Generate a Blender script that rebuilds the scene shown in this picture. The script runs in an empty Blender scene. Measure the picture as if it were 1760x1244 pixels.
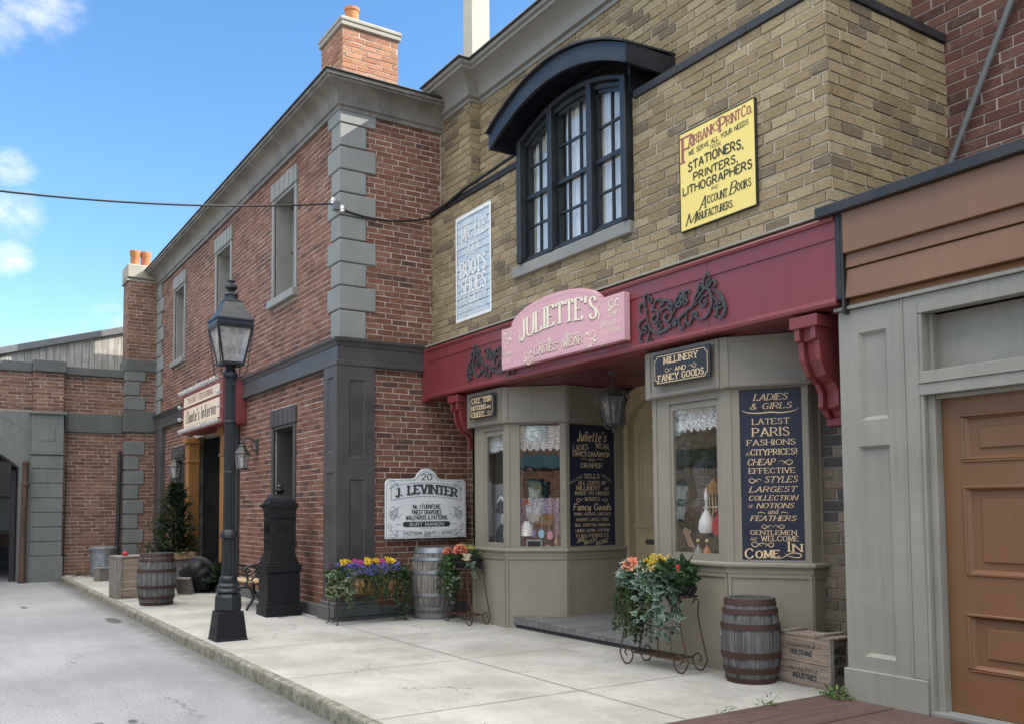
# A row of brick shopfronts seen along the pavement, daylight in open shade.
EXPOSURE = 1.0
STAINS = [(-7.55, 1.13, .10, .045), (-7.53, 1.36, .09, .04), (-7.30, 1.40, .13, .06), (-7.38, 1.13, .12, .05), (-17.5, 1.4, .25, .06), (-14.6, 2.35, .5, .12)]
CLOUDS = [((-0.8840, 0.0750, 0.4640), 2.6, 0.30), ((-0.9028, 0.0474, 0.4274), 1.6, 0.24), ((-0.9454, 0.0571, 0.3208), 1.5, 0.32),
          ((-0.9576, 0.0636, 0.281), 1.9, 0.38), ((-0.9682, 0.0578, 0.2436), 1.5, 0.34), ((-0.974, 0.125, 0.186), 4.0, 0.16)]
import bpy, bmesh, math, random
from mathutils import Vector, Matrix
sc = bpy.context.scene
COL = sc.collection
RAD = math.radians
PI = math.pi
random.seed(7)

# ------------------------------------------------------------ camera
def cam_axes(yaw, pitch, roll):
    f = Vector((-math.sin(yaw)*math.cos(pitch), math.cos(yaw)*math.cos(pitch), math.sin(pitch)))
    r = f.cross(Vector((0, 0, 1))).normalized(); d = f.cross(r)
    c, s = math.cos(roll), math.sin(roll)
    return c*r+s*d, -s*r+c*d, f
_r, _d, _f = cam_axes(0.995882689, 0.0568483970, 0.00775163)
cam_data = bpy.data.cameras.new('camera')
cam = bpy.data.objects.new('camera', cam_data); COL.objects.link(cam)
cam.matrix_world = Matrix(((_r.x, -_d.x, -_f.x, 0), (_r.y, -_d.y, -_f.y, 0), (_r.z, -_d.z, -_f.z, 1.5), (0, 0, 0, 1)))
cam_data.sensor_width = 36.0
cam_data.lens = 1545.1/1760*36.0
cam_data.shift_y = (785.5-622.0)/1760.0
cam_data.clip_start = 0.05; cam_data.clip_end = 3000
sc.camera = cam

# ------------------------------------------------------------ light
SUN_EL, SUN_AZ = 35.0, 58.0           # azimuth measured from +X towards +Y
sun_dir = Vector((math.cos(RAD(SUN_EL))*math.cos(RAD(SUN_AZ)), math.cos(RAD(SUN_EL))*math.sin(RAD(SUN_AZ)), math.sin(RAD(SUN_EL))))
sun_data = bpy.data.lights.new('sun', 'SUN')
sun_data.energy = 5.0; sun_data.angle = RAD(0.5); sun_data.color = (1.0, 0.93, 0.82)
sun = bpy.data.objects.new('sun', sun_data); COL.objects.link(sun)
sun.rotation_euler = sun_dir.to_track_quat('Z', 'Y').to_euler(); sun.location = (0, 0, 30)

world = bpy.data.worlds.new('World'); sc.world = world; world.use_nodes = True
wn = world.node_tree; wn.nodes.clear()
def wnode(t, **k):
    n = wn.nodes.new(t)
    for a, b in k.items(): setattr(n, a, b)
    return n
w_out = wnode('ShaderNodeOutputWorld')
sky = wnode('ShaderNodeTexSky', sky_type='NISHITA'); sky.sun_disc = False
sky.sun_elevation = RAD(SUN_EL); sky.sun_rotation = RAD(90-SUN_AZ)
sky.air_density = 1.0; sky.dust_density = 0.3; sky.ozone_density = 2.0
hsv = wnode('ShaderNodeHueSaturation'); hsv.inputs['Saturation'].default_value = 1.2
bg_sky = wnode('ShaderNodeBackground'); bg_sky.inputs['Strength'].default_value = 0.145
bg_cl = wnode('ShaderNodeBackground'); bg_cl.inputs['Color'].default_value = (1.0, 0.972, 0.925, 1); bg_cl.inputs['Strength'].default_value = 2.25
mixw = wnode('ShaderNodeMixShader')
tc = wnode('ShaderNodeTexCoord')
wn.links.new(sky.outputs[0], hsv.inputs['Color']); wn.links.new(hsv.outputs[0], bg_sky.inputs['Color'])
wn.links.new(bg_sky.outputs[0], mixw.inputs[1]); wn.links.new(bg_cl.outputs[0], mixw.inputs[2]); wn.links.new(mixw.outputs[0], w_out.inputs[0])
def wmath(op, a, b=None, clamp=False):
    n = wnode('ShaderNodeMath', operation=op); n.use_clamp = clamp
    for i, v in enumerate((a, b)):
        if v is None: continue
        if isinstance(v, (int, float)): n.inputs[i].default_value = v
        else: wn.links.new(v, n.inputs[i])
    return n.outputs[0]
def wrange(v, a, b, c=0.0, d=1.0):
    n = wnode('ShaderNodeMapRange', interpolation_type='SMOOTHSTEP')
    wn.links.new(v, n.inputs[0])
    for i, x in enumerate((a, b, c, d)): n.inputs[i+1].default_value = x
    return n.outputs[0]
def wnoise(scale, detail, rough):
    m = wnode('ShaderNodeMapping'); m.inputs['Scale'].default_value = (1, 1, 1.7)
    wn.links.new(tc.outputs['Generated'], m.inputs[0])
    n = wnode('ShaderNodeTexNoise'); n.inputs['Scale'].default_value = scale; n.inputs['Detail'].default_value = detail; n.inputs['Roughness'].default_value = rough
    wn.links.new(m.outputs[0], n.inputs['Vector']); return n.outputs[0]
noi = wnoise(14.0, 9.0, 0.62)
noi2 = wnoise(4.2, 7.0, 0.55)
mask = None
# small clouds low over the far roofs: directions in the sky and angular radii (degrees)
for d, r, amp in CLOUDS:
    dp = wnode('ShaderNodeVectorMath', operation='DOT_PRODUCT'); wn.links.new(tc.outputs['Generated'], dp.inputs[0])
    dp.inputs[1].default_value = Vector(d).normalized()
    m = wrange(dp.outputs['Value'], math.cos(RAD(r*1.2)), math.cos(RAD(r*0.1)), 0, amp)
    mask = m if mask is None else wmath('MAXIMUM', mask, m)
small = wrange(wmath('ADD', wmath('MULTIPLY', noi, 0.95), mask), 0.60, 1.20)
sep = wnode('ShaderNodeSeparateXYZ'); wn.links.new(tc.outputs['Generated'], sep.inputs[0])
high = wrange(sep.outputs['Z'], 0.56, 0.78, 0, 0.56)          # broken bright cloud added overhead, out of view, to light the street
east = wnode('ShaderNodeVectorMath', operation='DOT_PRODUCT'); wn.links.new(tc.outputs['Generated'], east.inputs[0])
east.inputs[1].default_value = Vector((0.55, -0.75, 0.35)).normalized()
back = wrange(east.outputs['Value'], 0.5, 0.95, 0, 0.26)  # unseen bright cloud added behind the camera as fill light
big = wrange(wmath('ADD', wmath('MULTIPLY', noi2, 0.9), wmath('MAXIMUM', high, back)), 0.62, 0.84)
wn.links.new(wmath('MAXIMUM', wmath('MULTIPLY', small, 0.9), big, True), mixw.inputs[0])
wn.links.new(wmath('ADD', 0.80, wmath('MULTIPLY', big, 1.48)), bg_cl.inputs['Strength'])

vs = sc.view_settings
vs.view_transform = 'Standard'; vs.look = 'None'; vs.gamma = 1.0; vs.use_curve_mapping = False
vs.exposure = EXPOSURE
sc.cycles.max_bounces = 8; sc.cycles.diffuse_bounces = 4; sc.cycles.transparent_max_bounces = 12

# ------------------------------------------------------------ object helpers
WM = {}
def tagp(o, label=None, cat=None, group=None, kind=None):
    if label: o['label'] = label
    if cat: o['category'] = cat
    if group: o['group'] = group
    if kind: o['kind'] = kind
    return o
def thing(name, label, cat, loc=(0, 0, 0), rotz=0.0, group=None):
    o = bpy.data.objects.new(name, None); COL.objects.link(o)
    o.empty_display_size = 0.2
    o.location = loc; o.rotation_euler = (0, 0, rotz)
    WM[o.name] = Matrix.Translation(Vector(loc)) @ Matrix.Rotation(rotz, 4, 'Z')
    return tagp(o, label, cat, group)
def kids(o): return [c for c in COL.objects if c.parent == o]
def copy_tree(o, loc=None, rotz=None, label=None, parent=None):
    c = o.copy(); COL.objects.link(c)
    if parent is not None: c.parent = parent
    if loc is not None: c.location = loc
    if rotz is not None: c.rotation_euler = (0, 0, rotz)
    if label: c['label'] = label
    for k in kids(o): copy_tree(k, parent=c)
    return c

class MB:
    def __init__(s, local=False):
        s.v = []; s.f = []; s.mi = []; s.uvx = {}; s.local = local; s.cnt = 0; s.cur = 0
    def add(s, vs, fs, mi=None):
        b = len(s.v); s.v.extend([Vector(p) for p in vs])
        for f in fs:
            s.f.append([i+b for i in f]); s.mi.append(s.cur if mi is None else mi)
        return b
    def quad(s, a, b, c, d): s.add((a, b, c, d), ((0, 1, 2, 3),))
    def box(s, x0, x1, y0, y1, z0, z1):
        if x0 > x1: x0, x1 = x1, x0
        if y0 > y1: y0, y1 = y1, y0
        if z0 > z1: z0, z1 = z1, z0
        s.add(((x0, y0, z0), (x1, y0, z0), (x1, y1, z0), (x0, y1, z0), (x0, y0, z1), (x1, y0, z1), (x1, y1, z1), (x0, y1, z1)),
              ((0, 3, 2, 1), (4, 5, 6, 7), (0, 1, 5, 4), (1, 2, 6, 5), (2, 3, 7, 6), (3, 0, 4, 7)))
    def obox(s, fr, u0, u1, v0, v1, n0, n1):
        O, U, V, N = fr
        P = lambda u, v, n: O+U*u+V*v+N*n
        s.add((P(u0, v0, n0), P(u1, v0, n0), P(u1, v1, n0), P(u0, v1, n0), P(u0, v0, n1), P(u1, v0, n1), P(u1, v1, n1), P(u0, v1, n1)),
              ((0, 3, 2, 1), (4, 5, 6, 7), (0, 1, 5, 4), (1, 2, 6, 5), (2, 3, 7, 6), (3, 0, 4, 7)))
    def tbox(s, c, w0, d0, w1, d1, z0, z1):                     # tapered box
        x, y = c
        s.add([(x+a*w0/2, y+b*d0/2, z0) for a, b in ((-1, -1), (1, -1), (1, 1), (-1, 1))]+[(x+a*w1/2, y+b*d1/2, z1) for a, b in ((-1, -1), (1, -1), (1, 1), (-1, 1))],
              ((0, 3, 2, 1), (4, 5, 6, 7), (0, 1, 5, 4), (1, 2, 6, 5), (2, 3, 7, 6), (3, 0, 4, 7)))
    def prism(s, poly, fr, n0, n1):                             # 2D outline (ccw) in a frame, extruded
        O, U, V, N = fr; k = len(poly)
        vs = [O+U*u+V*v+N*n0 for u, v in poly]+[O+U*u+V*v+N*n1 for u, v in poly]
        fs = [list(range(k))[::-1], list(range(k, 2*k))]+[[i, (i+1) % k, (i+1) % k+k, i+k] for i in range(k)]
        s.add(vs, fs)
    def lathe(s, c, prof, n=24, cap=True, ax=None):             # prof: (radius, height)
        x, y, z = c; vs = []; fs = []
        for r, h in prof:
            for i in range(n):
                a = 2*PI*i/n; p = Vector((r*math.cos(a), r*math.sin(a), h))
                if ax is not None: p = ax @ p
                vs.append(Vector((x, y, z))+p)
        for j in range(len(prof)-1):
            for i in range(n):
                k = (i+1) % n; fs.append((j*n+i, j*n+k, j*n+n+k, j*n+n+i))
        if cap:
            fs.append(tuple(range(n))[::-1]); fs.append(tuple(range((len(prof)-1)*n, len(prof)*n)))
        s.add(vs, fs)
    def tube(s, pts, r, n=8, cap=True):
        pts = [Vector(p) for p in pts]; rs = r if isinstance(r, (list, tuple)) else [r]*len(pts)
        vs = []; fs = []; ref = Vector((0.31, 0.17, 0.93)); pu = None
        for i, p in enumerate(pts):
            t = (pts[min(i+1, len(pts)-1)]-pts[max(i-1, 0)])
            if t.length < 1e-9: t = Vector((0, 0, 1))
            t.normalize()
            u = (pu - t*pu.dot(t)) if pu is not None else t.cross(ref)
            if u.length < 1e-6: u = t.cross(Vector((1, 0, 0)))
            u.normalize(); w = t.cross(u); pu = u
            for k in range(n):
                a = 2*PI*k/n; vs.append(p+(u*math.cos(a)+w*math.sin(a))*rs[i])
        for i in range(len(pts)-1):
            for k in range(n):
                q = (k+1) % n; fs.append((i*n+k, i*n+q, i*n+n+q, i*n+n+k))
        if cap: fs.append(tuple(range(n))[::-1]); fs.append(tuple(range((len(pts)-1)*n, len(pts)*n)))
        s.add(vs, fs)
    def ball(s, c, r, nu=10, nv=7, sc3=(1, 1, 1)):
        prof = [(max(1e-4, r*math.sin(PI*j/nv)), -r*math.cos(PI*j/nv)) for j in range(nv+1)]
        b = len(s.v); s.lathe((0, 0, 0), prof, nu, False)
        for i in range(b, len(s.v)):
            p = s.v[i]; s.v[i] = Vector((c[0]+p.x*sc3[0], c[1]+p.y*sc3[1], c[2]+p.z*sc3[2]))
    def sweep(s, path, prof, closed_ends=True):                 # plan path, profile (outward, z) with mitred corners; outward = right of travel
        path = [Vector((p[0], p[1])) for p in path]; n = len(path); offs = []
        nr = []
        for i in range(n-1):
            t = (path[i+1]-path[i]).normalized(); nr.append(Vector((t.y, -t.x)))
        for i in range(n):
            if i == 0: offs.append(nr[0])
            elif i == n-1: offs.append(nr[-1])
            else:
                m = (nr[i-1]+nr[i]); m.normalize(); offs.append(m/max(0.3, m.dot(nr[i])))
        vs = []; fs = []; k = len(prof)
        for i in range(n):
            for p, z in prof: vs.append((path[i].x+offs[i].x*p, path[i].y+offs[i].y*p, z))
        for i in range(n-1):
            for j in range(k):
                q = (j+1) % k; fs.append((i*k+j, i*k+k+j, i*k+k+q, i*k+q))
        fs.append(tuple(range(k))); fs.append(tuple(range((n-1)*k, n*k))[::-1])
        s.add(vs, fs)
    def wall(s, fr, u0, u1, v0, v1, holes, t):                  # slab with rectangular holes; n=0 front, goes back to -t
        holes = [(max(h[0], u0), min(h[1], u1), max(h[2], v0), min(h[3], v1)) for h in holes]
        us = sorted({u0, u1} | {h[0] for h in holes} | {h[1] for h in holes}); vs_ = sorted({v0, v1} | {h[2] for h in holes} | {h[3] for h in holes})
        O, U, V, N = fr; P = lambda u, v, n: O+U*u+V*v+N*n
        inh = lambda u, v: any(h[0] < u < h[1] and h[2] < v < h[3] for h in holes)
        for a, b in zip(us, us[1:]):
            for c, d in zip(vs_, vs_[1:]):
                if inh((a+b)/2, (c+d)/2): continue
                s.quad(P(a, c, 0), P(b, c, 0), P(b, d, 0), P(a, d, 0)); s.quad(P(b, c, -t), P(a, c, -t), P(a, d, -t), P(b, d, -t))
        for h in list(holes):
            a, b, c, d = h
            if a > u0: s.quad(P(a, c, 0), P(a, d, 0), P(a, d, -t), P(a, c, -t))
            if b < u1: s.quad(P(b, c, 0), P(b, c, -t), P(b, d, -t), P(b, d, 0))
            if d < v1: s.quad(P(a, d, 0), P(b, d, 0), P(b, d, -t), P(a, d, -t))
            if c > v0: s.quad(P(a, c, 0), P(a, c, -t), P(b, c, -t), P(b, c, 0))
        s.quad(P(u0, v0, 0), P(u0, v1, 0), P(u0, v1, -t), P(u0, v0, -t)); s.quad(P(u1, v0, 0), P(u1, v0, -t), P(u1, v1, -t), P(u1, v1, 0))
        for a, b in zip(us, us[1:]):
            if not inh((a+b)/2, v1-1e-4): s.quad(P(a, v1, 0), P(b, v1, 0), P(b, v1, -t), P(a, v1, -t))
            if not inh((a+b)/2, v0+1e-4): s.quad(P(a, v0, 0), P(a, v0, -t), P(b, v0, -t), P(b, v0, 0))
    def build(s, name, mats, parent=None, bevel=0.0, smooth=False, uv=True, segs=1):
        if not isinstance(mats, (list, tuple)): mats = [mats]
        me = bpy.data.meshes.new(name); vs = s.v; org = None
        if parent is not None and not s.local:
            inv = WM[parent.name].inverted(); lv = [inv @ p for p in vs]
        elif parent is None and not s.local:
            xs = [p.x for p in vs]; ys = [p.y for p in vs]; zs = [p.z for p in vs]
            org = Vector(((min(xs)+max(xs))/2, (min(ys)+max(ys))/2, min(zs))); lv = [p-org for p in vs]
        else: lv = vs
        me.from_pydata([tuple(p) for p in lv], [], s.f)
        for m in mats: me.materials.append(m)
        if len(mats) > 1: me.polygons.foreach_set('material_index', s.mi)
        bm = bmesh.new(); bm.from_mesh(me)
        if bevel > 0:
            bmesh.ops.remove_doubles(bm, verts=bm.verts, dist=1e-5)
            bmesh.ops.recalc_face_normals(bm, faces=bm.faces)
            es = [e for e in bm.edges if len(e.link_faces) == 2 and e.calc_face_angle(0) > 0.6]
            bmesh.ops.bevel(bm, geom=es, offset=bevel, segments=segs, affect='EDGES', clamp_overlap=True)
        elif not s.uvx and uv:
            bmesh.ops.recalc_face_normals(bm, faces=bm.faces)
        if uv or s.uvx:
            lay = bm.loops.layers.uv.new('UVMap'); dz = org if org is not None else Vector((0, 0, 0))
            if parent is not None and not s.local: mw = WM[parent.name]
            else: mw = Matrix.Translation(dz)
            bm.faces.ensure_lookup_table(); bm.verts.index_update()
            for f in bm.faces:
                if s.uvx and not bevel:
                    for l in f.loops: l[lay].uv = s.uvx.get(l.vert.index, (0, 0))
                    continue
                n = mw.to_3x3() @ f.normal
                if abs(n.z) > 0.8:
                    for l in f.loops: p = mw @ l.vert.co; l[lay].uv = (p.x, p.y)
                else:
                    t = Vector((-n.y, n.x, 0)).normalized() if (abs(n.x)+abs(n.y)) > 1e-6 else Vector((1, 0, 0))
                    for l in f.loops: p = mw @ l.vert.co; l[lay].uv = (p.dot(t), p.z)
        bm.to_mesh(me); bm.free()
        if smooth: me.polygons.foreach_set('use_smooth', [True]*len(me.polygons))
        o = bpy.data.objects.new(name, me); COL.objects.link(o)
        if parent is not None:
            o.parent = parent; WM[o.name] = WM.get(parent.name, Matrix.Identity(4))
        elif org is not None:
            o.location = org; WM[o.name] = Matrix.Translation(org)
        else: WM[o.name] = Matrix.Identity(4)
        if smooth:
            try:
                me.set_sharp_from_angle(angle=RAD(40))
            except Exception: pass
        return o
def V3(*a): return Vector(a)
Zv = V3(0, 0, 1)
def frame(o, ang=0.0):
    """vertical frame: u along plan direction ang, v up, n the outward normal (to the right of travel)"""
    U = V3(math.cos(ang), math.sin(ang), 0); return (Vector(o), U, Zv.copy(), V3(U.y, -U.x, 0))
def smooth_pts(pts, k=6, closed=False):
    pts = [Vector(p) for p in pts]; n = len(pts); out = []
    G = (lambda i: pts[i % n]) if closed else (lambda i: pts[max(0, min(n-1, i))])
    for i in range(n if closed else n-1):
        a, b, c, d = G(i-1), G(i), G(i+1), G(i+2)
        for j in range(k):
            t = j/k
            out.append(0.5*((2*b)+(c-a)*t+(2*a-5*b+4*c-d)*t*t+(3*b-a-3*c+d)*t**3))
    out.append(pts[0].copy() if closed else pts[-1].copy())
    return out
# ------------------------------------------------------------ materials
def srgb(r, g, b):
    return tuple(((c/255)/12.92 if c/255 <= 0.04045 else ((c/255+0.055)/1.055)**2.4) for c in (r, g, b))+(1,)
class NT:
    def __init__(s, name):
        s.m = bpy.data.materials.new(name); s.m.use_nodes = True; s.t = s.m.node_tree; s.t.nodes.clear()
        s.out = s.n('ShaderNodeOutputMaterial'); s.b = s.n('ShaderNodeBsdfPrincipled'); s.l(s.b.outputs[0], s.out.inputs[0])
        s.tc = s.n('ShaderNodeTexCoord')
    def n(s, t, **k):
        nd = s.t.nodes.new(t)
        for a, b in k.items(): setattr(nd, a, b)
        return nd
    def l(s, a, b): s.t.links.new(a, b)
    def set(s, inp, v):
        if isinstance(v, (int, float)): inp.default_value = v
        elif isinstance(v, tuple): inp.default_value = v if len(v) != 3 or inp.type != 'RGBA' else v+(1,)
        else: s.l(v, inp)
    def mapping(s, src, scale=(1, 1, 1), loc=(0, 0, 0), rot=(0, 0, 0)):
        m = s.n('ShaderNodeMapping'); s.l(s.tc.outputs[src] if isinstance(src, str) else src, m.inputs[0])
        m.inputs['Scale'].default_value = scale; m.inputs['Location'].default_value = loc; m.inputs['Rotation'].default_value = rot; return m.outputs[0]
    def noise(s, vec, scale, detail=4, rough=0.55, col=False, dist=0.0):
        n = s.n('ShaderNodeTexNoise'); s.l(vec, n.inputs['Vector']); n.inputs['Scale'].default_value = scale
        n.inputs['Detail'].default_value = detail; n.inputs['Roughness'].default_value = rough; n.inputs['Distortion'].default_value = dist
        return n.outputs[1 if col else 0]
    def math(s, op, a, b=None, c=None, clamp=False):
        n = s.n('ShaderNodeMath', operation=op); n.use_clamp = clamp
        for i, v in enumerate((a, b, c)):
            if v is not None: s.set(n.inputs[i], v)
        return n.outputs[0]
    def vmath(s, op, a, b=None):
        n = s.n('ShaderNodeVectorMath', operation=op); s.set(n.inputs[0], a)
        if b is not None: s.set(n.inputs[1], b)
        return n.outputs[1 if op == 'LENGTH' else 0]
    def range(s, v, a, b, c=0.0, d=1.0, smooth=True):
        n = s.n('ShaderNodeMapRange', interpolation_type='SMOOTHSTEP' if smooth else 'LINEAR'); s.l(v, n.inputs[0])
        for i, x in enumerate((a, b, c, d)): n.inputs[i+1].default_value = x
        return n.outputs[0]
    def mix(s, f, a, b, mode='MIX'):
        n = s.n('ShaderNodeMix', data_type='RGBA', blend_type=mode); s.set(n.inputs[0], f); s.set(n.inputs[6], a); s.set(n.inputs[7], b); return n.outputs[2]
    def bump(s, h, strength=0.4, dist=0.01, normal=None):
        n = s.n('ShaderNodeBump'); n.inputs['Strength'].default_value = strength; n.inputs['Distance'].default_value = dist; s.l(h, n.inputs['Height'])
        if normal is not None: s.l(normal, n.inputs['Normal'])
        return n.outputs[0]
    def fin(s, color=None, rough=None, normal=None, metal=None, spec=None, coat=None):
        if color is not None: s.set(s.b.inputs['Base Color'], color)
        if rough is not None: s.set(s.b.inputs['Roughness'], rough)
        if normal is not None: s.l(normal, s.b.inputs['Normal'])
        if metal is not None: s.set(s.b.inputs['Metallic'], metal)
        if spec is not None: s.set(s.b.inputs['Specular IOR Level'], spec)
        if coat is not None: s.set(s.b.inputs['Coat Weight'], coat)
        return s.m
def brick(name, c1, c2, c3, mortar, bw, bh, ms=0.011, dirt=0.35, dcol=(0.03, 0.028, 0.026, 1), lime=0.0, soft=0.5, paint=None):
    t = NT(name); uv = t.mapping('UV')
    wob = t.noise(uv, 5.0, 3, 0.6, True); wob2 = t.noise(uv, 26.0, 3, 0.6, True)
    d = t.vmath('ADD', t.vmath('MULTIPLY', t.vmath('SUBTRACT', wob, (0.5, 0.5, 0.5)), (0.022, 0.030, 0)), t.vmath('MULTIPLY', t.vmath('SUBTRACT', wob2, (0.5, 0.5, 0.5)), (0.012, 0.013, 0)))
    v = t.vmath('ADD', uv, d)
    br = t.n('ShaderNodeTexBrick'); t.l(v, br.inputs['Vector'])
    br.inputs['Scale'].default_value = 1.0; br.inputs['Brick Width'].default_value = bw; br.inputs['Row Height'].default_value = bh
    br.inputs['Mortar Size'].default_value = ms; br.inputs['Mortar Smooth'].default_value = 0.35; br.inputs['Bias'].default_value = 0.0
    br.inputs['Color1'].default_value = (0, 0, 0, 1); br.inputs['Color2'].default_value = (1, 1, 1, 1); br.inputs['Mortar'].default_value = (0, 0, 0, 1)
    fac = br.outputs['Fac']; rnd = t.n('ShaderNodeSeparateColor'); t.l(br.outputs['Color'], rnd.inputs[0]); r = rnd.outputs[0]
    col = t.mix(t.range(r, 0.1, 0.75), c1, c2); col = t.mix(t.range(r, 0.80, 1.0, 0.0, 0.8), col, c3)
    fine = t.noise(t.mapping('UV', (1, 1.6, 1)), 30.0, 6, 0.68); med = t.noise(uv, 9.0, 4, 0.6)
    col = t.mix(t.range(fine, 0.35, 0.70, 0.0, 0.75), col, t.mix(0.6, col, (0, 0, 0, 1)))
    col = t.mix(t.range(med, 0.52, 0.8, 0.0, 0.45), col, t.mix(0.45, col, mortar))
    col = t.mix(t.range(t.noise(uv, 55.0, 3, 0.7), 0.66, 0.74, 0.0, 0.35), col, mortar)
    mcol = t.mix(t.range(t.noise(uv, 2.2, 5, 0.6), 0.35, 0.7), t.mix(0.55, mortar, (0.05, 0.045, 0.04, 1)), mortar)
    full = t.mix(fac, col, mcol)
    if paint:
        pn = t.range(t.noise(uv, 60.0, 4, 0.7), 0.30, 0.42); pc = t.mix(t.noise(uv, 7, 4), paint, t.mix(0.35, paint, (0.8, 0.85, 0.9, 1)))
        full = t.mix(t.math('MULTIPLY', pn, t.range(fac, 0.2, 0.9, 1.0, 0.35)), full, pc)
    big = t.noise(t.mapping('UV', (0.8, 0.35, 1)), 0.9, 6, 0.62)
    full = t.mix(t.range(big, 0.42, 0.75, 0.0, dirt), full, t.mix(0.75, full, dcol))
    if lime > 0:
        ln = t.noise(t.mapping('UV', (1.2, 0.8, 1), (7, 3, 0)), 1.7, 7, 0.7)
        full = t.mix(t.range(ln, 0.58, 0.78, 0.0, lime), full, mortar)
    h = t.math('ADD', t.math('MULTIPLY', t.math('SUBTRACT', 1.0, fac), 1.0), t.math('MULTIPLY', fine, soft))
    h = t.math('ADD', h, t.math('MULTIPLY', r, 0.35))
    return t.fin(full, t.range(fine, 0.3, 0.8, 0.72, 0.95), t.bump(h, 1.0, 0.020), spec=0.25)
def brick_tint(name, c, mortar, dirt=0.35, lime=0.15, dcol=(0.03, 0.028, 0.026, 1), soft=1.0):
    t = NT(name); uv = t.mapping('UV')
    fine = t.noise(t.mapping('UV', (1, 1.5, 1)), 34.0, 6, 0.7); med = t.noise(uv, 11.0, 5, 0.65); tiny = t.noise(uv, 75.0, 3, 0.7)
    col = t.mix(t.range(fine, 0.36, 0.70, 0.0, 0.65), c, t.mix(0.6, c, (0.012, 0.010, 0.009, 1)))
    col = t.mix(t.range(med, 0.50, 0.78, 0.0, 0.55), col, t.mix(0.42, col, mortar))
    col = t.mix(t.range(tiny, 0.64, 0.74, 0.0, 0.4), col, mortar)
    big = t.noise(t.mapping('UV', (0.8, 0.35, 1)), 0.9, 6, 0.62)
    col = t.mix(t.range(big, 0.42, 0.75, 0.0, dirt), col, t.mix(0.7, col, dcol))
    ln = t.noise(t.mapping('UV', (1.2, 0.8, 1), (7, 3, 0)), 1.7, 7, 0.7); col = t.mix(t.range(ln, 0.58, 0.78, 0.0, lime), col, mortar)
    h = t.math('ADD', t.math('MULTIPLY', fine, soft), t.math('MULTIPLY', med, 0.6*soft))
    return t.fin(col, t.range(fine, 0.3, 0.8, 0.75, 0.95), t.bump(h, 0.8, 0.012), spec=0.2)
def brick_set(name, cols, mortar, bw, bh, joint, proud, jit, dirt=0.35, lime=0.15, soft=1.0, wts=None):
    m = NT(name+'_mortar'); uv = m.mapping('UV'); mc = m.mix(m.range(m.noise(uv, 3.0, 6, 0.65), 0.35, 0.7), m.mix(0.5, mortar, (0.05, 0.045, 0.04, 1)), mortar); mm = m.fin(mc, 0.95, m.bump(m.noise(uv, 60, 4, 0.7), 0.6, 0.006), spec=0.1)
    ms = [mm]+[brick_tint(name+'_brick', c, mortar, dirt, lime, soft=soft) for c in cols]
    return dict(mats=ms, bw=bw, bh=bh, j=joint, proud=proud, jit=jit, wts=wts or [1]*len(cols))
def brickwork(mb, fr, u0, u1, v0, v1, holes, S, seed=1, mi0=1):
    """lay real, slightly uneven bricks on a wall face; joints stay open down to the mortar"""
    r = random.Random(seed*7919+13); O, U, V, N = fr; bw, bh, j, pr, jt = S['bw'], S['bh'], S['j'], S['proud'], S['jit']; ids = list(range(len(S['wts'])))
    k0 = int(math.floor(v0/bh))-1; hs = list(holes)
    for k in range(k0, int(math.ceil(v1/bh))+1):
        a, b = max(v0, k*bh+j/2), min(v1, (k+1)*bh-j/2)
        if b-a < 0.012: continue
        off = bw*0.5*(k % 2)+0.013*((k*37) % 5-2); i0 = int(math.floor((u0-off)/bw))-1
        for i in range(i0, int(math.ceil((u1-off)/bw))+1):
            segs = [(max(u0, i*bw+off+j/2+r.uniform(-.004, .004)), min(u1, (i+1)*bw+off-j/2+r.uniform(-.004, .004)))]
            for h in hs:
                if h[3] <= a or h[2] >= b: continue
                n2 = []
                for s, e in segs:
                    if h[1] <= s or h[0] >= e: n2.append((s, e))
                    else:
                        if h[0] > s: n2.append((s, h[0]))
                        if h[1] < e: n2.append((h[1], e))
                segs = n2
            tint = r.choices(ids, S['wts'])[0]
            for s, e in segs:
                if e-s < 0.02: continue
                d = pr+r.uniform(-jt, jt); q = lambda: r.uniform(.0, .006); w = lambda: r.uniform(-.0025, .0025)
                B = [(s+w(), a+w()), (e+w(), a+w()), (e+w(), b+w()), (s+w(), b+w())]
                F = [(B[0][0]+q(), B[0][1]+q()), (B[1][0]-q(), B[1][1]+q()), (B[2][0]-q(), B[2][1]-q()), (B[3][0]+q(), B[3][1]-q())]
                vs = [O+U*x+V*y for x, y in B]+[O+U*x+V*y+N*(d+r.uniform(-.0015, .0015)) for x, y in F]
                mb.add(vs, ((4, 5, 6, 7), (0, 1, 5, 4), (1, 2, 6, 5), (2, 3, 7, 6), (3, 0, 4, 7)), mi0+tint)
def paint(name, c, rough=0.5, wear=0.3, wc=None, scale=1.0, streak=0.3, bump=0.16, spec=0.4, dirt=0.35):
    t = NT(name); o = t.tc.outputs['Object']
    n1 = t.noise(o, 1.7*scale, 6, 0.6); n2 = t.noise(t.mapping('Object', (14, 14, 0.9)), 1.2*scale, 4, 0.6); n3 = t.noise(o, 45*scale, 3, 0.6)
    wc = wc or tuple(min(1, x*1.5+0.03) for x in c[:3])+(1,)
    col = t.mix(t.range(n1, 0.35, 0.7, 0.0, wear), c, wc)
    dk = tuple(x*0.55 for x in c[:3])+(1,)
    col = t.mix(t.range(n2, 0.5, 0.8, 0.0, streak), col, dk)
    col = t.mix(t.range(t.noise(o, 22*scale, 5, 0.7), 0.64, 0.74, 0.0, dirt), col, dk)
    return t.fin(col, t.range(n1, 0.3, 0.7, rough-0.08, rough+0.12), t.bump(t.math('ADD', t.math('MULTIPLY', n3, 0.5), n2), bump, 0.004), spec=spec)
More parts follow.
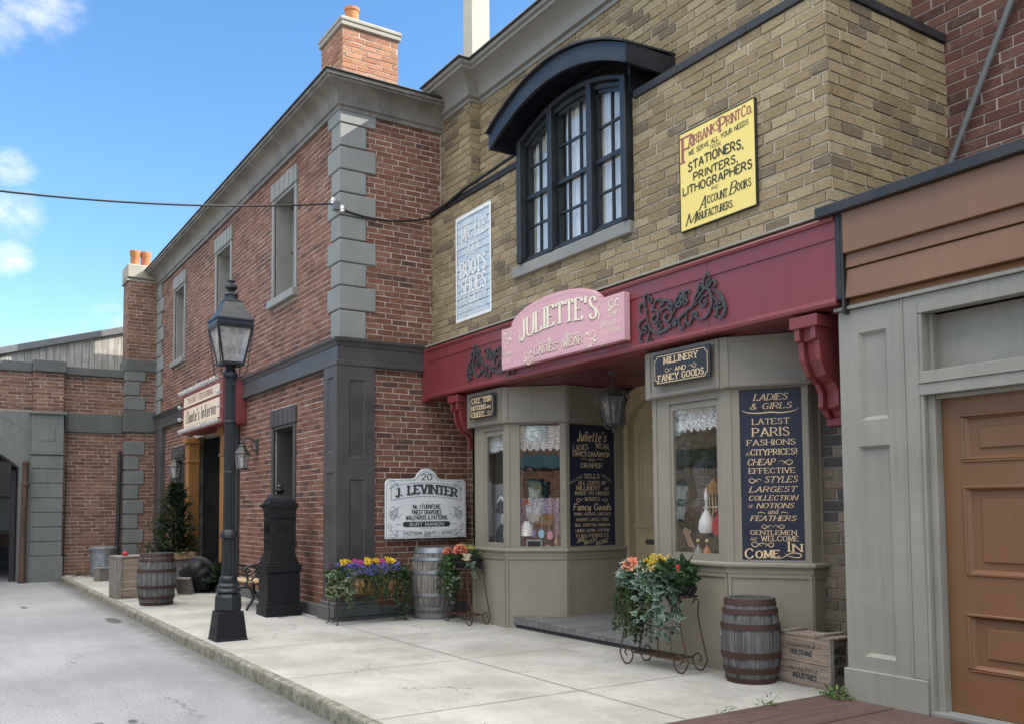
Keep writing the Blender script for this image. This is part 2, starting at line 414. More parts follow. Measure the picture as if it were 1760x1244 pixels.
def metal(name, c, rough=0.4, rust=0.0, rc=(0.09, 0.03, 0.012, 1), metallic=0.0, spec=0.5, flake=0.15):
    t = NT(name); o = t.tc.outputs['Object']
    n1 = t.noise(o, 9, 6, 0.65); n2 = t.noise(o, 60, 4, 0.6)
    col = t.mix(t.range(n1, 0.4, 0.75, 0.0, flake), c, tuple(min(1, x*2+0.04) for x in c[:3])+(1,))
    if rust: col = t.mix(t.range(t.noise(o, 14, 7, 0.7), 0.62-rust*0.3, 0.75-rust*0.2), col, t.mix(n2, rc, tuple(x*0.4 for x in rc[:3])+(1,)))
    return t.fin(col, t.range(n1, 0.3, 0.8, rough-0.1, rough+0.2), t.bump(n2, 0.08, 0.0012), metal=metallic, spec=spec)
def wood(name, c1, c2, axis='Z', scale=1.0, rough=0.75, plank=None, dark=(0.02, 0.017, 0.014, 1)):
    t = NT(name); st = {'X': (1.2, 22, 22), 'Y': (22, 1.2, 22), 'Z': (22, 22, 1.2)}[axis]
    st = tuple(x*scale for x in st)
    g = t.noise(t.mapping('Object', st), 1.6, 6, 0.65, dist=0.4); g2 = t.noise(t.mapping('Object', tuple(x*3 for x in st)), 2.4, 4, 0.6)
    blot = t.noise(t.tc.outputs['Object'], 3.2, 5, 0.6)
    col = t.mix(t.range(g, 0.3, 0.7), c1, c2); col = t.mix(t.range(g2, 0.52, 0.78, 0, 0.7), col, dark)
    col = t.mix(t.range(blot, 0.45, 0.75, 0, 0.45), col, t.mix(0.5, c1, dark))
    return t.fin(col, rough, t.bump(t.math('ADD', g, t.math('MULTIPLY', g2, 0.7)), 0.45, 0.006), spec=0.25)
def glass(name, tint=(0.9, 0.95, 0.97, 1), ior=1.5, dust=0.0, rough=0.0):
    t = NT(name); t.t.nodes.remove(t.b)
    tr = t.n('ShaderNodeBsdfTransparent'); tr.inputs[0].default_value = tint
    gl = t.n('ShaderNodeBsdfGlossy'); gl.inputs['Roughness'].default_value = rough
    ge = t.n('ShaderNodeNewGeometry'); dt = t.n('ShaderNodeVectorMath', operation='DOT_PRODUCT'); t.l(ge.outputs['Normal'], dt.inputs[0]); t.l(ge.outputs['Incoming'], dt.inputs[1])
    f5 = t.math('POWER', t.math('SUBTRACT', 1.0, t.math('ABSOLUTE', dt.outputs['Value'])), 4.0); fac_ = t.math('ADD', t.math('MULTIPLY', f5, 0.9), 0.085+0.1*(ior-1.5), clamp=True)
    bn = t.bump(t.noise(t.mapping('Object'), 2.3, 3, 0.5), 0.08, 0.02); t.l(bn, gl.inputs['Normal'])
    mx = t.n('ShaderNodeMixShader'); t.l(fac_, mx.inputs[0]); t.l(tr.outputs[0], mx.inputs[1]); t.l(gl.outputs[0], mx.inputs[2])
    last = mx.outputs[0]
    if dust:
        df = t.n('ShaderNodeBsdfDiffuse'); df.inputs[0].default_value = (0.62, 0.62, 0.6, 1)
        m2 = t.n('ShaderNodeMixShader'); t.l(t.range(t.noise(t.tc.outputs['Object'], 7, 6, 0.6), 0.3, 0.75, dust*0.4, dust), m2.inputs[0]); t.l(last, m2.inputs[1]); t.l(df.outputs[0], m2.inputs[2]); last = m2.outputs[0]
    t.l(last, t.out.inputs[0]); return t.m
def leafmat(name, c1, c2, edge=None, rough=0.5):
    t = NT(name); o = t.tc.outputs['Object']
    col = t.mix(t.range(t.noise(o, 17, 3, 0.6), 0.3, 0.7), c1, c2)
    col = t.mix(t.range(t.noise(o, 70, 2, 0.5), 0.45, 0.7, 0, 0.5), col, t.mix(0.6, col, (0.01, 0.015, 0.008, 1)))
    if edge:
        sp = t.n('ShaderNodeSeparateXYZ'); t.l(t.tc.outputs['UV'], sp.inputs[0])
        rn = t.math('ADD', sp.outputs[0], t.math('MULTIPLY', t.math('SUBTRACT', t.noise(o, 60, 2), 0.5), 0.55))
        col = t.mix(t.range(rn, 0.72, 0.97), col, edge)
    t.fin(col, rough, spec=0.35); m = t.m
    tl = t.n('ShaderNodeBsdfTranslucent'); t.set(tl.inputs[0], t.mix(0.5, col, (0.10, 0.16, 0.03, 1))); mxl = t.n('ShaderNodeMixShader'); mxl.inputs[0].default_value = 0.22; t.l(t.b.outputs[0], mxl.inputs[1]); t.l(tl.outputs[0], mxl.inputs[2]); t.l(mxl.outputs[0], t.out.inputs[0])
    try: t.b.inputs['Subsurface Weight'].default_value = 0.0
    except Exception: pass
    return m
def plain(name, c, rough=0.6, spec=0.4, var=0.3, bump=0.0):
    t = NT(name); o = t.tc.outputs['Object']; n = t.noise(o, 12, 5, 0.6)
    col = t.mix(t.range(n, 0.35, 0.75, 0, var), c, tuple(x*0.6 for x in c[:3])+(1,))
    return t.fin(col, rough, t.bump(t.noise(o, 60, 3), bump, 0.004) if bump else None, spec=spec)
M = {}
M['brick_red'] = brick('red_brick', (0.190, 0.078, 0.050, 1), (0.275, 0.122, 0.080, 1), (0.110, 0.050, 0.040, 1), (0.39, 0.325, 0.27, 1), 0.245, 0.081, 0.0105, 0.45, lime=0.22)
M['brick_far'] = brick('weathered_brick', (0.19, 0.098, 0.068, 1), (0.255, 0.135, 0.095, 1), (0.135, 0.070, 0.054, 1), (0.40, 0.33, 0.275, 1), 0.30, 0.085, 0.0095, 0.30, lime=0.2)
M['brick_yellow'] = brick('yellow_brick', (0.250, 0.182, 0.098, 1), (0.420, 0.325, 0.190, 1), (0.150, 0.112, 0.072, 1), (0.56, 0.50, 0.40, 1), 0.275, 0.1, 0.012, 0.4, lime=0.28, soft=1.0)
M['brick_grey'] = brick('grey_brown_brick', (0.165, 0.135, 0.100, 1), (0.255, 0.210, 0.152, 1), (0.085, 0.080, 0.075, 1), (0.31, 0.285, 0.25, 1), 0.285, 0.097, 0.010, 0.4, soft=0.7)
M['brick_dark'] = brick('dark_red_brick', (0.150, 0.066, 0.054, 1), (0.190, 0.084, 0.066, 1), (0.105, 0.052, 0.046, 1), (0.38, 0.33, 0.30, 1), 0.32, 0.1, 0.0085, 0.3)
M['brick_chim_sunlit'] = brick('chimney_brick', (0.34, 0.155, 0.095, 1), (0.42, 0.205, 0.13, 1), (0.24, 0.10, 0.07, 1), (0.46, 0.38, 0.31, 1), 0.25, 0.083, 0.0095, 0.25)  # sunlit tone put into the brick colour
M['brick_painted'] = brick('brick_under_blue_paint', (0.335, 0.245, 0.128, 1), (0.425, 0.325, 0.180, 1), (0.190, 0.142, 0.088, 1), (0.30, 0.33, 0.35, 1), 0.30, 0.1, 0.0105, 0.1, soft=0.9, paint=(0.47, 0.62, 0.74, 1))
B = {}
B['red'] = brick_set('red', [(0.185, 0.074, 0.047, 1), (0.235, 0.098, 0.062, 1), (0.270, 0.122, 0.082, 1), (0.120, 0.056, 0.045, 1)], (0.56, 0.48, 0.41, 1), 0.245, 0.081, 0.0135, 0.0055, 0.002, 0.45, 0.2, 0.8, [4, 4, 2, 1])
B['far'] = brick_set('weathered', [(0.190, 0.092, 0.060, 1), (0.240, 0.125, 0.085, 1), (0.270, 0.145, 0.10, 1), (0.145, 0.074, 0.056, 1)], (0.52, 0.44, 0.37, 1), 0.30, 0.085, 0.0135, 0.0055, 0.002, 0.3, 0.2, 0.8, [4, 4, 2, 1])
B['yellow'] = brick_set('buff', [(0.300, 0.222, 0.120, 1), (0.360, 0.272, 0.152, 1), (0.410, 0.320, 0.190, 1), (0.205, 0.155, 0.098, 1)], (0.60, 0.54, 0.44, 1), 0.275, 0.1, 0.0145, 0.012, 0.004, 0.4, 0.22, 1.3, [4, 4, 2, 1.2])
B['grey'] = brick_set('grey_brown', [(0.165, 0.135, 0.100, 1), (0.215, 0.175, 0.125, 1), (0.255, 0.212, 0.155, 1), (0.090, 0.084, 0.080, 1)], (0.27, 0.25, 0.22, 1), 0.285, 0.097, 0.012, 0.008, 0.003, 0.3, 0.15, 1.0, [3, 3, 2, 2])
B['dark'] = brick_set('dark_red', [(0.140, 0.060, 0.048, 1), (0.165, 0.072, 0.056, 1), (0.190, 0.088, 0.070, 1), (0.105, 0.050, 0.044, 1)], (0.46, 0.40, 0.36, 1), 0.32, 0.1, 0.013, 0.008, 0.003, 0.3, 0.12, 0.8, [4, 4, 2, 1])
B['chim_sunlit'] = brick_set('chimney', [(0.33, 0.155, 0.085, 1), (0.38, 0.19, 0.11, 1), (0.41, 0.215, 0.135, 1), (0.25, 0.11, 0.07, 1)], (0.50, 0.42, 0.34, 1), 0.25, 0.083, 0.013, 0.006, 0.003, 0.2, 0.15, 0.8, [4, 4, 2, 1])  # red wall brick made brighter and more orange, sunlight put into its colour
PB_ = dict(B['yellow']); PB_['mats'] = [plain('chalky_blue_mortar', (0.42, 0.50, 0.57, 1), 0.95, 0.1, 0.3), brick_tint('blue_painted_brick', (0.56, 0.68, 0.78, 1), (0.66, 0.70, 0.74, 1), 0.1, 0.35, soft=1.0), brick_tint('pale_blue_painted_brick', (0.62, 0.73, 0.81, 1), (0.70, 0.74, 0.77, 1), 0.1, 0.4, soft=1.0)]; PB_['wts'] = [1, 1]
M['charcoal'] = paint('charcoal_paint', (0.054, 0.050, 0.048, 1), 0.48, 0.35, (0.115, 0.105, 0.10, 1), streak=0.2)
M['charcoal_warm'] = paint('charcoal_door_paint', (0.030, 0.030, 0.033, 1), 0.5, 0.2)
M['stone'] = paint('grey_stucco_quoin', (0.205, 0.212, 0.205, 1), 0.75, 0.35, (0.29, 0.30, 0.29, 1), 1.3, 0.3, 0.3, 0.2)
M['stone_far'] = paint('grey_cast_stone', (0.150, 0.158, 0.150, 1), 0.8, 0.4, (0.22, 0.23, 0.215, 1), 1.3, 0.35, 0.4, 0.2)
M['stone_dark'] = paint('dark_cast_stone', (0.100, 0.104, 0.102, 1), 0.8, 0.4, (0.15, 0.155, 0.15, 1), 1.3, 0.35, 0.4, 0.2)
M['cornice'] = paint('weathered_cornice', (0.150, 0.138, 0.118, 1), 0.55, 0.6, (0.29, 0.27, 0.24, 1), 1.6, 0.65, 0.25, 0.3, 0.5)
M['cornice_y'] = paint('grey_cornice', (0.235, 0.228, 0.208, 1), 0.55, 0.4, (0.33, 0.32, 0.295, 1), 1.0, 0.3, 0.2, 0.3, 0.35)
M['capstone'] = paint('pale_capstone', (0.27, 0.255, 0.215, 1), 0.8, 0.3, None, 2, 0.2, 0.3, 0.2)
M['post_white'] = paint('weathered_white_post', (0.40, 0.375, 0.315, 1), 0.8, 0.3, (0.5, 0.47, 0.41, 1), 3, 0.45, 0.4, 0.2, 0.6)
M['frame_grey'] = paint('window_frame_grey', (0.210, 0.205, 0.185, 1), 0.55, 0.3, streak=0.2)
M['taupe'] = paint('taupe_shop_paint', (0.222, 0.200, 0.155, 1), 0.5, 0.4, (0.29, 0.266, 0.212, 1), 0.9, 0.25, 0.10)
M['taupe_dk'] = paint('taupe_header_paint', (0.192, 0.175, 0.139, 1), 0.5, 0.35, None, 0.9, 0.25, 0.10)
M['khaki'] = paint('khaki_door_paint', (0.370, 0.305, 0.178, 1), 0.48, 0.2, None, 0.8, 0.1, 0.06)
M['sage'] = paint('sage_grey_paint', (0.230, 0.226, 0.192, 1), 0.55, 0.5, (0.31, 0.305, 0.265, 1), 0.9, 0.4, 0.12, 0.35, 0.35)
M['maroon'] = paint('maroon_paint', (0.180, 0.034, 0.036, 1), 0.36, 0.35, (0.235, 0.060, 0.060, 1), 0.7, 0.25, 0.06, 0.45, 0.25)
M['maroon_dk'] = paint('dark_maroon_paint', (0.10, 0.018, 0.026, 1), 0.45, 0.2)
M['brown'] = paint('brown_fascia_paint', (0.190, 0.092, 0.040, 1), 0.36, 0.3, (0.235, 0.125, 0.068, 1), 0.7, 0.25, 0.06, 0.5)
M['door_brown'] = paint('brown_door_paint', (0.165, 0.078, 0.032, 1), 0.40, 0.35, (0.205, 0.105, 0.052, 1), 0.9, 0.3, 0.06, 0.5)
M['navy_frame'] = paint('navy_black_frame', (0.010, 0.012, 0.018, 1), 0.42, 0.3, (0.032, 0.037, 0.048, 1), 1.5, 0.2, 0.15, 0.5)
M['blacktrim'] = paint('black_roof_trim', (0.020, 0.020, 0.022, 1), 0.5, 0.3, (0.06, 0.06, 0.062, 1), 2, 0.2, 0.2)
M['navy'] = paint('navy_board', (0.009, 0.014, 0.034, 1), 0.5, 0.15, (0.014, 0.022, 0.05, 1), 1, 0.1, 0.03)
M['slate_sign'] = paint('dark_slate_sign', (0.022, 0.023, 0.027, 1), 0.5, 0.2, None, 1, 0.1, 0.03)
M['gold'] = plain('cream_gold_lettering', (0.70, 0.52, 0.30, 1), 0.6, 0.3, 0.25)
M['pink'] = paint('pink_sign_paint', (0.60, 0.335, 0.37, 1), 0.55, 0.3, (0.68, 0.43, 0.45, 1), 1.2, 0.1, 0.03)
M['pink_lt'] = plain('pale_pink_line', (0.72, 0.45, 0.46, 1), 0.6, 0.3, 0.2)
M['pink_shadow'] = plain('grey_pink_letter_edge', (0.27, 0.17, 0.15, 1), 0.6)
M['cream'] = plain('cream_lettering', (0.80, 0.72, 0.55, 1), 0.6, 0.3, 0.12)
M['cream_board'] = plain('cream_marquee_board', (0.72, 0.58, 0.42, 1), 0.55, 0.3, 0.12)
M['yellow_sign'] = paint('yellow_sign_paint', (0.78, 0.60, 0.17, 1), 0.5, 0.25, (0.80, 0.66, 0.28, 1), 1.4, 0.1, 0.03, dirt=0.2)
M['sign_black'] = plain('sign_black_lettering', (0.030, 0.034, 0.032, 1), 0.55, 0.3, 0.3)
M['sign_plum'] = plain('plum_lettering', (0.30, 0.085, 0.10, 1), 0.55, 0.3, 0.3)
M['white_sign'] = paint('white_enamel_sign', (0.66, 0.69, 0.71, 1), 0.5, 0.2, None, 1.2, 0.05, 0.03, dirt=0.2)
M['sign_ink'] = plain('ink_lettering', (0.035, 0.045, 0.050, 1), 0.55, 0.3, 0.3)
M['sign_ink_lt'] = plain('pale_ink_ornament', (0.20, 0.24, 0.26, 1), 0.55, 0.3, 0.3)
M['white_paint'] = plain('faded_white_wall_paint', (0.78, 0.78, 0.76, 1), 0.8, 0.2, 0.3)
M['iron'] = metal('black_cast_iron', (0.016, 0.018, 0.020, 1), 0.42, 0, spec=0.5, flake=0.25)
M['lamp_iron'] = metal('lamp_black_paint', (0.010, 0.013, 0.017, 1), 0.42, 0, spec=0.45, flake=0.15)
M['mail_black'] = plain('mailbox_black_enamel', (0.006, 0.006, 0.007, 1), 0.34, 0.5, 0.2)
M['plinth_black'] = paint('black_plinth_paint', (0.007, 0.007, 0.009, 1), 0.5, 0.3, (0.014, 0.014, 0.016, 1), spec=0.25)
M['pewter'] = metal('lantern_dark_metal', (0.045, 0.045, 0.043, 1), 0.45, 0.1, spec=0.5)
M['rust_iron'] = metal('rusty_wrought_iron', (0.035, 0.024, 0.018, 1), 0.65, 0.8, (0.11, 0.045, 0.022, 1), spec=0.3)
M['rust_hoop'] = metal('rusty_barrel_hoop', (0.045, 0.022, 0.018, 1), 0.6, 0.5, (0.072, 0.031, 0.022, 1), spec=0.3)
M['galv'] = metal('galvanised_steel', (0.22, 0.24, 0.26, 1), 0.42, 0.05, (0.18, 0.16, 0.13, 1), 0.65, 0.5, 0.4)
M['pipe_grey'] = metal('grey_conduit', (0.12, 0.125, 0.13, 1), 0.45, 0, spec=0.5)
M['ornament'] = plain('grey_cut_ornament', (0.055, 0.055, 0.058, 1), 0.5, 0.4, 0.3)
M['cable'] = plain('black_cable_rubber', (0.012, 0.012, 0.013, 1), 0.45)
M['terracotta'] = plain('terracotta_pot', (0.46, 0.19, 0.085, 1), 0.8, 0.2, 0.35, 0.2)
M['barrel_grey'] = wood('weathered_grey_staves', (0.105, 0.095, 0.088, 1), (0.245, 0.228, 0.21, 1), 'Z', 1.1)
M['barrel_dark'] = wood('weathered_dark_staves', (0.062, 0.058, 0.056, 1), (0.165, 0.163, 0.165, 1), 'Z', 0.9, dark=(0.03, 0.022, 0.018, 1))
M['barrel_top'] = wood('wet_barrel_head', (0.035, 0.035, 0.036, 1), (0.07, 0.07, 0.07, 1), 'X', 1.0, 0.4)
M['crate'] = wood('weathered_crate_boards', (0.165, 0.125, 0.095, 1), (0.30, 0.245, 0.198, 1), 'X', 0.8)
M['crate_end'] = wood('grey_crate_boards', (0.13, 0.115, 0.102, 1), (0.225, 0.20, 0.18, 1), 'Y', 0.8)
M['crate_x'] = wood('brown_crate_boards', (0.20, 0.145, 0.10, 1), (0.33, 0.265, 0.205, 1), 'Y', 0.9)
M['crate_batten'] = wood('crate_battens', (0.16, 0.135, 0.115, 1), (0.29, 0.26, 0.23, 1), 'Z', 0.9)
M['oak'] = wood('honey_oak_post', (0.235, 0.105, 0.032, 1), (0.33, 0.16, 0.052, 1), 'Z', 0.8, 0.5, dark=(0.18, 0.07, 0.02, 1))
M['planter_wood'] = wood('planter_timber', (0.27, 0.175, 0.095, 1), (0.37, 0.25, 0.145, 1), 'X', 0.8)
M['bench_slat'] = wood('pale_bench_slats', (0.50, 0.345, 0.20, 1), (0.60, 0.44, 0.28, 1), 'X', 0.7, 0.5, dark=(0.3, 0.2, 0.1, 1))
M['fence'] = wood('silvered_fence_boards', (0.235, 0.222, 0.20, 1), (0.42, 0.40, 0.365, 1), 'Z', 0.5, dark=(0.06, 0.055, 0.05, 1))
M['pole_wood'] = wood('rusty_brown_post', (0.060, 0.036, 0.026, 1), (0.105, 0.062, 0.044, 1), 'Z', 0.6)
M['deck_grey'] = wood('grey_deck_boards', (0.115, 0.118, 0.122, 1), (0.185, 0.188, 0.19, 1), 'Y', 0.5, 0.6)
M['deck_red'] = wood('dark_red_deck_boards', (0.085, 0.050, 0.044, 1), (0.125, 0.078, 0.070, 1), 'Y', 0.5, 0.6)
M['riser'] = paint('dark_step_riser', (0.028, 0.028, 0.030, 1), 0.6, 0.5, (0.07, 0.07, 0.07, 1), 6, 0.2, 0.5)
M['coir'] = plain('coir_liner', (0.30, 0.175, 0.075, 1), 0.95, 0.1, 0.6, 0.8)
M['soil'] = plain('dark_soil', (0.02, 0.015, 0.011, 1), 0.95)
M['nest'] = plain('dry_grass_straw', (0.15, 0.125, 0.092, 1), 0.95, 0.1, 0.5)
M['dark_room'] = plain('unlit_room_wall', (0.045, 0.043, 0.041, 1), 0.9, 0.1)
M['roof'] = plain('roof_felt', (0.05, 0.05, 0.052, 1), 0.9)
M['glass'] = glass('window_glass')
M['glass_sky'] = glass('reflective_window_glass', (0.93, 0.95, 0.95, 1), 2.6)
M['glass_shop'] = glass('shop_window_glass', (0.93, 0.95, 0.95, 1), 2.0)
M['glass_dark'] = glass('dark_lantern_glass', (0.42, 0.43, 0.42, 1), 1.5, 0.12)
M['glass_dusty'] = glass('dusty_lantern_glass', (0.82, 0.84, 0.84, 1), 1.5, 0.55)
M['bulb'] = glass('clear_bulb_glass', (0.95, 0.95, 0.97, 1), 1.8, 0.75)
M['curtain'] = plain('white_net_curtain', (0.80, 0.78, 0.75, 1), 0.9, 0.1, 0.25)
M['ivy_var'] = leafmat('variegated_ivy', (0.022, 0.060, 0.022, 1), (0.050, 0.105, 0.040, 1), (0.42, 0.43, 0.27, 1))
M['ivy_frost'] = leafmat('frosted_ivy', (0.045, 0.095, 0.065, 1), (0.085, 0.145, 0.105, 1), (0.25, 0.32, 0.26, 1))
M['leaf_dark'] = leafmat('dark_green_leaf', (0.018, 0.045, 0.020, 1), (0.040, 0.085, 0.032, 1), None, 0.4)
M['leaf_mid'] = leafmat('mid_green_leaf', (0.045, 0.095, 0.030, 1), (0.085, 0.155, 0.050, 1))
M['leaf_lime'] = leafmat('light_green_leaf', (0.12, 0.20, 0.045, 1), (0.17, 0.26, 0.07, 1))
M['cedar'] = leafmat('cedar_sprays', (0.012, 0.030, 0.014, 1), (0.030, 0.058, 0.026, 1), None, 0.7)
M['cedar_lt'] = leafmat('juniper_sprays', (0.04, 0.07, 0.035, 1), (0.07, 0.11, 0.055, 1), None, 0.7)
M['twig'] = plain('brown_stem', (0.06, 0.04, 0.025, 1), 0.9)
for nm, c in dict(petal_blue=(0.10, 0.13, 0.52), petal_violet=(0.24, 0.20, 0.52), petal_yellow=(0.75, 0.50, 0.04), petal_magenta=(0.52, 0.07, 0.30), petal_pink=(0.68, 0.28, 0.36), petal_coral=(0.68, 0.20, 0.13),
                  petal_peach=(0.75, 0.33, 0.20), petal_cream=(0.72, 0.66, 0.45), petal_white=(0.8, 0.8, 0.78), petal_red=(0.45, 0.03, 0.04), petal_plum=(0.16, 0.09, 0.16)).items():
    M[nm] = plain(nm, c+(1,), 0.6, 0.2, 0.5)
def lace(name, c, dens=0.5, sc_=28.0):
    t = NT(name); uv = t.mapping('UV')
    w = t.n('ShaderNodeTexVoronoi', feature='DISTANCE_TO_EDGE'); t.l(uv, w.inputs['Vector']); w.inputs['Scale'].default_value = sc_
    wv = t.n('ShaderNodeTexWave', wave_type='RINGS'); t.l(t.mapping('UV', (1, 1, 1)), wv.inputs['Vector']); wv.inputs['Scale'].default_value = 9; wv.inputs['Distortion'].default_value = 6; wv.inputs['Detail'].default_value = 2
    hole = t.math('MULTIPLY', t.range(w.outputs['Distance'], 0.09, 0.2), t.range(wv.outputs['Fac'], 0.25, 0.7, 1.0-dens, 1.0))
    t.fin(c, 0.9, spec=0.1)
    tr = t.n('ShaderNodeBsdfTransparent'); mx = t.n('ShaderNodeMixShader'); t.l(hole, mx.inputs[0]); t.l(t.b.outputs[0], mx.inputs[1]); t.l(tr.outputs[0], mx.inputs[2]); t.l(mx.outputs[0], t.out.inputs[0])
    return t.m
M['lace'] = lace('white_lace', (0.82, 0.82, 0.80, 1), 0.15, 60)
M['lace_grey'] = lace('grey_lace_curtain', (0.20, 0.20, 0.21, 1), 0.3, 40)
def damask(name, c1, c2, scale=9):
    t = NT(name); n = t.noise(t.mapping('UV', (1, 1, 1)), scale, 3, 0.5, dist=2.0)
    return t.fin(t.mix(t.range(n, 0.46, 0.54), c1, c2), 0.9, spec=0.1)
M['damask'] = damask('lilac_patterned_cloth', (0.50, 0.42, 0.52, 1), (0.25, 0.19, 0.28, 1), 16)
def ground_mats():
    t = NT('asphalt'); o = t.tc.outputs['Object']
    n1 = t.noise(o, 0.35, 7, 0.62); n2 = t.noise(o, 42, 5, 0.8); n3 = t.noise(t.mapping('Object', (0.25, 2.0, 1)), 1.1, 6, 0.65); n4 = t.noise(o, 4.0, 6, 0.7)
    c = t.mix(t.range(n1, 0.3, 0.7), (0.205, 0.208, 0.222, 1), (0.305, 0.307, 0.322, 1))
    c = t.mix(t.range(n3, 0.45, 0.75, 0, 0.5), c, (0.185, 0.185, 0.19, 1))
    c = t.mix(t.range(n4, 0.56, 0.75, 0, 0.35), c, (0.17, 0.17, 0.18, 1))
    c = t.mix(t.range(n2, 0.47, 0.66, 0, 0.75), c, (0.10, 0.10, 0.11, 1)); c = t.mix(t.range(n2, 0.28, 0.42, 0.6, 0), c, (0.44, 0.44, 0.44, 1))
    v = t.n('ShaderNodeTexVoronoi'); t.l(o, v.inputs['Vector']); v.inputs['Scale'].default_value = 1.05; v.inputs['Randomness'].default_value = 1.0
    spot = t.math('MULTIPLY', t.range(t.math('ADD', v.outputs['Distance'], t.math('MULTIPLY', n4, 0.08)), 0.09, 0.12, 1, 0), t.range(t.noise(o, 0.7, 2), 0.55, 0.6))
    c = t.mix(t.math('MULTIPLY', spot, 0.75), c, (0.08, 0.08, 0.085, 1))
    for cx, cy, rx, ry in STAINS:
        d = t.vmath('LENGTH', t.vmath('DIVIDE', t.vmath('SUBTRACT', t.vmath('ADD', t.tc.outputs['UV'], t.vmath('MULTIPLY', t.noise(o, 14, 3, 0.6, True), (0.05, 0.05, 0))), (cx+.025, cy+.025, 0)), (rx, ry, 1)))
        c = t.mix(t.math('MULTIPLY', t.range(d, 0.55, 1.1, 1, 0), 0.85), c, (0.04, 0.04, 0.042, 1))
    cv = t.n('ShaderNodeTexVoronoi'); cv.feature = 'DISTANCE_TO_EDGE'; t.l(t.vmath('ADD', o, t.vmath('MULTIPLY', t.noise(o, 2, 5, 0.65, True), (0.9, 0.9, 0))), cv.inputs['Vector']); cv.inputs['Scale'].default_value = 0.33
    c = t.mix(t.math('MULTIPLY', t.math('MULTIPLY', t.range(cv.outputs['Distance'], 0.001, 0.005, 1, 0), t.range(t.noise(o, 0.5, 3), 0.48, 0.58)), 0.7), c, (0.07, 0.07, 0.072, 1))
    pt = t.range(t.noise(t.mapping('Object', (0.35, 0.8, 1), (1, 5, 0)), 0.8, 3, 0.5), 0.55, 0.58, 0, 0.22); c = t.mix(pt, c, (0.16, 0.162, 0.17, 1))
    # damp grit gathered along the kerb
    sp = t.n('ShaderNodeSeparateXYZ'); t.l(t.tc.outputs['UV'], sp.inputs[0])
    ed = t.range(t.math('ADD', sp.outputs[1], t.math('MULTIPLY', n4, 0.5)), 2.50, 2.88)
    c = t.mix(t.math('MULTIPLY', ed, 0.8), c, t.mix(n2, (0.03, 0.03, 0.027, 1), (0.13, 0.125, 0.11, 1)))
    M['asphalt'] = t.fin(c, 0.82, t.bump(t.math('ADD', n2, t.math('MULTIPLY', n4, 0.6)), 0.5, 0.006), spec=0.35)
    t = NT('concrete_pavement'); o = t.tc.outputs['Object']
    n1 = t.noise(o, 0.8, 7, 0.65); n2 = t.noise(o, 38, 6, 0.8); n4 = t.noise(o, 6.0, 6, 0.7); n5 = t.noise(t.mapping('Object', (0.5, 1.2, 1)), 1.6, 8, 0.72)
    c = t.mix(t.range(n1, 0.3, 0.7), (0.285, 0.278, 0.252, 1), (0.440, 0.431, 0.402, 1))
    c = t.mix(t.range(n5, 0.55, 0.7, 0, 0.5), c, (0.52, 0.515, 0.49, 1)); c = t.mix(t.range(n5, 0.45, 0.3, 0, 0.5), c, (0.275, 0.27, 0.235, 1))
    c = t.mix(t.range(n2, 0.5, 0.68, 0, 0.6), c, (0.22, 0.215, 0.195, 1)); c = t.mix(t.range(n4, 0.6, 0.76, 0, 0.35), c, (0.25, 0.245, 0.21, 1))
    v = t.n('ShaderNodeTexVoronoi'); t.l(t.vmath('ADD', o, t.vmath('MULTIPLY', t.noise(o, 3, 4, 0.6, True), (0.5, 0.5, 0))), v.inputs['Vector']); v.inputs['Scale'].default_value = 0.8; v.feature = 'DISTANCE_TO_EDGE'
    crack = t.math('MULTIPLY', t.range(v.outputs['Distance'], 0.002, 0.007, 1, 0), t.range(t.noise(o, 0.9, 3), 0.52, 0.6))
    c = t.mix(t.math('MULTIPLY', crack, 0.75), c, (0.09, 0.088, 0.075, 1))
    g = t.n('ShaderNodeTexVoronoi'); t.l(o, g.inputs['Vector']); g.inputs['Scale'].default_value = 2.6
    gum = t.math('MULTIPLY', t.range(g.outputs['Distance'], 0.035, 0.05, 1, 0), t.range(t.noise(o, 1.3, 2), 0.5, 0.6)); c = t.mix(t.math('MULTIPLY', gum, 0.6), c, (0.13, 0.127, 0.115, 1))
    st = t.range(t.noise(t.mapping('Object', (0.9, 0.6, 1), (3, 1, 0)), 1.1, 6, 0.7), 0.52, 0.72, 0, 0.55); c = t.mix(st, c, (0.20, 0.196, 0.175, 1))
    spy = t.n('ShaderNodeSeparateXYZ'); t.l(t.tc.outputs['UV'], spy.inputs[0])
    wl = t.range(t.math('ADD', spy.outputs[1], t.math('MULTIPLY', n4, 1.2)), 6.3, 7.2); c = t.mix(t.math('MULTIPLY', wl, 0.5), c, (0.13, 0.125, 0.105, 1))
    M['pavement'] = t.fin(c, 0.85, t.bump(t.math('ADD', n2, t.math('MULTIPLY', n4, 0.5)), 0.45, 0.005), spec=0.3)
    t = NT('mossy_kerb_concrete'); o = t.tc.outputs['Object']
    n1 = t.noise(o, 8, 7, 0.75); n2 = t.noise(o, 50, 5, 0.8)
    c = t.mix(t.range(n1, 0.3, 0.7), (0.20, 0.196, 0.165, 1), (0.30, 0.293, 0.255, 1)); c = t.mix(t.range(t.noise(o, 11, 6, 0.75), 0.40, 0.66, 0, 0.8), c, (0.085, 0.084, 0.048, 1))
    c = t.mix(t.range(n2, 0.5, 0.7, 0, 0.5), c, (0.10, 0.10, 0.08, 1))
    M['kerb'] = t.fin(c, 0.9, t.bump(n2, 0.6, 0.008), spec=0.2)
    M['joint'] = plain('dark_joint_filler', (0.15, 0.146, 0.125, 1), 0.95, 0.1)
    M['earth'] = plain('far_ground', (0.12, 0.115, 0.10, 1), 0.95)
ground_mats()
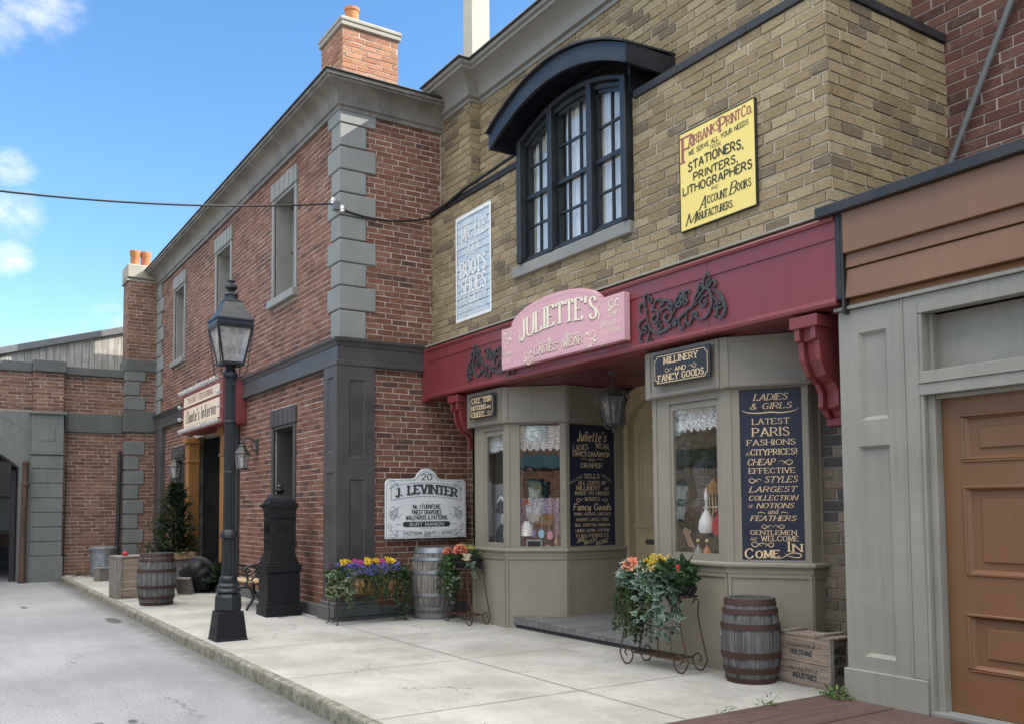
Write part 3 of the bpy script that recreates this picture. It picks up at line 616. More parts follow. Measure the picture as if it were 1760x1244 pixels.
# ------------------------------------------------------------ lettering drawn with a broad pen
GL = {
'A': (7, "0,0 3.5,10|3.5,10 7,0|1.5,3.4 5.6,3.4"), 'B': (6.2, "0,0 0,10|~0,10 3.6,9.9 5.4,7.7 3.8,5.3 0,5.2|~0,5.2 4.4,5 6.2,2.6 4.2,.1 0,0"),
'C': (6.7, "~6.3,7.6 5,9.6 3.4,10 1.2,8.6 .2,5 1.2,1.4 3.4,0 5.2,.5 6.5,2.4"), 'D': (6.9, "0,0 0,10|~0,10 3.4,9.9 6,7.9 6.8,5 6,2.1 3.4,.1 0,0"),
'E': (5.6, "0,0 0,10|0,10 5.3,10|0,5.2 4.2,5.2|0,0 5.6,0|5.3,10 5.3,8.4|5.6,0 5.6,1.7"), 'F': (5.4, "0,0 0,10|0,10 5.3,10|0,5.1 4.2,5.1|5.3,10 5.3,8.4"),
'G': (7, "~6.4,7.8 5,9.6 3.4,10 1.2,8.6 .2,5 1.2,1.4 3.4,0 5.4,.4 6.4,1.4|6.4,1 6.4,4.4|4.4,4.4 7,4.4"), 'H': (6.8, "0,0 0,10|6.8,0 6.8,10|0,5.2 6.8,5.2"),
'I': (1, ".5,0 .5,10"), 'J': (4, "~3.4,10 3.4,6 3.4,3 3.1,.8 2,-.4 .6,.2 .2,1.8"), 'K': (6.5, "0,0 0,10|5.9,10 .3,4.4|2,6 6.4,0"), 'L': (5.3, "0,0 0,10|0,0 5.3,0|5.3,0 5.3,1.8"),
'M': (8.4, ".4,0 .8,10|.8,10 4.2,1|4.2,1 7.6,10|7.6,10 8,0"), 'N': (6.9, "0,0 0,10|0,10 6.9,0|6.9,0 6.9,10"), 'O': (7.2, "~3.6,10 1.2,8.6 .2,5 1.2,1.4 3.6,0 6,1.4 7,5 6,8.6 3.6,10"),
'P': (5.9, "0,0 0,10|~0,10 3.8,9.8 5.7,7.4 3.8,4.8 0,4.6"), 'Q': (7.2, "~3.6,10 1.2,8.6 .2,5 1.2,1.4 3.6,0 6,1.4 7,5 6,8.6 3.6,10|4,2.4 7.2,-1.4"), 'R': (6.3, "0,0 0,10|~0,10 3.8,9.8 5.6,7.4 3.8,4.9 0,4.7|2.8,4.7 6.3,0"),
'S': (5.8, "~5.2,8.2 4.2,9.6 2.8,10 .9,9.1 .6,7.3 2.2,5.7 4.2,4.7 5.4,2.9 4.8,.9 2.8,0 1.1,.5 .3,2.1"), 'T': (6.2, "3.1,0 3.1,10|0,10 6.2,10|0,10 0,8.4|6.2,10 6.2,8.4"),
'U': (6.6, "~0,10 0,6 .1,3 1,.9 3.3,0 5.6,.9 6.5,3 6.6,6 6.6,10"), 'V': (6.8, "0,10 3.4,0|3.4,0 6.8,10"), 'W': (9.4, "0,10 2.4,0|2.4,0 4.7,9|4.7,9 7,0|7,0 9.4,10"), 'X': (6.4, "0,0 6.4,10|0,10 6.4,0"),
'Y': (6.4, "0,10 3.2,4.8|6.4,10 3.2,4.8|3.2,4.8 3.2,0"), 'Z': (6, "0,10 6,10|6,10 0,0|0,0 6,0"), '&': (7, "~7,3.8 5,.8 2.6,0 .6,1 .4,3 2,4.8 4,6.6 4.4,8.6 3,10 1.6,8.8 2,6.8 4.2,3.4 7,0"),
'!': (1, ".5,3 .5,10|.5,0 .5,1.2"), '.': (.9, ".4,0 .4,1.2"), ',': (.9, ".6,1 .2,-1.6"), "'": (1.2, ".6,10.4 .3,7.4"), '-': (2.8, "0,4.4 2.8,4.4"), ' ': (3.2, ""),
'0': (5.8, "~2.9,10 .9,8.4 .2,5 .9,1.6 2.9,0 4.9,1.6 5.6,5 4.9,8.4 2.9,10"), '1': (2.2, "0,8.2 1.6,10|1.6,10 1.6,0"), '2': (5.4, "~.3,7.6 1.4,9.6 3,10 4.8,9 5,7 3.4,4 .2,.2|.2,.1 5.4,.1"),
'8': (5.4, "~2.7,5.4 .8,6.6 .8,8.8 2.7,10 4.6,8.8 4.6,6.6 2.7,5.4 .5,3.8 .4,1.4 2.7,0 5,1.4 4.9,3.8 2.7,5.4"), '9': (5.4, "~5,7.2 3.8,5 2,4.8 .5,6 .5,8.6 2.4,10 4.4,9.2 5,7 4.6,3 3,.4 1,.2"), '4': (5.6, "4,0 4,10|4,10 0,3|0,3 5.6,3"),
'a': (5, "~4.4,5 3.2,6 1.6,5.6 .4,3.6 .4,1.4 1.6,0 3.2,.8 4.3,2.6|~4.4,6 4.4,3 4.4,.8 4.9,0 5.5,.5"), 'c': (4.3, "~4,4.8 3,6 1.4,5.4 .3,3 1.2,.5 2.8,0 4.2,1.2"),
'd': (5, "~4.4,5 3.2,6 1.6,5.6 .4,3.6 .4,1.4 1.6,0 3.2,.8 4.3,2.6|4.4,10 4.4,0"), 'e': (4.6, "~.6,3 4.2,3.4 3.8,5.2 2.4,6 .9,5 .3,3 1,.8 2.6,0 4.4,1.2"), 'f': (3.6, "~4,9.2 2.8,10 1.8,8.6 1.6,6 1.6,3 1.6,0|0,6 3.4,6"),
'i': (1.2, ".6,0 .6,6|.6,7.8 .6,9"), 'l': (1.2, ".6,0 .6,10"), 'n': (4.6, ".4,0 .4,6|~.4,4 1.6,5.7 3.2,6 4.2,4.6 4.2,2 4.2,0"), 'o': (4.8, "~2.4,6 .8,5 .3,3 .8,1 2.4,0 4,1 4.5,3 4,5 2.4,6"),
'r': (3.4, ".4,0 .4,6|~.4,3.8 1.4,5.6 2.6,6 3.3,5.3"), 's': (3.6, "~3.4,5 2.2,6 .8,5.2 1.2,3.6 2.8,2.6 3.4,1.2 2,0 .2,.9"), 't': (3.6, "~1.6,9 1.5,4 1.5,1.4 2.2,0 3.6,.8|0,6.2 3.4,6.2"),
'u': (4.6, "~.4,6 .4,3 .4,1.6 1.4,0 2.8,.6 4,2.4|4.2,6 4.2,0"), 'y': (4.6, "~.4,6 .5,2.6 1.6,1 3,1.6 4.2,3.4|~4.4,6 4.3,2 4.2,-1 3.2,-3 1.2,-2.8"), 'g': (5, "~4.4,5 3.2,6 1.6,5.6 .4,3.6 .4,1.4 1.6,0 3.2,.8 4.3,2.6|~4.4,6 4.4,2 4.4,-1 3.4,-3 1.4,-3 .4,-2"),
}
def ribbon(mb, pts, wf, fr, depth, th=0.0):
    """flat (or thick) band along 2D points; wf(i, direction) gives half widths"""
    O, U, V, N = fr; n = len(pts); L = []; R = []
    for i, p in enumerate(pts):
        a = pts[max(i-1, 0)]; b = pts[min(i+1, n-1)]; t = Vector((b[0]-a[0], b[1]-a[1]))
        if t.length < 1e-9: t = Vector((1, 0))
        t.normalize(); w = wf(i/(n-1) if n > 1 else 0, t); nx, ny = -t.y*w, t.x*w
        L.append((p[0]+nx, p[1]+ny)); R.append((p[0]-nx, p[1]-ny))
    P = lambda q, d: O+U*q[0]+V*q[1]+N*d
    vs = [P(q, depth) for q in L]+[P(q, depth) for q in R]
    fs = [(n+i, n+i+1, i+1, i) for i in range(n-1)]
    if th > 0:
        b = 2*n; vs += [P(q, depth-th) for q in L]+[P(q, depth-th) for q in R]
        for i in range(n-1):
            fs += [(b+i, i, i+1, b+i+1), (n+i, b+n+i, b+n+i+1, n+i+1)]
        fs += [(0, b, b+n, n), (n-1, 2*n-1, b+2*n-1, b+n-1)]
    mb.add(vs, fs)
def nextd(mb, base=0.0022):
    mb.cnt = (mb.cnt+1) % 9; return base+mb.cnt*0.00022
def text_width(s, smallcaps, track):
    w = 0
    for ch in s:
        k = 1.0
        if smallcaps and ch.islower(): ch = ch.upper(); k = 0.74
        w += (GL[ch][0]+track)*k
    return w-track
def text(mb, s, u, v, h, fr, align='c', fit=None, thick=0.16, thin=0.07, serif=True, slant=0.0, smallcaps=False, track=2.1, rise=0.0, arc=0.0, maxw=None, jitter=0.0):
    sc_ = h/10.0; w = text_width(s, smallcaps, track)*sc_; kx = (fit/w) if fit else 1.0
    if maxw and w*kx > maxw: kx = maxw/w
    W = w*kx; x = u-(W/2 if align == 'c' else (W if align == 'r' else 0)); u0 = x
    ht, hn = thick*h*.36, thin*h*.40; kk = min(1.0, 0.35+0.65*kx)
    def pen(i, t): a = abs(t.y); return (hn+(ht*kk-hn)*a**1.5)
    for ch in s:
        k = 1.0
        if smallcaps and ch.islower(): ch = ch.upper(); k = 0.74
        gw, st = GL[ch]
        def T(px, py):
            X = x+(px*k+slant*py*k)*sc_*kx; q = (X-u0)/max(W, 1e-6)*2-1
            return (X, v+py*k*sc_+rise*(X-u)+arc*(1-q*q))
        for s_ in filter(None, st.split('|')):
            sm = s_[0] == '~'; pts = [tuple(float(a) for a in p.split(',')) for p in s_.lstrip('~').split()]
            raw = pts
            if sm: pts = [(p.x, p.y) for p in smooth_pts([(a, b, 0) for a, b in pts], 4)]
            d = nextd(mb); ribbon(mb, [T(*p) for p in pts], pen, fr, d)
            if serif and not sm:
                (x0, y0), (x1, y1) = raw[0], raw[-1]
                if abs(y1-y0) > 1.5*abs(x1-x0) and abs(y1-y0) > 3.5:
                    for (px, py) in (raw[0], raw[-1]):
                        if abs(py) < 0.1 or abs(py-10) < 0.1 or (abs(py-6) < 0.1 and ch.islower()):
                            c = T(px, py); l = thick*h*0.72*kk; ribbon(mb, [(c[0]-l, c[1]), (c[0]+l, c[1])], lambda i, t: max(hn, 0.026*h), fr, nextd(mb))
        x += (gw+track)*k*sc_*kx
def line(mb, pts, w, fr, depth=None, th=0.0, taper=False):
    d = nextd(mb) if depth is None else depth
    ribbon(mb, pts, (lambda i, t: w/2*(math.sin(PI*min(1, max(0.0, i)))*0.85+0.15)) if taper else (lambda i, t: w/2), fr, d, th)
def curve(mb, pts, w, fr, depth=None, th=0.0, taper=True, k=5):
    line(mb, [(p.x, p.y) for p in smooth_pts([(a, b, 0) for a, b in pts], k)], w, fr, depth, th, taper)
def spiral_pts(c, r, a0, turns, n=22, grow=1.0):
    return [(c[0]+r*(1-0.86*i/n)*math.cos(a0+2*PI*turns*i/n), c[1]+r*grow*(1-0.86*i/n)*math.sin(a0+2*PI*turns*i/n)) for i in range(n+1)]
def rectline(mb, u0, u1, v0, v1, w, fr, notch=0.0):
    if notch <= 0: P = [(u0, v0), (u1, v0), (u1, v1), (u0, v1)]
    else:
        P = []
        for cx, cy, a in ((u1, v0, PI), (u1, v1, 1.5*PI), (u0, v1, 2*PI), (u0, v0, 2.5*PI)):
            for j in range(5): b = a-PI/2*j/4; P.append((cx+notch*math.cos(b), cy+notch*math.sin(b)))
    P = P+[P[0]]
    for a, b in zip(P, P[1:]): line(mb, [a, b], w, fr)
def flourish(mb, u, v, s, fr, w=0.006, flip=1, updown=1):
    """a leafy scroll"""
    T = lambda pts: [(u+flip*a*s, v+updown*b*s) for a, b in pts]
    curve(mb, T([(0, 0), (.35, .12), (.7, .05), (.95, .22), (.85, .45), (.62, .42), (.62, .25)]), w, fr)
    curve(mb, T([(.2, .05), (.35, -.22), (.6, -.25), (.68, -.1), (.55, -.02)]), w, fr)
    curve(mb, T([(.45, .12), (.4, .35), (.22, .42), (.15, .3)]), w*1.6, fr)
    curve(mb, T([(.68, .08), (.9, -.05), (1.05, .02)]), w*1.8, fr)
def swash(mb, u, v, s, fr, w=0.006, flip=1):
    """a lying open scroll with a curled end"""
    T = lambda pts: [(u+flip*a*s, v+b*s) for a, b in pts]
    curve(mb, T([(0, .10), (.18, .26), (.40, .22), (.58, .06), (.76, -.02), (.94, .08), (.96, .24), (.84, .30), (.76, .20)]), w, fr)
    curve(mb, T([(.30, .02), (.50, .16), (.68, .30), (.84, .38)]), w*.8, fr)
def sign_board(name, label, cat, fr, u0, u1, v0, v1, th, mat, edge=None, poly=None, group=None, bevel=0.004, off=0.0):
    """thing with its origin at the board's foot; returns (thing, frame whose n=0 is the board's front)"""
    O, U, V, N = fr
    base = O+U*((u0+u1)/2)+V*v0
    t = thing(name, label, cat, tuple(base), 0.0, group)
    mb = MB()
    if poly: mb.prism(poly, fr, off, off+th)
    else: mb.obox(fr, u0, u1, v0, v1, off, off+th)
    mb.build('board', mat, t, bevel=bevel)
    if edge is not None:
        e = MB(); w = 0.006
        for a, b, c, d in ((u0-w, u1+w, v0-w, v0), (u0-w, u1+w, v1, v1+w), (u0-w, u0, v0, v1), (u1, u1+w, v0, v1)): e.obox(fr, a, b, c, d, off, off+th+0.004)
        e.build('edging', edge, t)
    return t, (O+N*(off+th), U, V, N)
# ------------------------------------------------------------ the setting
def struct(name, mb, m, bevel=0.0):
    o = mb.build(name, m, bevel=bevel); o['kind'] = 'structure'; return o
mb = MB(); mb.quad((-400, -300, -0.17), (300, -300, -0.17), (300, 400, -0.17), (-400, 400, -0.17)); struct('ground', mb, M['earth'])
mb = MB(); mb.quad((-60, -9, -0.12), (25, -9, -0.12), (25, 2.66, -0.12), (-60, 2.66, -0.12)); struct('road', mb, M['asphalt'])
mb = MB(); mb.box(-23.85, -4.76, 2.665, 8.6, -0.16, 0.0)
pav = struct('pavement', mb, M['pavement'])
mb = MB(); rj = random.Random(4)
def jag(a, b, w, z):
    n = 26; a = Vector(a); b = Vector(b); t = (b-a).normalized(); nn = Vector((-t.y, t.x)); P = [a+(b-a)*i/n+nn*rj.uniform(-.004, .004) for i in range(n+1)]
    for p, q in zip(P, P[1:]): mb.quad((p.x-nn.x*w, p.y-nn.y*w, z), (p.x+nn.x*w, p.y+nn.y*w, z), (q.x+nn.x*w, q.y+nn.y*w, z), (q.x-nn.x*w, q.y-nn.y*w, z))
for x in (-21, -19, -17, -15, -13.1, -11.2, -9.8, -7.9, -6.0): jag((x, 2.66), (x, 6.1), 0.004, 0.0035)
jag((-23.8, 4.54), (-4.76, 4.54), 0.004, 0.0047)
mb.build('joint', M['joint'], pav)
mb = MB(); prof = [(0, -0.17), (0.03, -0.17), (0.040, -0.12), (0.034, -0.03), (0.026, -0.010), (0.012, -0.001), (0.0, 0.0012), (-0.05, 0.0012), (-0.05, -.1)]
xs = [-23.85, -21.0, -19.0, -17.2, -15.0, -12.9, -11.2, -9.3, -7.9, -6.0, -4.9, -4.0]
for a, b in zip(xs, xs[1:]): mb.sweep([(a, 2.667), (b-0.006, 2.667)], [(p+rj.uniform(-.004, .004) if p > .01 else p, z) for p, z in prof])
struct('kerb', mb, M['kerb'])
# boardwalk of dark red planks running away from the street, beside the concrete
mb = MB()
x = -4.735
for i in range(26):
    w = 0.305+rj.uniform(-.006, .006); z = 0.008+rj.uniform(-.003, .003)
    mb.box(x, x+w-0.010, 2.72, 6.6, -0.1, z); x += w
struct('boardwalk', mb, M['deck_red'], bevel=0.004)
mb = MB(); mb.box(-4.735, 3.2, 2.72, 6.6, -0.16, -0.035); struct('boardwalk_base', mb, M['joint'])

# ------------------------------------------------------------ window kit for the brick building
def cased_window(parent, fr, u0, u1, v0, v1, depth, mat, lintel=True, sashcols=2, sashrows=4, dark=False):
    """casing, lintel of painted soldier bricks, sill, deep reveal, sash at the back. fr n=0 is the wall face"""
    O, U, V, N = fr
    f = MB(); w = 0.10
    for a, b, c, d in ((u0-w, u0, v0, v1), (u1, u1+w, v0, v1)): f.obox(fr, a, b, c, d, -0.02, 0.03)
    f.obox(fr, u0, u1, v1-0.05, v1-0.001, -0.03, 0.022)
    win = f.build('window', mat, parent, bevel=0.005)
    r = MB(); P = lambda u, v, n: O+U*u+V*v+N*n; e = 0.006
    r.quad(P(u0+e, v0, -.03), P(u0+e, v1, -.03), P(u0+e, v1, -depth), P(u0+e, v0, -depth)); r.quad(P(u1-e, v0, -.03), P(u1-e, v0, -depth), P(u1-e, v1, -depth), P(u1-e, v1, -.03))
    r.quad(P(u0, v1-.055, -.03), P(u1, v1-.055, -.03), P(u1, v1-.055, -depth), P(u0, v1-.055, -depth)); r.quad(P(u0, v0+e, -.03), P(u0, v0+e, -depth), P(u1, v0+e, -depth), P(u1, v0+e, -.03))
    r.build('reveal', mat, win)
    if lintel:
        l = MB(); n = 11; W = (u1-u0+2*w+0.06)/n; a = u0-w-0.03
        for i in range(n): l.obox(fr, a+i*W+0.006, a+(i+1)*W-0.006, v1, v1+0.27, -0.02, 0.045+0.006*(i % 2))
        l.obox(fr, a, a+n*W, v1+0.002, v1+0.268, -0.02, 0.035)
        l.build('lintel', mat, win, bevel=0.004)
    s = MB(); s.obox(fr, u0-w-0.04, u1+w+0.04, v0-0.13, v0, -0.02, 0.10); s.build('sill', M['frame_grey'] if not dark else mat, win, bevel=0.01)
    fm = MB(); fd = depth-0.07; b = 0.055
    for p in ((u0, u0+b, v0, v1), (u1-b, u1, v0, v1), (u0, u1, v0, v0+b), (u0, u1, v1-b-.05, v1-.05), (u0, u1, (v0+v1)/2-b/2, (v0+v1)/2+b/2)): fm.obox(fr, *p, -fd-0.05, -fd)
    for i in range(1, sashcols): x = u0+(u1-u0)*i/sashcols; fm.obox(fr, x-.014, x+.014, v0, v1-.05, -fd-.04, -fd-.008)
    for i in range(1, sashrows): z = v0+(v1-v0)*i/sashrows; fm.obox(fr, u0, u1, z-.014, z+.014, -fd-.041, -fd-.007)
    fm.build('sash', M['charcoal'] if dark else mat, win)
    g = MB(); g.obox(fr, u0+.02, u1-.02, v0+.02, v1-.06, -fd-.030, -fd-.024); g.build('pane', M['glass'], win)
    if not dark:
        c = MB(); n = 16
        pts = [(u0+(u1-u0)*i/n, 0.02*math.sin(i*1.9)) for i in range(n+1)]
        for (a, da), (b_, db) in zip(pts, pts[1:]): c.quad(P(a, v0, -fd-.12+da), P(b_, v0, -fd-.12+db), P(b_, v1, -fd-.12+db), P(a, v1, -fd-.12+da))
        c.build('curtain', M['curtain'], win, smooth=True)
    return win

# ------------------------------------------------------------ the red brick building on the left
LB = thing('brick_building', 'two storey red brick building with grey corner quoins, charcoal trim and curved cornice', 'building', (-11.65, 4.73, -0.12))
XL, XR, YF = -23.62, -11.65, 4.73
fF = frame((0, YF, 0)); fS = frame((XR, 0, 0), PI/2)           # front faces -Y (u=X), side faces +X (u=Y)
UW = [(-14.5, -13.5), (-18.07, -17.1), (-21.72, -20.8)]
holes = [(a, b, 4.95, 6.64) for a, b in UW]+[(-14.45, -13.5, 1.06, 2.86), (-21.66, -20.75, 1.06, 2.70), (-19.85, -16.55, 0.0, 3.05)]
mb = MB(); mb.wall(fF, XL, XR-0.3, -0.16, 7.2, holes, 0.3); mb.box(XR-0.3, XR, YF, 8.4, -0.16, 7.2)
mb.box(XL, XL+0.25, YF+0.3, 9.5, -0.16, 7.2)
ah = [(a-.10, b+.10, 4.82, 6.64+.25) for a, b in UW]+[(-14.55, -13.4, .93, 3.1), (-21.76, -20.65, .93, 2.94), (-20.3, -16.4, -.2, 3.3)]
brickwork(mb, fF, XL, XR+.008, .17, 7.1, ah, B['red'], 1); brickwork(mb, fS, YF-.008, 6.3, .17, 7.1, [], B['red'], 2); brickwork(mb, fS, 6.3, 8.3, .17, 3.1, [], B['red'], 3)
mb.build('wall', B['red']['mats'], LB)
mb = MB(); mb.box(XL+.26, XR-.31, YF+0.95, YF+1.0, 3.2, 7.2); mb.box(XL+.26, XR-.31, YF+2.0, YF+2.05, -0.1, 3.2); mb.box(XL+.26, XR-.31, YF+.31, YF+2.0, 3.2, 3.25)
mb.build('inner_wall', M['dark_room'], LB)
mb = MB(); mb.box(XL-.05, XR+.02, YF-.02, 9.4, 7.2, 7.42); mb.build('roof', M['roof'], LB)
for a, b in UW: cased_window(LB, fF, a, b, 4.95, 6.64, 0.35, M['frame_grey'])
for a, b, t in ((-14.45, -13.5, 2.86), (-21.66, -20.75, 2.70)): cased_window(LB, fF, a, b, 1.06, t, 0.40, M['charcoal'], dark=True)
# cornice
mb = MB(); CP = [(-0.05, 7.10), (0.045, 7.10), (0.05, 7.155), (0.078, 7.165), (0.085, 7.235), (0.098, 7.27), (0.118, 7.305), (0.15, 7.34), (0.19, 7.368), (0.24, 7.39), (0.285, 7.402), (0.298, 7.405), (0.30, 7.435), (0.335, 7.44), (0.34, 7.478), (0.30, 7.50), (-0.05, 7.51)]
mb.sweep([(XL-.3, YF), (XR, YF), (XR, 6.44)], CP); mb.build('cornice', M['cornice'], LB)
mb = MB(); mb.sweep([(XL-.3, YF), (XR, YF), (XR, 6.44)], [(0.2, 7.494), (0.362, 7.482), (0.368, 7.492), (0.36, 7.504), (0.2, 7.512)]); mb.build('cornice_flashing', M['blacktrim'], LB)
# quoins
mb = MB(); zs = [3.87, 4.27, 4.61, 4.94, 5.27, 5.60, 5.93, 6.26, 6.59, 6.92, 7.12]
for i, (a, b) in enumerate(zip(zs, zs[1:])):
    lg = i % 2 == 1; lf, ls = (0.42, 0.52) if lg else (0.28, 0.37); p = 0.035
    mb.box(XR-lf, XR+p, YF-p, YF+ls, a+0.008, b-0.008)
mb.build('quoins', M['stone'], LB, bevel=0.012)
mb = MB()
zz = 3.87
i = 0
while zz < 7.1:
    l = 0.72 if i % 2 else 0.48; mb.box(XL-.02, XL+l, YF-.045, YF+.02, zz+.008, min(7.12, zz+0.36)-.008); zz += 0.36; i += 1
mb.build('quoins', M['stone'], LB, bevel=0.012)
# belt course
BP = [(-0.03, 3.49), (0.085, 3.49), (0.095, 3.50), (0.095, 3.545), (0.075, 3.56), (0.075, 3.745), (0.088, 3.76), (0.098, 3.80), (0.105, 3.805), (0.125, 3.83), (0.13, 3.862), (-0.03, 3.872)]
mb = MB(); mb.sweep([(-16.0, YF), (XR, YF), (XR, 6.075)], BP); mb.build('belt_course', M['charcoal'], LB)
mb = MB(); mb.sweep([(XL-.1, YF), (-19.3, YF)], BP); mb.build('belt_course', M['charcoal'], LB)
# corner pilaster with sunk panels and plinth
def sunk_panels(mb, fr, u0, u1, v0, v1, n0, n1, rec, panels):
    """slab face with recessed panels (u0,u1,v0,v1) ; n1 front"""
    us = sorted({u0, u1} | {p[0] for p in panels} | {p[1] for p in panels}); vs_ = sorted({v0, v1} | {p[2] for p in panels} | {p[3] for p in panels})
    O, U, V, N = fr; P = lambda u, v, n: O+U*u+V*v+N*n
    for a, b in zip(us, us[1:]):
        for c, d in zip(vs_, vs_[1:]):
            hit = any(p[0] < (a+b)/2 < p[1] and p[2] < (c+d)/2 < p[3] for p in panels)
            if not hit: mb.quad(P(a, c, n1), P(b, c, n1), P(b, d, n1), P(a, d, n1))
    for a, b, c, d in panels:
        i = rec*0.9; q = n1-rec
        mb.quad(P(a+i, c+i, q), P(b-i, c+i, q), P(b-i, d-i, q), P(a+i, d-i, q))
        for A, B, C_, D in (((a, c), (b, c), (b-i, c+i), (a+i, c+i)), ((b, c), (b, d), (b-i, d-i), (b-i, c+i)), ((b, d), (a, d), (a+i, d-i), (b-i, d-i)), ((a, d), (a, c), (a+i, c+i), (a+i, d-i))):
            mb.quad(P(*A, n1), P(*B, n1), P(*C_, q), P(*D, q))
    mb.quad(P(u0, v0, n0), P(u0, v0, n1), P(u0, v1, n1), P(u0, v1, n0)); mb.quad(P(u1, v0, n1), P(u1, v0, n0), P(u1, v1, n0), P(u1, v1, n1))
    mb.quad(P(u0, v1, n1), P(u1, v1, n1), P(u1, v1, n0), P(u0, v1, n0)); mb.quad(P(u0, v0, n0), P(u1, v0, n0), P(u1, v0, n1), P(u0, v0, n1))
mb = MB(); fp = 0.085
sunk_panels(mb, fF, XR-0.40, XR+fp-.003, 0.24, 3.49, -0.02, fp, 0.02, [(XR-.29, XR-.04, 2.30, 3.34), (XR-.29, XR-.04, 0.5, 2.02)])
sunk_panels(mb, fS, YF-fp+.002, YF+0.48, 0.24, 3.488, -0.02, fp, 0.02, [(YF+.10, YF+.335, 2.22, 3.30), (YF+.10, YF+.335, 0.5, 1.92)])
mb.build('pilaster', M['charcoal'], LB)
mb = MB(); mb.box(XR-.47, XR+.15, YF-.15, YF+.54, -0.14, 0.20); mb.box(XR-.44, XR+.12, YF-.12, YF+.51, 0.20, 0.25); mb.build('pilaster_plinth', M['stone_dark'], LB, bevel=0.012)
mb = MB(); mb.box(-16.4, XR-.475, YF-.09, YF+.05, -0.14, 0.17); mb.box(XR-.05, XR+.07, YF+.545, 6.7, -0.14, 0.17); mb.build('base_course', M['stone_dark'], LB, bevel=0.012)
# entrance: charcoal boards, oak posts, recessed door
mb = MB(); sunk_panels(mb, fF, -16.95, -16.40, -.1, 3.3, -0.1, 0.05, 0.012, [(-16.86, -16.50, 0.2, 3.1)]); sunk_panels(mb, fF, -20.3, -19.9, -.1, 3.3, -0.1, 0.05, 0.012, [(-20.2, -20.0, .2, 3.1)]); mb.build('entrance_pilaster', M['charcoal_warm'], LB)
mb = MB(); mb.box(XL+.15, XL+.75, YF-.08, YF+.02, -.1, 3.49); mb.box(XL+.75, XL+1.02, YF-.12, YF+.02, -.1, 3.49); mb.build('pilaster', M['charcoal'], LB, bevel=0.01)
mb = MB(); mb.box(-19.85, -16.9, YF+1.00, YF+1.08, -.1, 3.2); mb.box(-19.9, -19.84, YF+.2, YF+1.0, -.1, 3.2); mb.box(-16.96, -16.9, YF+.05, YF+1.0, -.1, 3.2)
for x in (-19.3, -18.55, -17.9, -17.35): mb.box(x, x+.05, YF+.96, YF+1.0, -.1, 3.1)
mb.box(-19.8, -16.97, YF+.95, YF+1.0, 2.28, 2.46)
mb.build('entrance_lining', M['charcoal_warm'], LB, bevel=0.006)
dr = MB(); sunk_panels(dr, frame((0, YF+.99, 0)), -18.45, -17.45, .02, 2.26, -.02, .03, .015, [(-18.3, -17.6, .2, .9), (-18.3, -17.6, 1.05, 2.1)]); d_ = dr.build('door', M['charcoal_warm'], LB)
h = MB(); h.ball((-17.55, YF+.93, 1.02), .03); h.build('handle', M['pewter'], d_, smooth=True)
mb = MB(); mb.box(-19.9, -16.4, YF-.25, YF+1.0, -.05, .12); mb.build('doorstep', M['stone_dark'], LB, bevel=.012)
def oak_post(x):
    mb = MB(); mb.box(x-.13, x+.13, YF-.16, YF+.08, 0, 3.05)
    mb.box(x-.15, x+.15, YF-.18, YF+.09, 0, .35); mb.box(x-.15, x+.15, YF-.18, YF+.09, 2.52, 2.58); mb.box(x-.17, x+.17, YF-.21, YF+.09, 2.93, 3.06)
    mb.box(x-.05, x+.05, YF-.172, YF-.1, .4, 2.5); mb.build('entrance_post', M['oak'], LB, bevel=.012)
oak_post(-19.75); oak_post(-17.05)
# chimney on the roof corner
ch = MB(); ch.box(-12.75, -11.93, 4.86, 5.74, 7.3, 8.50); brickwork(ch, frame((0, 4.86, 0)), -12.75, -11.922, 7.4, 8.5, [], B['chim_sunlit'], 4); brickwork(ch, frame((-11.93, 0, 0), PI/2), 4.852, 5.74, 7.4, 8.5, [], B['chim_sunlit'], 5); ch = ch.build('chimney', B['chim_sunlit']['mats'], LB)
mb = MB(); mb.box(-12.79, -11.89, 4.82, 5.78, 8.50, 8.57); mb.box(-12.80, -11.88, 4.81, 5.79, 8.57, 8.63); mb.box(-12.74, -11.94, 4.87, 5.73, 8.63, 8.67); mb.build('chimney_cap', M['capstone'], ch, bevel=.012)
mb = MB(); mb.lathe((-12.2, 5.12, 8.6), [(.10, 0), (.10, .30), (.115, .31), (.115, .35), (.085, .36), (.08, .2)], 20); mb.build('chimney_pot', M['terracotta'], ch, smooth=True)

# ------------------------------------------------------------ brick tower at the far end
TW = thing('chimney_tower', 'tall red brick chimney stack with grey quoins and two terracotta pots, far end', 'chimney', (-23.9, 4.4, -0.12))
TX, TY0, TY1 = -23.6, 4.02, 4.71
mb = MB(); mb.box(-24.3, TX, TY0, TY1, -.16, 7.2); brickwork(mb, frame((0, TY0, 0)), -24.3, TX+.008, -.1, 7.2, [], B['far'], 6); brickwork(mb, frame((TX, 0, 0), PI/2), TY0-.008, TY1, -.1, 7.2, [], B['far'], 7); mb.build('wall', B['far']['mats'], TW)
mb = MB()
for a, b in ((3.45, 3.98), (4.96, 5.23)):
    mb = MB(); mb.box(-24.35, TX+.06, TY0-.06, TY1+.02, a, b); mb.build('band', M['stone_dark'], TW, bevel=.012)
mb = MB(); zz = 0.0; i = 0
while zz < 4.9:
    if not (3.3 < zz+.18 < 4.0):
        l = .42 if i % 2 == 0 else .29; mb.box(-24.3, TX+.04, TY0-.04, TY0+l, zz+.01, zz+.34)
    zz += .36; i += 1
    if 3.3 < zz < 3.7: zz = 3.99; i = 0; mb.build('quoins', M['stone_far'], TW, bevel=.012); mb = MB()
mb.build('quoins', M['stone_far'], TW, bevel=.012)
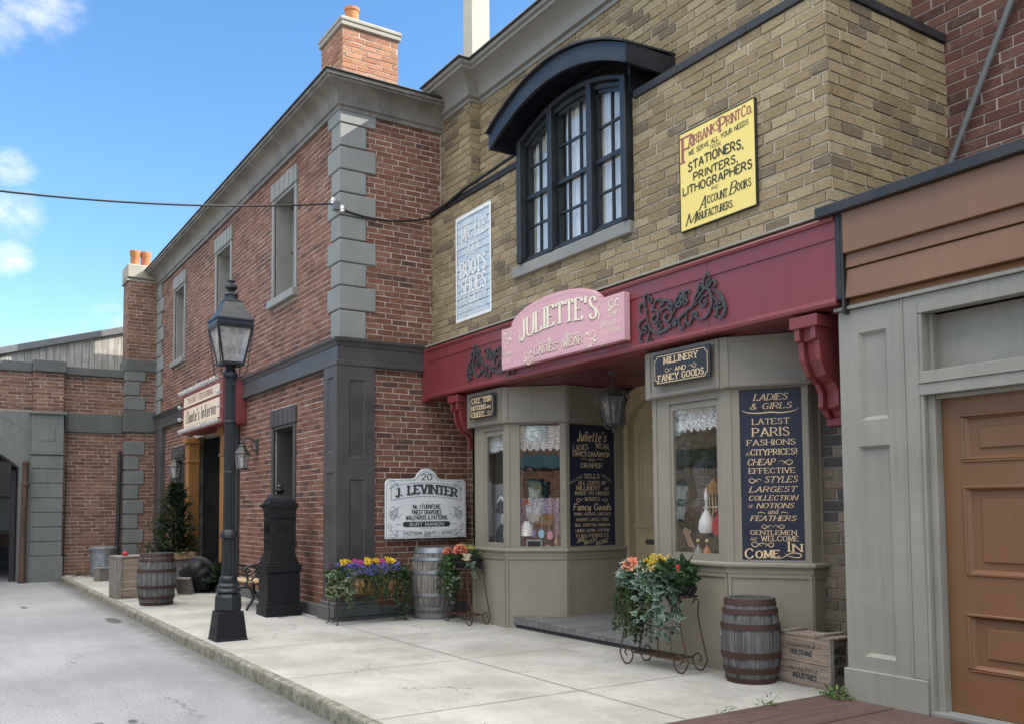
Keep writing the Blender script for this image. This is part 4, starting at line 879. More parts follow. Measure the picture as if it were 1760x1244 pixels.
mb = MB(); mb.tbox((-23.97, 4.36), .78, .80, .70, .74, 7.2, 7.28); mb.box(-24.32, -23.56, 3.98, 4.72, 7.28, 7.62); mb.build('cap', M['capstone'], TW, bevel=.02)
for y in (4.2, 4.45):
    mb = MB(); mb.lathe((-23.85, y, 7.6), [(.11, 0), (.11, .28), (.125, .30), (.125, .36), (.135, .38), (.135, .42), (.10, .43), (.095, .3)], 18); mb.build('chimney_pot', M['terracotta'], TW, smooth=True)

# ------------------------------------------------------------ arched gateway wall across the end of the road
AW = thing('gateway_wall', 'brick wall across the end of the road with a grey stone arch and block pier', 'wall', (-23.9, 1.0, -0.12))
WX = -23.88; fX = frame((WX, 0, 0), PI/2)
mb = MB(); mb.wall(fX, -7.5, 4.03, -.16, 4.82, [(-1.75, 1.75, -.16, 3.3)], .5); brickwork(mb, fX, -2.0, 4.03, -.1, 4.8, [(-2.0, 2.0, -.2, 3.86)], B['far'], 8); mb.build('wall', B['far']['mats'], AW)
mb = MB(); mb.obox(fX, -7.5, 1.97, 4.80, 5.04, -.55, .07); mb.obox(fX, 1.97, 2.66, 4.805, 5.075, -.55, .31); mb.obox(fX, 2.66, 4.02, 4.80, 5.0, -.55, .07); mb.build('coping', M['stone_dark'], AW, bevel=.012)
mb = MB(); mb.obox(fX, 2.68, 3.96, 3.42, 3.87, -.02, .06); mb.build('band', M['stone_dark'], AW, bevel=.012)
mb = MB(); mb.obox(fX, 1.99, 2.63, 3.85, 4.80, -.02, .22); brickwork(mb, (fX[0]+fX[3]*.22, fX[1], fX[2], fX[3]), 1.985, 2.63, 3.86, 4.8, [], B['far'], 9); brickwork(mb, frame((0, 1.99, 0)), WX, WX+.225, 3.86, 4.8, [], B['far'], 10); mb.build('brick_pier', B['far']['mats'], AW)
# arch surround with voussoirs
arc = [(2.51*math.cos(a), .74+2.51*math.sin(a)) for a in [RAD(46.1+87.8*i/24) for i in range(25)]]
mb = MB(); O_, U_, V_, N_ = fX
def arch_face(mb, n):
    P = lambda u, v, nn: O_+U_*u+V_*v+N_*nn
    for i in range(24):
        a, b = arc[i], arc[i+1]
        mb.quad(P(*a, n), P(a[0], 3.86, n), P(b[0], 3.86, n), P(*b, n)); mb.quad(P(*a, n), P(*b, n), P(*b, -.52), P(*a, -.52))
        mb.quad(P(a[0], 3.86, n), P(a[0], 3.86, -.01), P(b[0], 3.86, -.01), P(b[0], 3.86, n))
    for s in (1, -1):
        mb.obox(fX, s*1.741, s*2.0, -.16, 3.86, -.01, n); mb.quad(P(s*1.74, -.16, n), P(s*1.74, arc[0][1], n), P(s*1.74, arc[0][1], -.52), P(s*1.74, -.16, -.52))
arch_face(mb, .10); mb.build('arch_surround', M['stone_far'], AW)
mb = MB()
for i in (0, 4, 8, 12, 16, 20, 24):
    p = Vector(arc[i]); q = p+(p-Vector((0, .74))).normalized()*.75
    line(mb, [(p.x, p.y), (q.x, q.y)], .016, (O_+N_*.10, U_, V_, N_), .003)
out = [(3.26*math.cos(a), .74+3.26*math.sin(a)) for a in [RAD(46.1+87.8*i/24) for i in range(25)]]
line(mb, [q for q in out if abs(q[0]) < 1.98 and q[1] < 3.84], .014, (O_+N_*.10, U_, V_, N_), .0045)
mb.build('arch_joint', M['joint'], AW)
mb = MB()                                                       # block pier
zz = .47
mb.obox(fX, 1.93, 2.67, -.16, .47, -.02, .30)
while zz < 2.8: mb.obox(fX, 1.965, 2.645, zz+.012, min(2.84, zz+.34)-.012, -.02, .28); zz += .34
mb.obox(fX, 1.97, 2.64, -.1, 2.85, -.02, .26); mb.obox(fX, 1.95, 2.66, 2.85, 2.89, -.02, .31); mb.obox(fX, 1.97, 2.64, 2.89, 3.80, -.02, .28); mb.obox(fX, 1.92, 2.70, 3.80, 3.86, -.02, .34)
mb.obox(fX, 2.17, 2.45, 3.17, 3.52, .2, .295)
mb.build('stone_pier', M['stone_far'], AW, bevel=.012)
mb = MB(); mb.obox(fX, 1.60, 1.715, -.12, 2.5, -.42, -.30); mb.obox(fX, -1.7, -1.6, -.12, 2.5, -.42, -.30); mb.build('gate_post', M['blacktrim'], AW, bevel=.01)
mb = MB(); pts = [(-23.50, 1.82, -.12), (-23.49, 1.83, 1.2), (-23.50, 1.85, 2.62)]; mb.tube(pts, [.075, .072, .070], 12); mb.lathe((-23.50, 1.85, 2.62), [(.078, -.02), (.082, 0), (.07, .05), (.03, .07)], 12); mb.lathe((-23.5, 1.85, 2.1), [(.075, 0), (.09, .02), (.09, .07), (.075, .09)], 12)
tagp(mb.build('wooden_post', M['pole_wood'], smooth=True), 'dark rusty brown round post leaning on the grey stone pier', 'post')
mb = MB(); mb.tube([(-23.74, 3.90, 2.98), (-23.74, 3.89, 1.5), (-23.74, 3.86, .0)], .045, 12)
for z in (.6, 1.9, 2.7): mb.lathe((-23.74, 3.89, z), [(.045, 0), (.055, .01), (.055, .05), (.045, .06)], 12)
tagp(mb.build('downpipe', M['blacktrim'], smooth=True), 'thin black drainpipe running down the brick wall beside the quoined stack', 'drainpipe')
# silvered board fence seen over the wall
FN = thing('plank_fence', 'silvery vertical plank fence with a sloping grey metal capping above the brick wall', 'fence', (-25.1, 1.0, 3.0))
mb = MB(); y = -7.0; rf = random.Random(3)
zt = lambda y: 5.05+0.285*(y+0.0)
while y < 4.2:
    w = rf.uniform(.13, .19); mb.box(-25.12+rf.uniform(-.01, .01), -25.08, y+.006, y+w-.004, 3.0, max(4.3, zt(y+w/2)-.06)); y += w
mb.box(-25.16, -25.13, -7, 4.2, 3.0, 4.4); mb.add([(-25.13, -3, 4.3), (-25.13, 4.2, 4.3), (-25.13, 4.2, zt(4.2)-.08), (-25.13, -3, zt(-3)-.08)], ((0, 1, 2, 3),)); mb.build('boards', M['fence'], FN)
mb = MB(); mb.add([(-25.2, -3, zt(-3)-.1), (-24.98, -3, zt(-3)-.1), (-24.98, -3, zt(-3)+.08), (-25.2, -3, zt(-3)+.08), (-25.2, 4.3, zt(4.3)-.1), (-24.98, 4.3, zt(4.3)-.1), (-24.98, 4.3, zt(4.3)+.08), (-25.2, 4.3, zt(4.3)+.08)],
       ((0, 3, 2, 1), (4, 5, 6, 7), (0, 1, 5, 4), (1, 2, 6, 5), (2, 3, 7, 6), (3, 0, 4, 7))); mb.build('capping', M['pipe_grey'], FN, bevel=.01)
# building glimpsed through the arch
BB = thing('building_beyond_arch', 'brick house with a tall white sash window glimpsed through the dark archway', 'building', (-31, 1, -.12))
fB = frame((-31, 0, 0), PI/2)
mb = MB(); mb.wall(fB, -6, 6, -.16, 4.7, [(.7, 2.12, .9, 3.1)], .3); mb.build('wall', M['brick_far'], BB)
mb = MB(); mb.obox(fB, -6, 6, 3.25, 3.6, -.02, .08); mb.build('band', M['stone_dark'], BB); mb = MB(); mb.obox(fB, -6, 6, -.16, .5, -.02, .05); mb.build('base_course', M['stone_dark'], BB)
f = MB()
for p in ((.62, .74, .85, 3.15), (2.06, 2.18, .85, 3.15), (.74, 2.06, 3.03, 3.15), (.74, 2.06, .85, .97), (.74, 2.06, 1.92, 2.0), (1.36, 1.44, .97, 3.03)): f.obox(fB, *p, -.1, .04)
w_ = f.build('window', M['sage'], BB); g = MB(); g.obox(fB, .7, 2.12, .9, 3.1, -.12, -.11); g.build('pane', M['glass'], w_)
g = MB(); g.obox(fB, .5, 2.3, .7, 3.2, -.5, -.45); g.build('curtain', M['curtain'], BB)
# covered passage added behind the arch to keep its inside dark
mb = MB(); mb.box(-30.9, -24.42, -2.4, 2.3, 3.35, 3.6); mb.build('added_passage_ceiling', M['dark_room'], AW)
mb = MB(); mb.box(-30.9, -24.42, 2.05, 2.25, -.16, 3.35); mb.build('added_passage_wall', M['brick_far'], AW)
mb = MB(); mb.box(-30.9, -24.42, -2.25, -2.05, -.16, 3.35); mb.build('added_passage_wall', M['brick_far'], AW)
# thin wire sagging on the brick above the arch
mb = MB(); mb.tube(smooth_pts([(-23.75, .3, 4.35), (-23.76, 1.4, 4.02), (-23.5, 2.2, 3.90), (-23.5, 2.66, 3.89), (-23.5, 2.7, 3.6), (-23.78, 2.72, 2.0), (-23.8, 2.7, 0)]), .009, 6)
tagp(mb.build('wire', M['cable'], smooth=True), 'thin black wire sagging across the brick above the archway and down the pier', 'wire')
# ------------------------------------------------------------ the yellow brick shop
SH = thing('brick_shop', 'buff brick shop with maroon fascia, taupe bay windows and an arched black upstairs window', 'shop', (-8.2, 6.16, 0.0))
YW, YU, XC = 6.16, 6.49, -4.66
fW = frame((0, YW, 0)); fU = frame((0, YU, 0))
SZ = 5.83                                                        # ledge with a black flashing strip
mb = MB(); mb.wall(fW, XR+.005, XC-.33, 3.3, SZ, [(-9.12, -7.18, 4.52, SZ+1)], .30); mb.box(XC-.33, XC, YW, 7.88, 3.3, SZ)
fC = frame((XC, 0, 0), PI/2); AD = (-10.87, -9.97, 4.11, 5.54)
brickwork(mb, fW, XR+.005, XC+.012, 3.82, SZ, [(-9.21, -7.09, 4.42, 6), AD], B['yellow'], 11); brickwork(mb, fC, YW-.012, 7.88, 3.3, SZ, [], B['yellow'], 12)
mb.build('lower_front', B['yellow']['mats'], SH)
mb = MB(); mb.wall(fU, XR-.35, XC-.33, SZ-.1, 7.45, [(-9.12, -7.18, SZ-.2, 6.3)], .25); mb.box(XC-.58, XC-.33, YU+.25, 9.5, SZ-.1, 7.45); mb.box(XR-.35, -10.79, YU-.16, YU-.001, SZ-.1, 7.33)
brickwork(mb, fU, -10.79, XC-.32, SZ-.05, 7.3, [(-9.20, -7.1, 5.7, 6.2)], B['yellow'], 13); brickwork(mb, frame((0, YU-.16, 0)), XR-.3, -10.78, SZ-.05, 7.3, [], B['yellow'], 14); brickwork(mb, frame((-10.79, 0, 0), PI/2), YU-.17, YU-.01, SZ-.05, 7.3, [], B['yellow'], 15); brickwork(mb, frame((XC-.33, 0, 0), PI/2), YU-.01, 8.2, SZ-.05, 7.4, [], B['yellow'], 16)
mb.build('upper_front', B['yellow']['mats'], SH)
mb = MB(); mb.box(XR-.3, XC-.4, YU-.05, 9.6, 7.45, 7.62); mb.build('roof', M['roof'], SH)
mb = MB(); mb.box(XR-.3, XC-.6, 9.4, 9.6, -.1, 7.5); mb.box(XR-.4, XR-.1, 8.2, 9.5, -.1, 7.5); mb.build('rear_wall', M['brick_yellow'], SH)
mb = MB(); mb.box(XR+.02, -9.3, YW+.02, YU+.02, SZ-.06, SZ-.01); mb.box(-7.1, XC-.02, YW+.02, YU+.02, SZ-.06, SZ-.01); mb.box(XC-.34, XC-.02, YU, 7.88, SZ-.06, SZ-.01); mb.build('ledge', M['roof'], SH)
mb = MB()
def strip(a, b, d=0.0):
    mb.box(a, b, YW-.035, YW+.05, SZ-.03, SZ+.055); mb.box(a, b, YW+.03, YU+.0, SZ+.0, SZ+.03)
strip(XR+.006, -9.26); mb.build('flashing_strip', M['blacktrim'], SH, bevel=.006); mb = MB()
strip(-7.06, -6.4); strip(-6.395, -5.5); strip(-5.495, XC-.02)
mb.box(XC-.05, XC+.035, YW-.03, 7.87, SZ-.03, SZ+.056)
mb.build('flashing_strip', M['blacktrim'], SH, bevel=.006)
CY = [(-.05, 7.27), (.03, 7.27), (.035, 7.32), (.085, 7.33), (.095, 7.385), (.11, 7.42), (.135, 7.455), (.175, 7.49), (.225, 7.52), (.28, 7.545), (.325, 7.56), (.34, 7.562), (.345, 7.60), (.385, 7.61), (.395, 7.655), (.38, 7.67), (-.05, 7.68)]
mb = MB(); mb.sweep([(XR+.12, YU-.16), (-10.79, YU-.16), (-10.79, YU), (XC-.33, YU), (XC-.33, 8.8)], CY); mb.build('cornice', M['cornice_y'], SH)
mb = MB(); mb.sweep([(XR+.12, YU-.16), (-10.79, YU-.16), (-10.79, YU), (XC-.33, YU), (XC-.33, 8.8)], [(.3, 7.665), (.425, 7.65), (.432, 7.665), (.42, 7.685), (.3, 7.69)]); mb.build('cornice_flashing', M['blacktrim'], SH)
mb = MB(); mb.box(-11.63, -11.37, 6.70, 7.02, 7.4, 10.4); mb.build('roof_post', M['post_white'], SH, bevel=.01)

# ---- arched window under a black hood
AWN = MB(); X0, X1 = -9.20, -7.10; xc = (X0+X1)/2
def arch_z(x, rise, base, hw): return base+rise*(1-((x-xc)/hw)**2)
fz = lambda x: arch_z(x, .26, 6.06, 1.05)
YF2 = 6.10
for a, b in ((X0, X0+.09), (X1-.09, X1)): AWN.box(a, b, YF2-.05, YF2+.3, 4.52, fz((a+b)/2)-.01)
for a in (-8.53, -7.77): AWN.box(a-.045, a+.045, YF2-.02, YF2+.14, 4.52, fz(a)-.02)
n = 24
for off, y0, y1, th in ((0, YF2-.03, YF2+.3, .05), (-.06, YF2+.03, YF2+.3, .06)):
    for i in range(n):
        a = X0+(X1-X0)*i/n; b = X0+(X1-X0)*(i+1)/n; za, zb = fz(a)+off, fz(b)+off
        AWN.add([(a, y0, za-th), (b, y0, zb-th), (b, y1, zb-th), (a, y1, za-th), (a, y0, za), (b, y0, zb), (b, y1, zb), (a, y1, za)], ((0, 3, 2, 1), (4, 5, 6, 7), (0, 1, 5, 4), (2, 3, 7, 6)))
AWN.box(X0+.09, X1-.09, YF2+.0, YF2+.3, 4.525, 4.555)
AW_ = AWN.build('arched_window', M['navy_frame'], SH, bevel=.006)
def sash(x0, x1, cols, rec):
    """pair of sashes in one light, glazing bars and curtain behind"""
    s = MB(); y = YF2+rec; zt = lambda x: fz(x)-.11; zm = 5.33; b = .036
    for a, c in ((x0, x0+b), (x1-b, x1)): s.box(a, c, y, y+.05, 4.56, zt((a+c)/2))
    m = 6
    for i in range(m):
        a = x0+(x1-x0)*i/m; c = x0+(x1-x0)*(i+1)/m
        s.add([(a, y, zt(a)-.05), (c, y, zt(c)-.05), (c, y+.05, zt(c)-.05), (a, y+.05, zt(a)-.05), (a, y, zt(a)+.03), (c, y, zt(c)+.03), (c, y+.05, zt(c)+.03), (a, y+.05, zt(a)+.03)], ((0, 3, 2, 1), (4, 5, 6, 7), (0, 1, 5, 4), (2, 3, 7, 6)))
    s.box(x0, x1, y-.02, y+.04, zm-.024, zm+.024); s.box(x0, x1, y-.02, y+.03, 4.56, 4.60)
    for i in range(1, cols):
        x = x0+(x1-x0)*i/cols; s.box(x-.011, x+.011, y+.005, y+.04, 4.6, zt(x))
    for z in ((4.6+zm)/2, (zm+fz((x0+x1)/2)-.15)/2+.02): s.box(x0, x1, y+.006, y+.041, z-.011, z+.011)
    s.build('sash', M['navy_frame'], AW_)
    g = MB(); g.add([(x0, y+.022, 4.56), (x1, y+.025, 4.56), (x1, y+.025, zt(x1)), ((x0+x1)/2, y+.025, zt((x0+x1)/2)), (x0, y+.025, zt(x0))], ((0, 1, 2, 3, 4),)); g.build('pane', M['glass_sky'], AW_)
sash(-9.10, -8.58, 2, .06); sash(-8.48, -7.82, 3, .07); sash(-7.72, -7.20, 2, .06)
c = MB(); n = 90; pts = []
for i in range(n+1):
    x = -9.12+1.95*i/n; pts.append((x, 6.255+.020*math.sin(i*1.15)+.012*math.sin(i*.37)))
for i, ((a, ya), (b, yb)) in enumerate(zip(pts, pts[1:])):
    if i in range(29, 33) or i in range(60, 64): continue
    c.quad((a, ya, 4.5), (b, yb, 4.5), (b, yb, fz(b)-.03), (a, ya, fz(a)-.03))
c.build('curtain', M['curtain'], AW_, smooth=True)
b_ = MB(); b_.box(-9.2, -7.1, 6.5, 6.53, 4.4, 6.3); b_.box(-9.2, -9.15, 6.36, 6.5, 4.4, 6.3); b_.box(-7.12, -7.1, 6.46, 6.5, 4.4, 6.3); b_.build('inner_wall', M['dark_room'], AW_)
# hood: a shallow barrel canopy
HX0, HX1, HY = -9.42, -6.80, 5.80; hc = (HX0+HX1)/2; hw = (HX1-HX0)/2
ht = lambda x: 6.20+.37*(1-((x-hc)/hw)**2)
hood = MB(); n = 30
for i in range(n):
    a = HX0+(HX1-HX0)*i/n; b = HX0+(HX1-HX0)*(i+1)/n; za, zb = ht(a), ht(b); d = .20
    A = [(a, HY, za-d), (b, HY, zb-d), (b, HY, zb), (a, HY, za)]
    hood.quad(*A)
    hood.quad((a, HY, za), (b, HY, zb), (b, YU, zb+.04), (a, YU, za+.04))
    hood.quad((a, HY, za-d), (a, HY+.04, za-d), (b, HY+.04, zb-d), (b, HY, zb-d)); hood.quad((a, HY+.04, za-d), (a, HY+.04, za-.03), (b, HY+.04, zb-.03), (b, HY+.04, zb-d))
    hood.quad((a, HY+.04, za-.05), (a, YU, za-.02), (b, YU, zb-.02), (b, HY+.04, zb-.05))
for x, s in ((HX0, -1), (HX1, 1)):
    z = ht(x); hood.box(x-.02, x+.02, HY+.001, YU, z-.201, z+.012)
for i in range(n):
    a = X0-.02+(X1-X0+.04)*i/n; b = X0-.02+(X1-X0+.04)*(i+1)/n
    hood.quad((a, 6.30, 5.9), (b, 6.30, 5.9), (b, 6.30, ht(b)-.04), (a, 6.30, ht(a)-.04))
for x in (X0-.02, X1+.02): hood.box(x-.012, x+.012, YF2, YU, 5.86, ht(x)-.03)
hood.build('window_hood', M['navy_frame'], SH)
hr = MB()
for i in range(n):
    a = HX0-.03+(HX1-HX0+.06)*i/n; b = HX0-.03+(HX1-HX0+.06)*(i+1)/n; za, zb = ht(a)+.012, ht(b)+.012
    hr.add([(a, HY-.045, za), (b, HY-.045, zb), (b, YU, zb+.05), (a, YU, za+.05), (a, HY-.045, za+.022), (b, HY-.045, zb+.022), (b, YU, zb+.072), (a, YU, za+.072)], ((0, 3, 2, 1), (4, 5, 6, 7), (0, 1, 5, 4), (2, 3, 7, 6), (1, 2, 6, 5), (3, 0, 4, 7)))
hr.build('hood_roof', M['blacktrim'], SH)
mb = MB(); mb.box(-9.38, -7.11, YW-.07, YW+.05, 4.375, 4.52); mb.build('window_sill', M['frame_grey'], SH, bevel=.01)

# ---- maroon fascia over the shop windows
YR = 6.0; FX0, FX1 = -11.46, -4.50
mb = MB(); FP = [(-.2, 3.08), (.0, 3.08), (.022, 3.085), (.030, 3.11), (.022, 3.14), (.0, 3.15), (.0, 3.62), (.012, 3.622), (.012, 3.755), (.03, 3.76), (.036, 3.785), (.03, 3.80), (-.2, 3.83)]
for a, b in ((FX0, -7.0), (-6.995, -5.9), (-5.895, FX1)): mb.sweep([(a, YR), (b, YR)], FP)
mb.box(FX0-.17, FX0-.003, YR-.02, YW, 3.06, 3.815)
mb.build('fascia', M['maroon'], SH)
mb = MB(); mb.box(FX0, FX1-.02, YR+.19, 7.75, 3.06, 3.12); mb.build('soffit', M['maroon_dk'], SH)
mb = MB(); mb.box(FX0, XC-.34, YR+.22, YW+.1, 3.12, 3.8); mb.build('fascia_backing', M['roof'], SH)
mb = MB(); mb.box(FX1+.001, FX1+.045, YR-.02, YW+.3, 3.12, 3.86); mb.build('fascia_end_cap', M['blacktrim'], SH, bevel=.005)
mb = MB(); mb.box(FX0-.15, FX1, YR-.02, YW-.003, 3.832, 3.852); mb.build('fascia_mortar', M['capstone'], SH)
# brackets under the fascia
def corbel(x):
    mb = MB()
    side = [(6.06, 3.06), (6.06, 2.86), (6.10, 2.85), (6.12, 2.70), (6.19, 2.58), (6.30, 2.52), (6.34, 2.46), (6.34, 2.33), (6.40, 2.30), (6.44, 2.24), (6.74, 2.24), (6.74, 3.06)]
    fr = (Vector((0, 0, 0)), V3(0, 1, 0), Zv, V3(1, 0, 0))
    mb.prism(side, fr, x-.052, x+.052)
    for dx in (-.105, .055):
        o = [(y-.05 if i < 10 else y, z) for i, (y, z) in enumerate(side)]; mb.prism(o, fr, x+dx, x+dx+.05)
    mb.box(x-.14, x+.14, 5.99, 6.74, 2.96, 3.06); mb.box(x-.12, x+.12, 6.42, 6.74, 2.18, 2.25); mb.box(x+.106, x+.15, 6.64, 6.74, 2.19, 2.95)
    mb.build('bracket', M['maroon'], SH, bevel=.006)
corbel(-4.84); corbel(-10.74)
# lower wall, recessed, of grey-brown brick
YL = 6.75
mb = MB(); mb.box(XR+.005, -10.45, YL, YL+.2, -.1, 3.1); brickwork(mb, frame((0, YL, 0)), XR+.02, -10.45, .0, 3.1, [], B['red'], 18); mb.build('recessed_wall', B['red']['mats'], SH)
mb = MB(); mb.box(-5.35, XC-.0, YL, YL+.2, .17, 3.1); brickwork(mb, frame((0, YL, 0)), -5.35, XC, .18, 3.1, [], B['grey'], 17); mb.build('recessed_wall', B['grey']['mats'], SH)
mb = MB(); mb.box(-5.35, XC, YL-.03, YL+.2, -.1, .168); mb.build('base_course', M['charcoal'], SH)

# ---- bay windows
def seg_frame(a, b):
    a = Vector(a); b = Vector(b); return frame((a.x, a.y, 0), math.atan2((b-a).y, (b-a).x)), (b-a).length
def bay(poly, kinds, z0s, nm='bay_window'):
    """poly: plan points left to right as seen from the street; kinds per side"""
    path = poly
    B = MB()
    B.sweep(path, [(-.06, .955), (.052, .955), (.058, .965), (.058, .985), (.045, .998), (-.06, 1.0)])
    B.sweep(path, [(-.06, .90), (.024, .90), (.024, .954), (-.06, .954)])
    root = B.build('bay_window', M['taupe'], SH, bevel=.0)
    R = MB(); H = MB(); F = MB()
    R.sweep(path, [(-.06, -.04), (0, -.04), (0, .899), (-.06, .899)])
    H.sweep(path, [(-.10, 2.59), (.055, 2.59), (.055, 3.055), (-.10, 3.055)])
    for (a, b), kd in zip(zip(path, path[1:]), kinds):
        fr, L = seg_frame(a, b); z0 = -.04
        for u in (0, L): R.obox(fr, u-.028 if u else .002, u-.002 if u else .028, z0, .899, .0, .016)
        R.obox(fr, .0, L, .86, .9, .0, .017)
        # header panel mould
        for u0, u1, v0, v1 in ((.0, .05, 2.6, 3.05), (L-.05, L, 2.6, 3.05), (.05, L-.05, 2.6, 2.64), (.05, L-.05, 3.0, 3.05)): H.obox(fr, u0+.002, u1-.002, v0+.002, v1-.002, .05, .068)
        if kd is None: continue
        g0, g1, kk = kd
        F.obox(fr, .0, .055, 1.0, 2.59, -.05, .0); F.obox(fr, L-.055, L, 1.0, 2.59, -.05, .001)
        if kk == 'blank': F.obox(fr, .055, L-.055, 1.0, 2.59, -.05, -.012); continue
        F.obox(fr, .055, g0, 1.0, 2.59, -.045, -.010); F.obox(fr, g1, L-.055, 1.0, 2.59, -.045, -.011); F.obox(fr, g0, g1, 2.52 if kk == 'sash' else 2.575, 2.59, -.045, -.012); F.obox(fr, g0, g1, 1.0, 1.02, -.045, -.011)
        if kk == 'sash':
            for p in ((g0, g0+.035, 1.02, 2.50), (g1-.035, g1, 1.02, 2.50), (g0+.035, g1-.035, 1.02, 1.065), (g0+.035, g1-.035, 2.455, 2.50)): F.obox(fr, *p, -.06, -.022)
            F.obox(fr, g0+.01, g1-.01, 2.502, 2.515, -.05, -.03)
        if kk == 'board': F.obox(fr, g0, g1, 1.02, 2.575, -.045, -.03)
        else:
            G = MB(); PG = lambda u, v, nn: fr[0]+fr[1]*u+fr[2]*v+fr[3]*nn; G.quad(PG(g0, 1.01, -.04), PG(g1, 1.01, -.04), PG(g1, 2.57, -.04), PG(g0, 2.57, -.04)); G.build('pane', M['glass_shop'], root)
            lc = MB(); n = 40; P = lambda u, v, nn: fr[0]+fr[1]*u+fr[2]*v+fr[3]*nn
            for i in range(n):
                u0 = g0-.04+(g1-g0+.08)*i/n; u1 = g0-.04+(g1-g0+.08)*(i+1)/n; sc_ = lambda u: 2.28-.045*abs(math.sin((u-g0)*PI/.085))
                d = lambda u: -.10-.012*math.sin(u*60)
                lc.quad(P(u0, sc_(u0), d(u0)), P(u1, sc_(u1), d(u1)), P(u1, 2.56, d(u1)), P(u0, 2.56, d(u0)))
            lc.build('lace_valance', M['lace'], root)
    R.build('stall_riser', M['taupe'], root); H.build('header', M['taupe_dk'], root); F.build('glazing_frame', M['taupe'], root)
    return root
LP = [(-10.50, 6.78), (-10.50, 6.17), (-9.68, 6.17), (-9.15, 6.74), (-9.15, 7.74)]
RP = [(-7.38, 7.74), (-7.38, 6.74), (-6.86, 6.15), (-5.87, 6.15), (-5.27, 6.57), (-5.27, 6.78)]
bay(LP, [(0, 0, 'blank'), (.285, .775, 'sash'), (.185, .70, 'glass'), (.05, .80, 'board'), ], .0)
bay(RP, [(.2, .95, 'board'), (.15, .62, 'glass'), (.235, .895, 'sash'), (.13, .68, 'board'), (0, 0, 'blank')], .0)
# show-window interiors
mb = MB()
for P_ in ([(-10.48, 7.5), (-10.48, 6.25), (-9.7, 6.25), (-9.2, 6.8), (-9.2, 7.5)], [(-7.33, 7.5), (-7.33, 6.8), (-6.85, 6.25), (-5.9, 6.25), (-5.33, 6.62), (-5.33, 7.5)]):
    mb.prism(P_[::-1], (Vector((0, 0, 0)), V3(1, 0, 0), V3(0, 1, 0), Zv), .93, .97)
mb.build('display_floor', M['khaki'], SH)
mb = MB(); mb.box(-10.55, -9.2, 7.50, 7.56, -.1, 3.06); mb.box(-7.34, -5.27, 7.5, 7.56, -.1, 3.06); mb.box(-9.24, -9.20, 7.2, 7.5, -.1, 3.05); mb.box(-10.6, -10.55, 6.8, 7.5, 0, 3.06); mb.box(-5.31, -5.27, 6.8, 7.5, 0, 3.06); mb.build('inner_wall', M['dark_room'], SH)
def drape(x0, x1, y, z0, z1, mat, amp=.03, n=40, taper=0.0):
    mb = MB(); pts = []
    for i in range(n+1): pts.append((x0+(x1-x0)*i/n, y+amp*math.sin(i*1.3)))
    mx = (x0 if taper > 0 else x1)
    for (a, ya), (b, yb) in zip(pts, pts[1:]): 
        q = lambda x: mx+(x-mx)*(1-abs(taper)); mb.quad((q(a), ya, z0), (q(b), yb, z0), (b, yb, z1), (a, ya, z1))
    return mb.build('lace_curtain', mat, SH, smooth=True)
drape(-7.0, -6.72, 6.52, .98, 2.5, M['lace_grey'], .025, 30, .3); drape(-6.75, -6.3, 7.1, .98, 2.5, M['lace_grey'], .025, 30)
drape(-9.95, -9.55, 7.3, .98, 2.5, M['maroon'], .03, 24, .2)

# ---- recessed entrance
YD = 7.75
DX0, DX1 = -9.07, -8.05; dxc = (DX0+DX1)/2; dh = 2.60; dr_ = (DX1-DX0)/2
mb = MB()
def arched_outline(x0, x1, zs_, rise, n=16):
    c = (x0+x1)/2; h = (x1-x0)/2
    return [(x0, 0.0)]+[(c-h*math.cos(PI*i/n), zs_+rise*math.sin(PI*i/n)) for i in range(n+1)]+[(x1, 0.0)]
inn = arched_outline(DX0, DX1, 2.55, .36); out = arched_outline(DX0-.22, DX1+.22, 2.55, .56)
def arch_band(mb, inn, out, y0, y1):
    for i in range(len(inn)-1):
        a, b, c, d = inn[i], inn[i+1], out[i], out[i+1]
        mb.quad((a[0], y0, a[1]), (b[0], y0, b[1]), (d[0], y0, d[1]), (c[0], y0, c[1])); mb.quad((a[0], y0, a[1]), (a[0], y1, a[1]), (b[0], y1, b[1]), (b[0], y0, b[1])); mb.quad((c[0], y0, c[1]), (d[0], y0, d[1]), (d[0], y1, d[1]), (c[0], y1, c[1]))
arch_band(mb, inn, out, YD-.06, YD+.2)
inn2 = arched_outline(DX0-.10, DX1+.10, 2.55, .45); arch_band(mb, inn2, out, YD-.09, YD-.05)
mb.build('door_surround', M['khaki'], SH)
mb = MB(); mb.box(-9.3, DX0-.1, YD+.01, YD+.2, -.1, 3.06); mb.box(DX1+.1, -7.3, YD+.01, YD+.2, -.1, 3.06); mb.box(DX0-.1, DX1+.1, YD+.01, YD+.05, 2.93, 3.06)
mb.box(DX0-.1, DX1+.1, YD+.205, YD+.25, -.1, 3.06); mb.build('entrance_wall', M['taupe_dk'], SH)
D = MB(); o_ = arched_outline(DX0, DX1, 2.55, .36); D.prism([(x, max(z, .15)) for x, z in o_][::-1], (V3(0, YD+.10, 0), V3(1, 0, 0), Zv, V3(0, -1, 0)), 0, .05); door = D.build('door', M['khaki'], SH)
D = MB(); fD = (V3(0, YD+.05, 0), V3(1, 0, 0), Zv, V3(0, -1, 0))
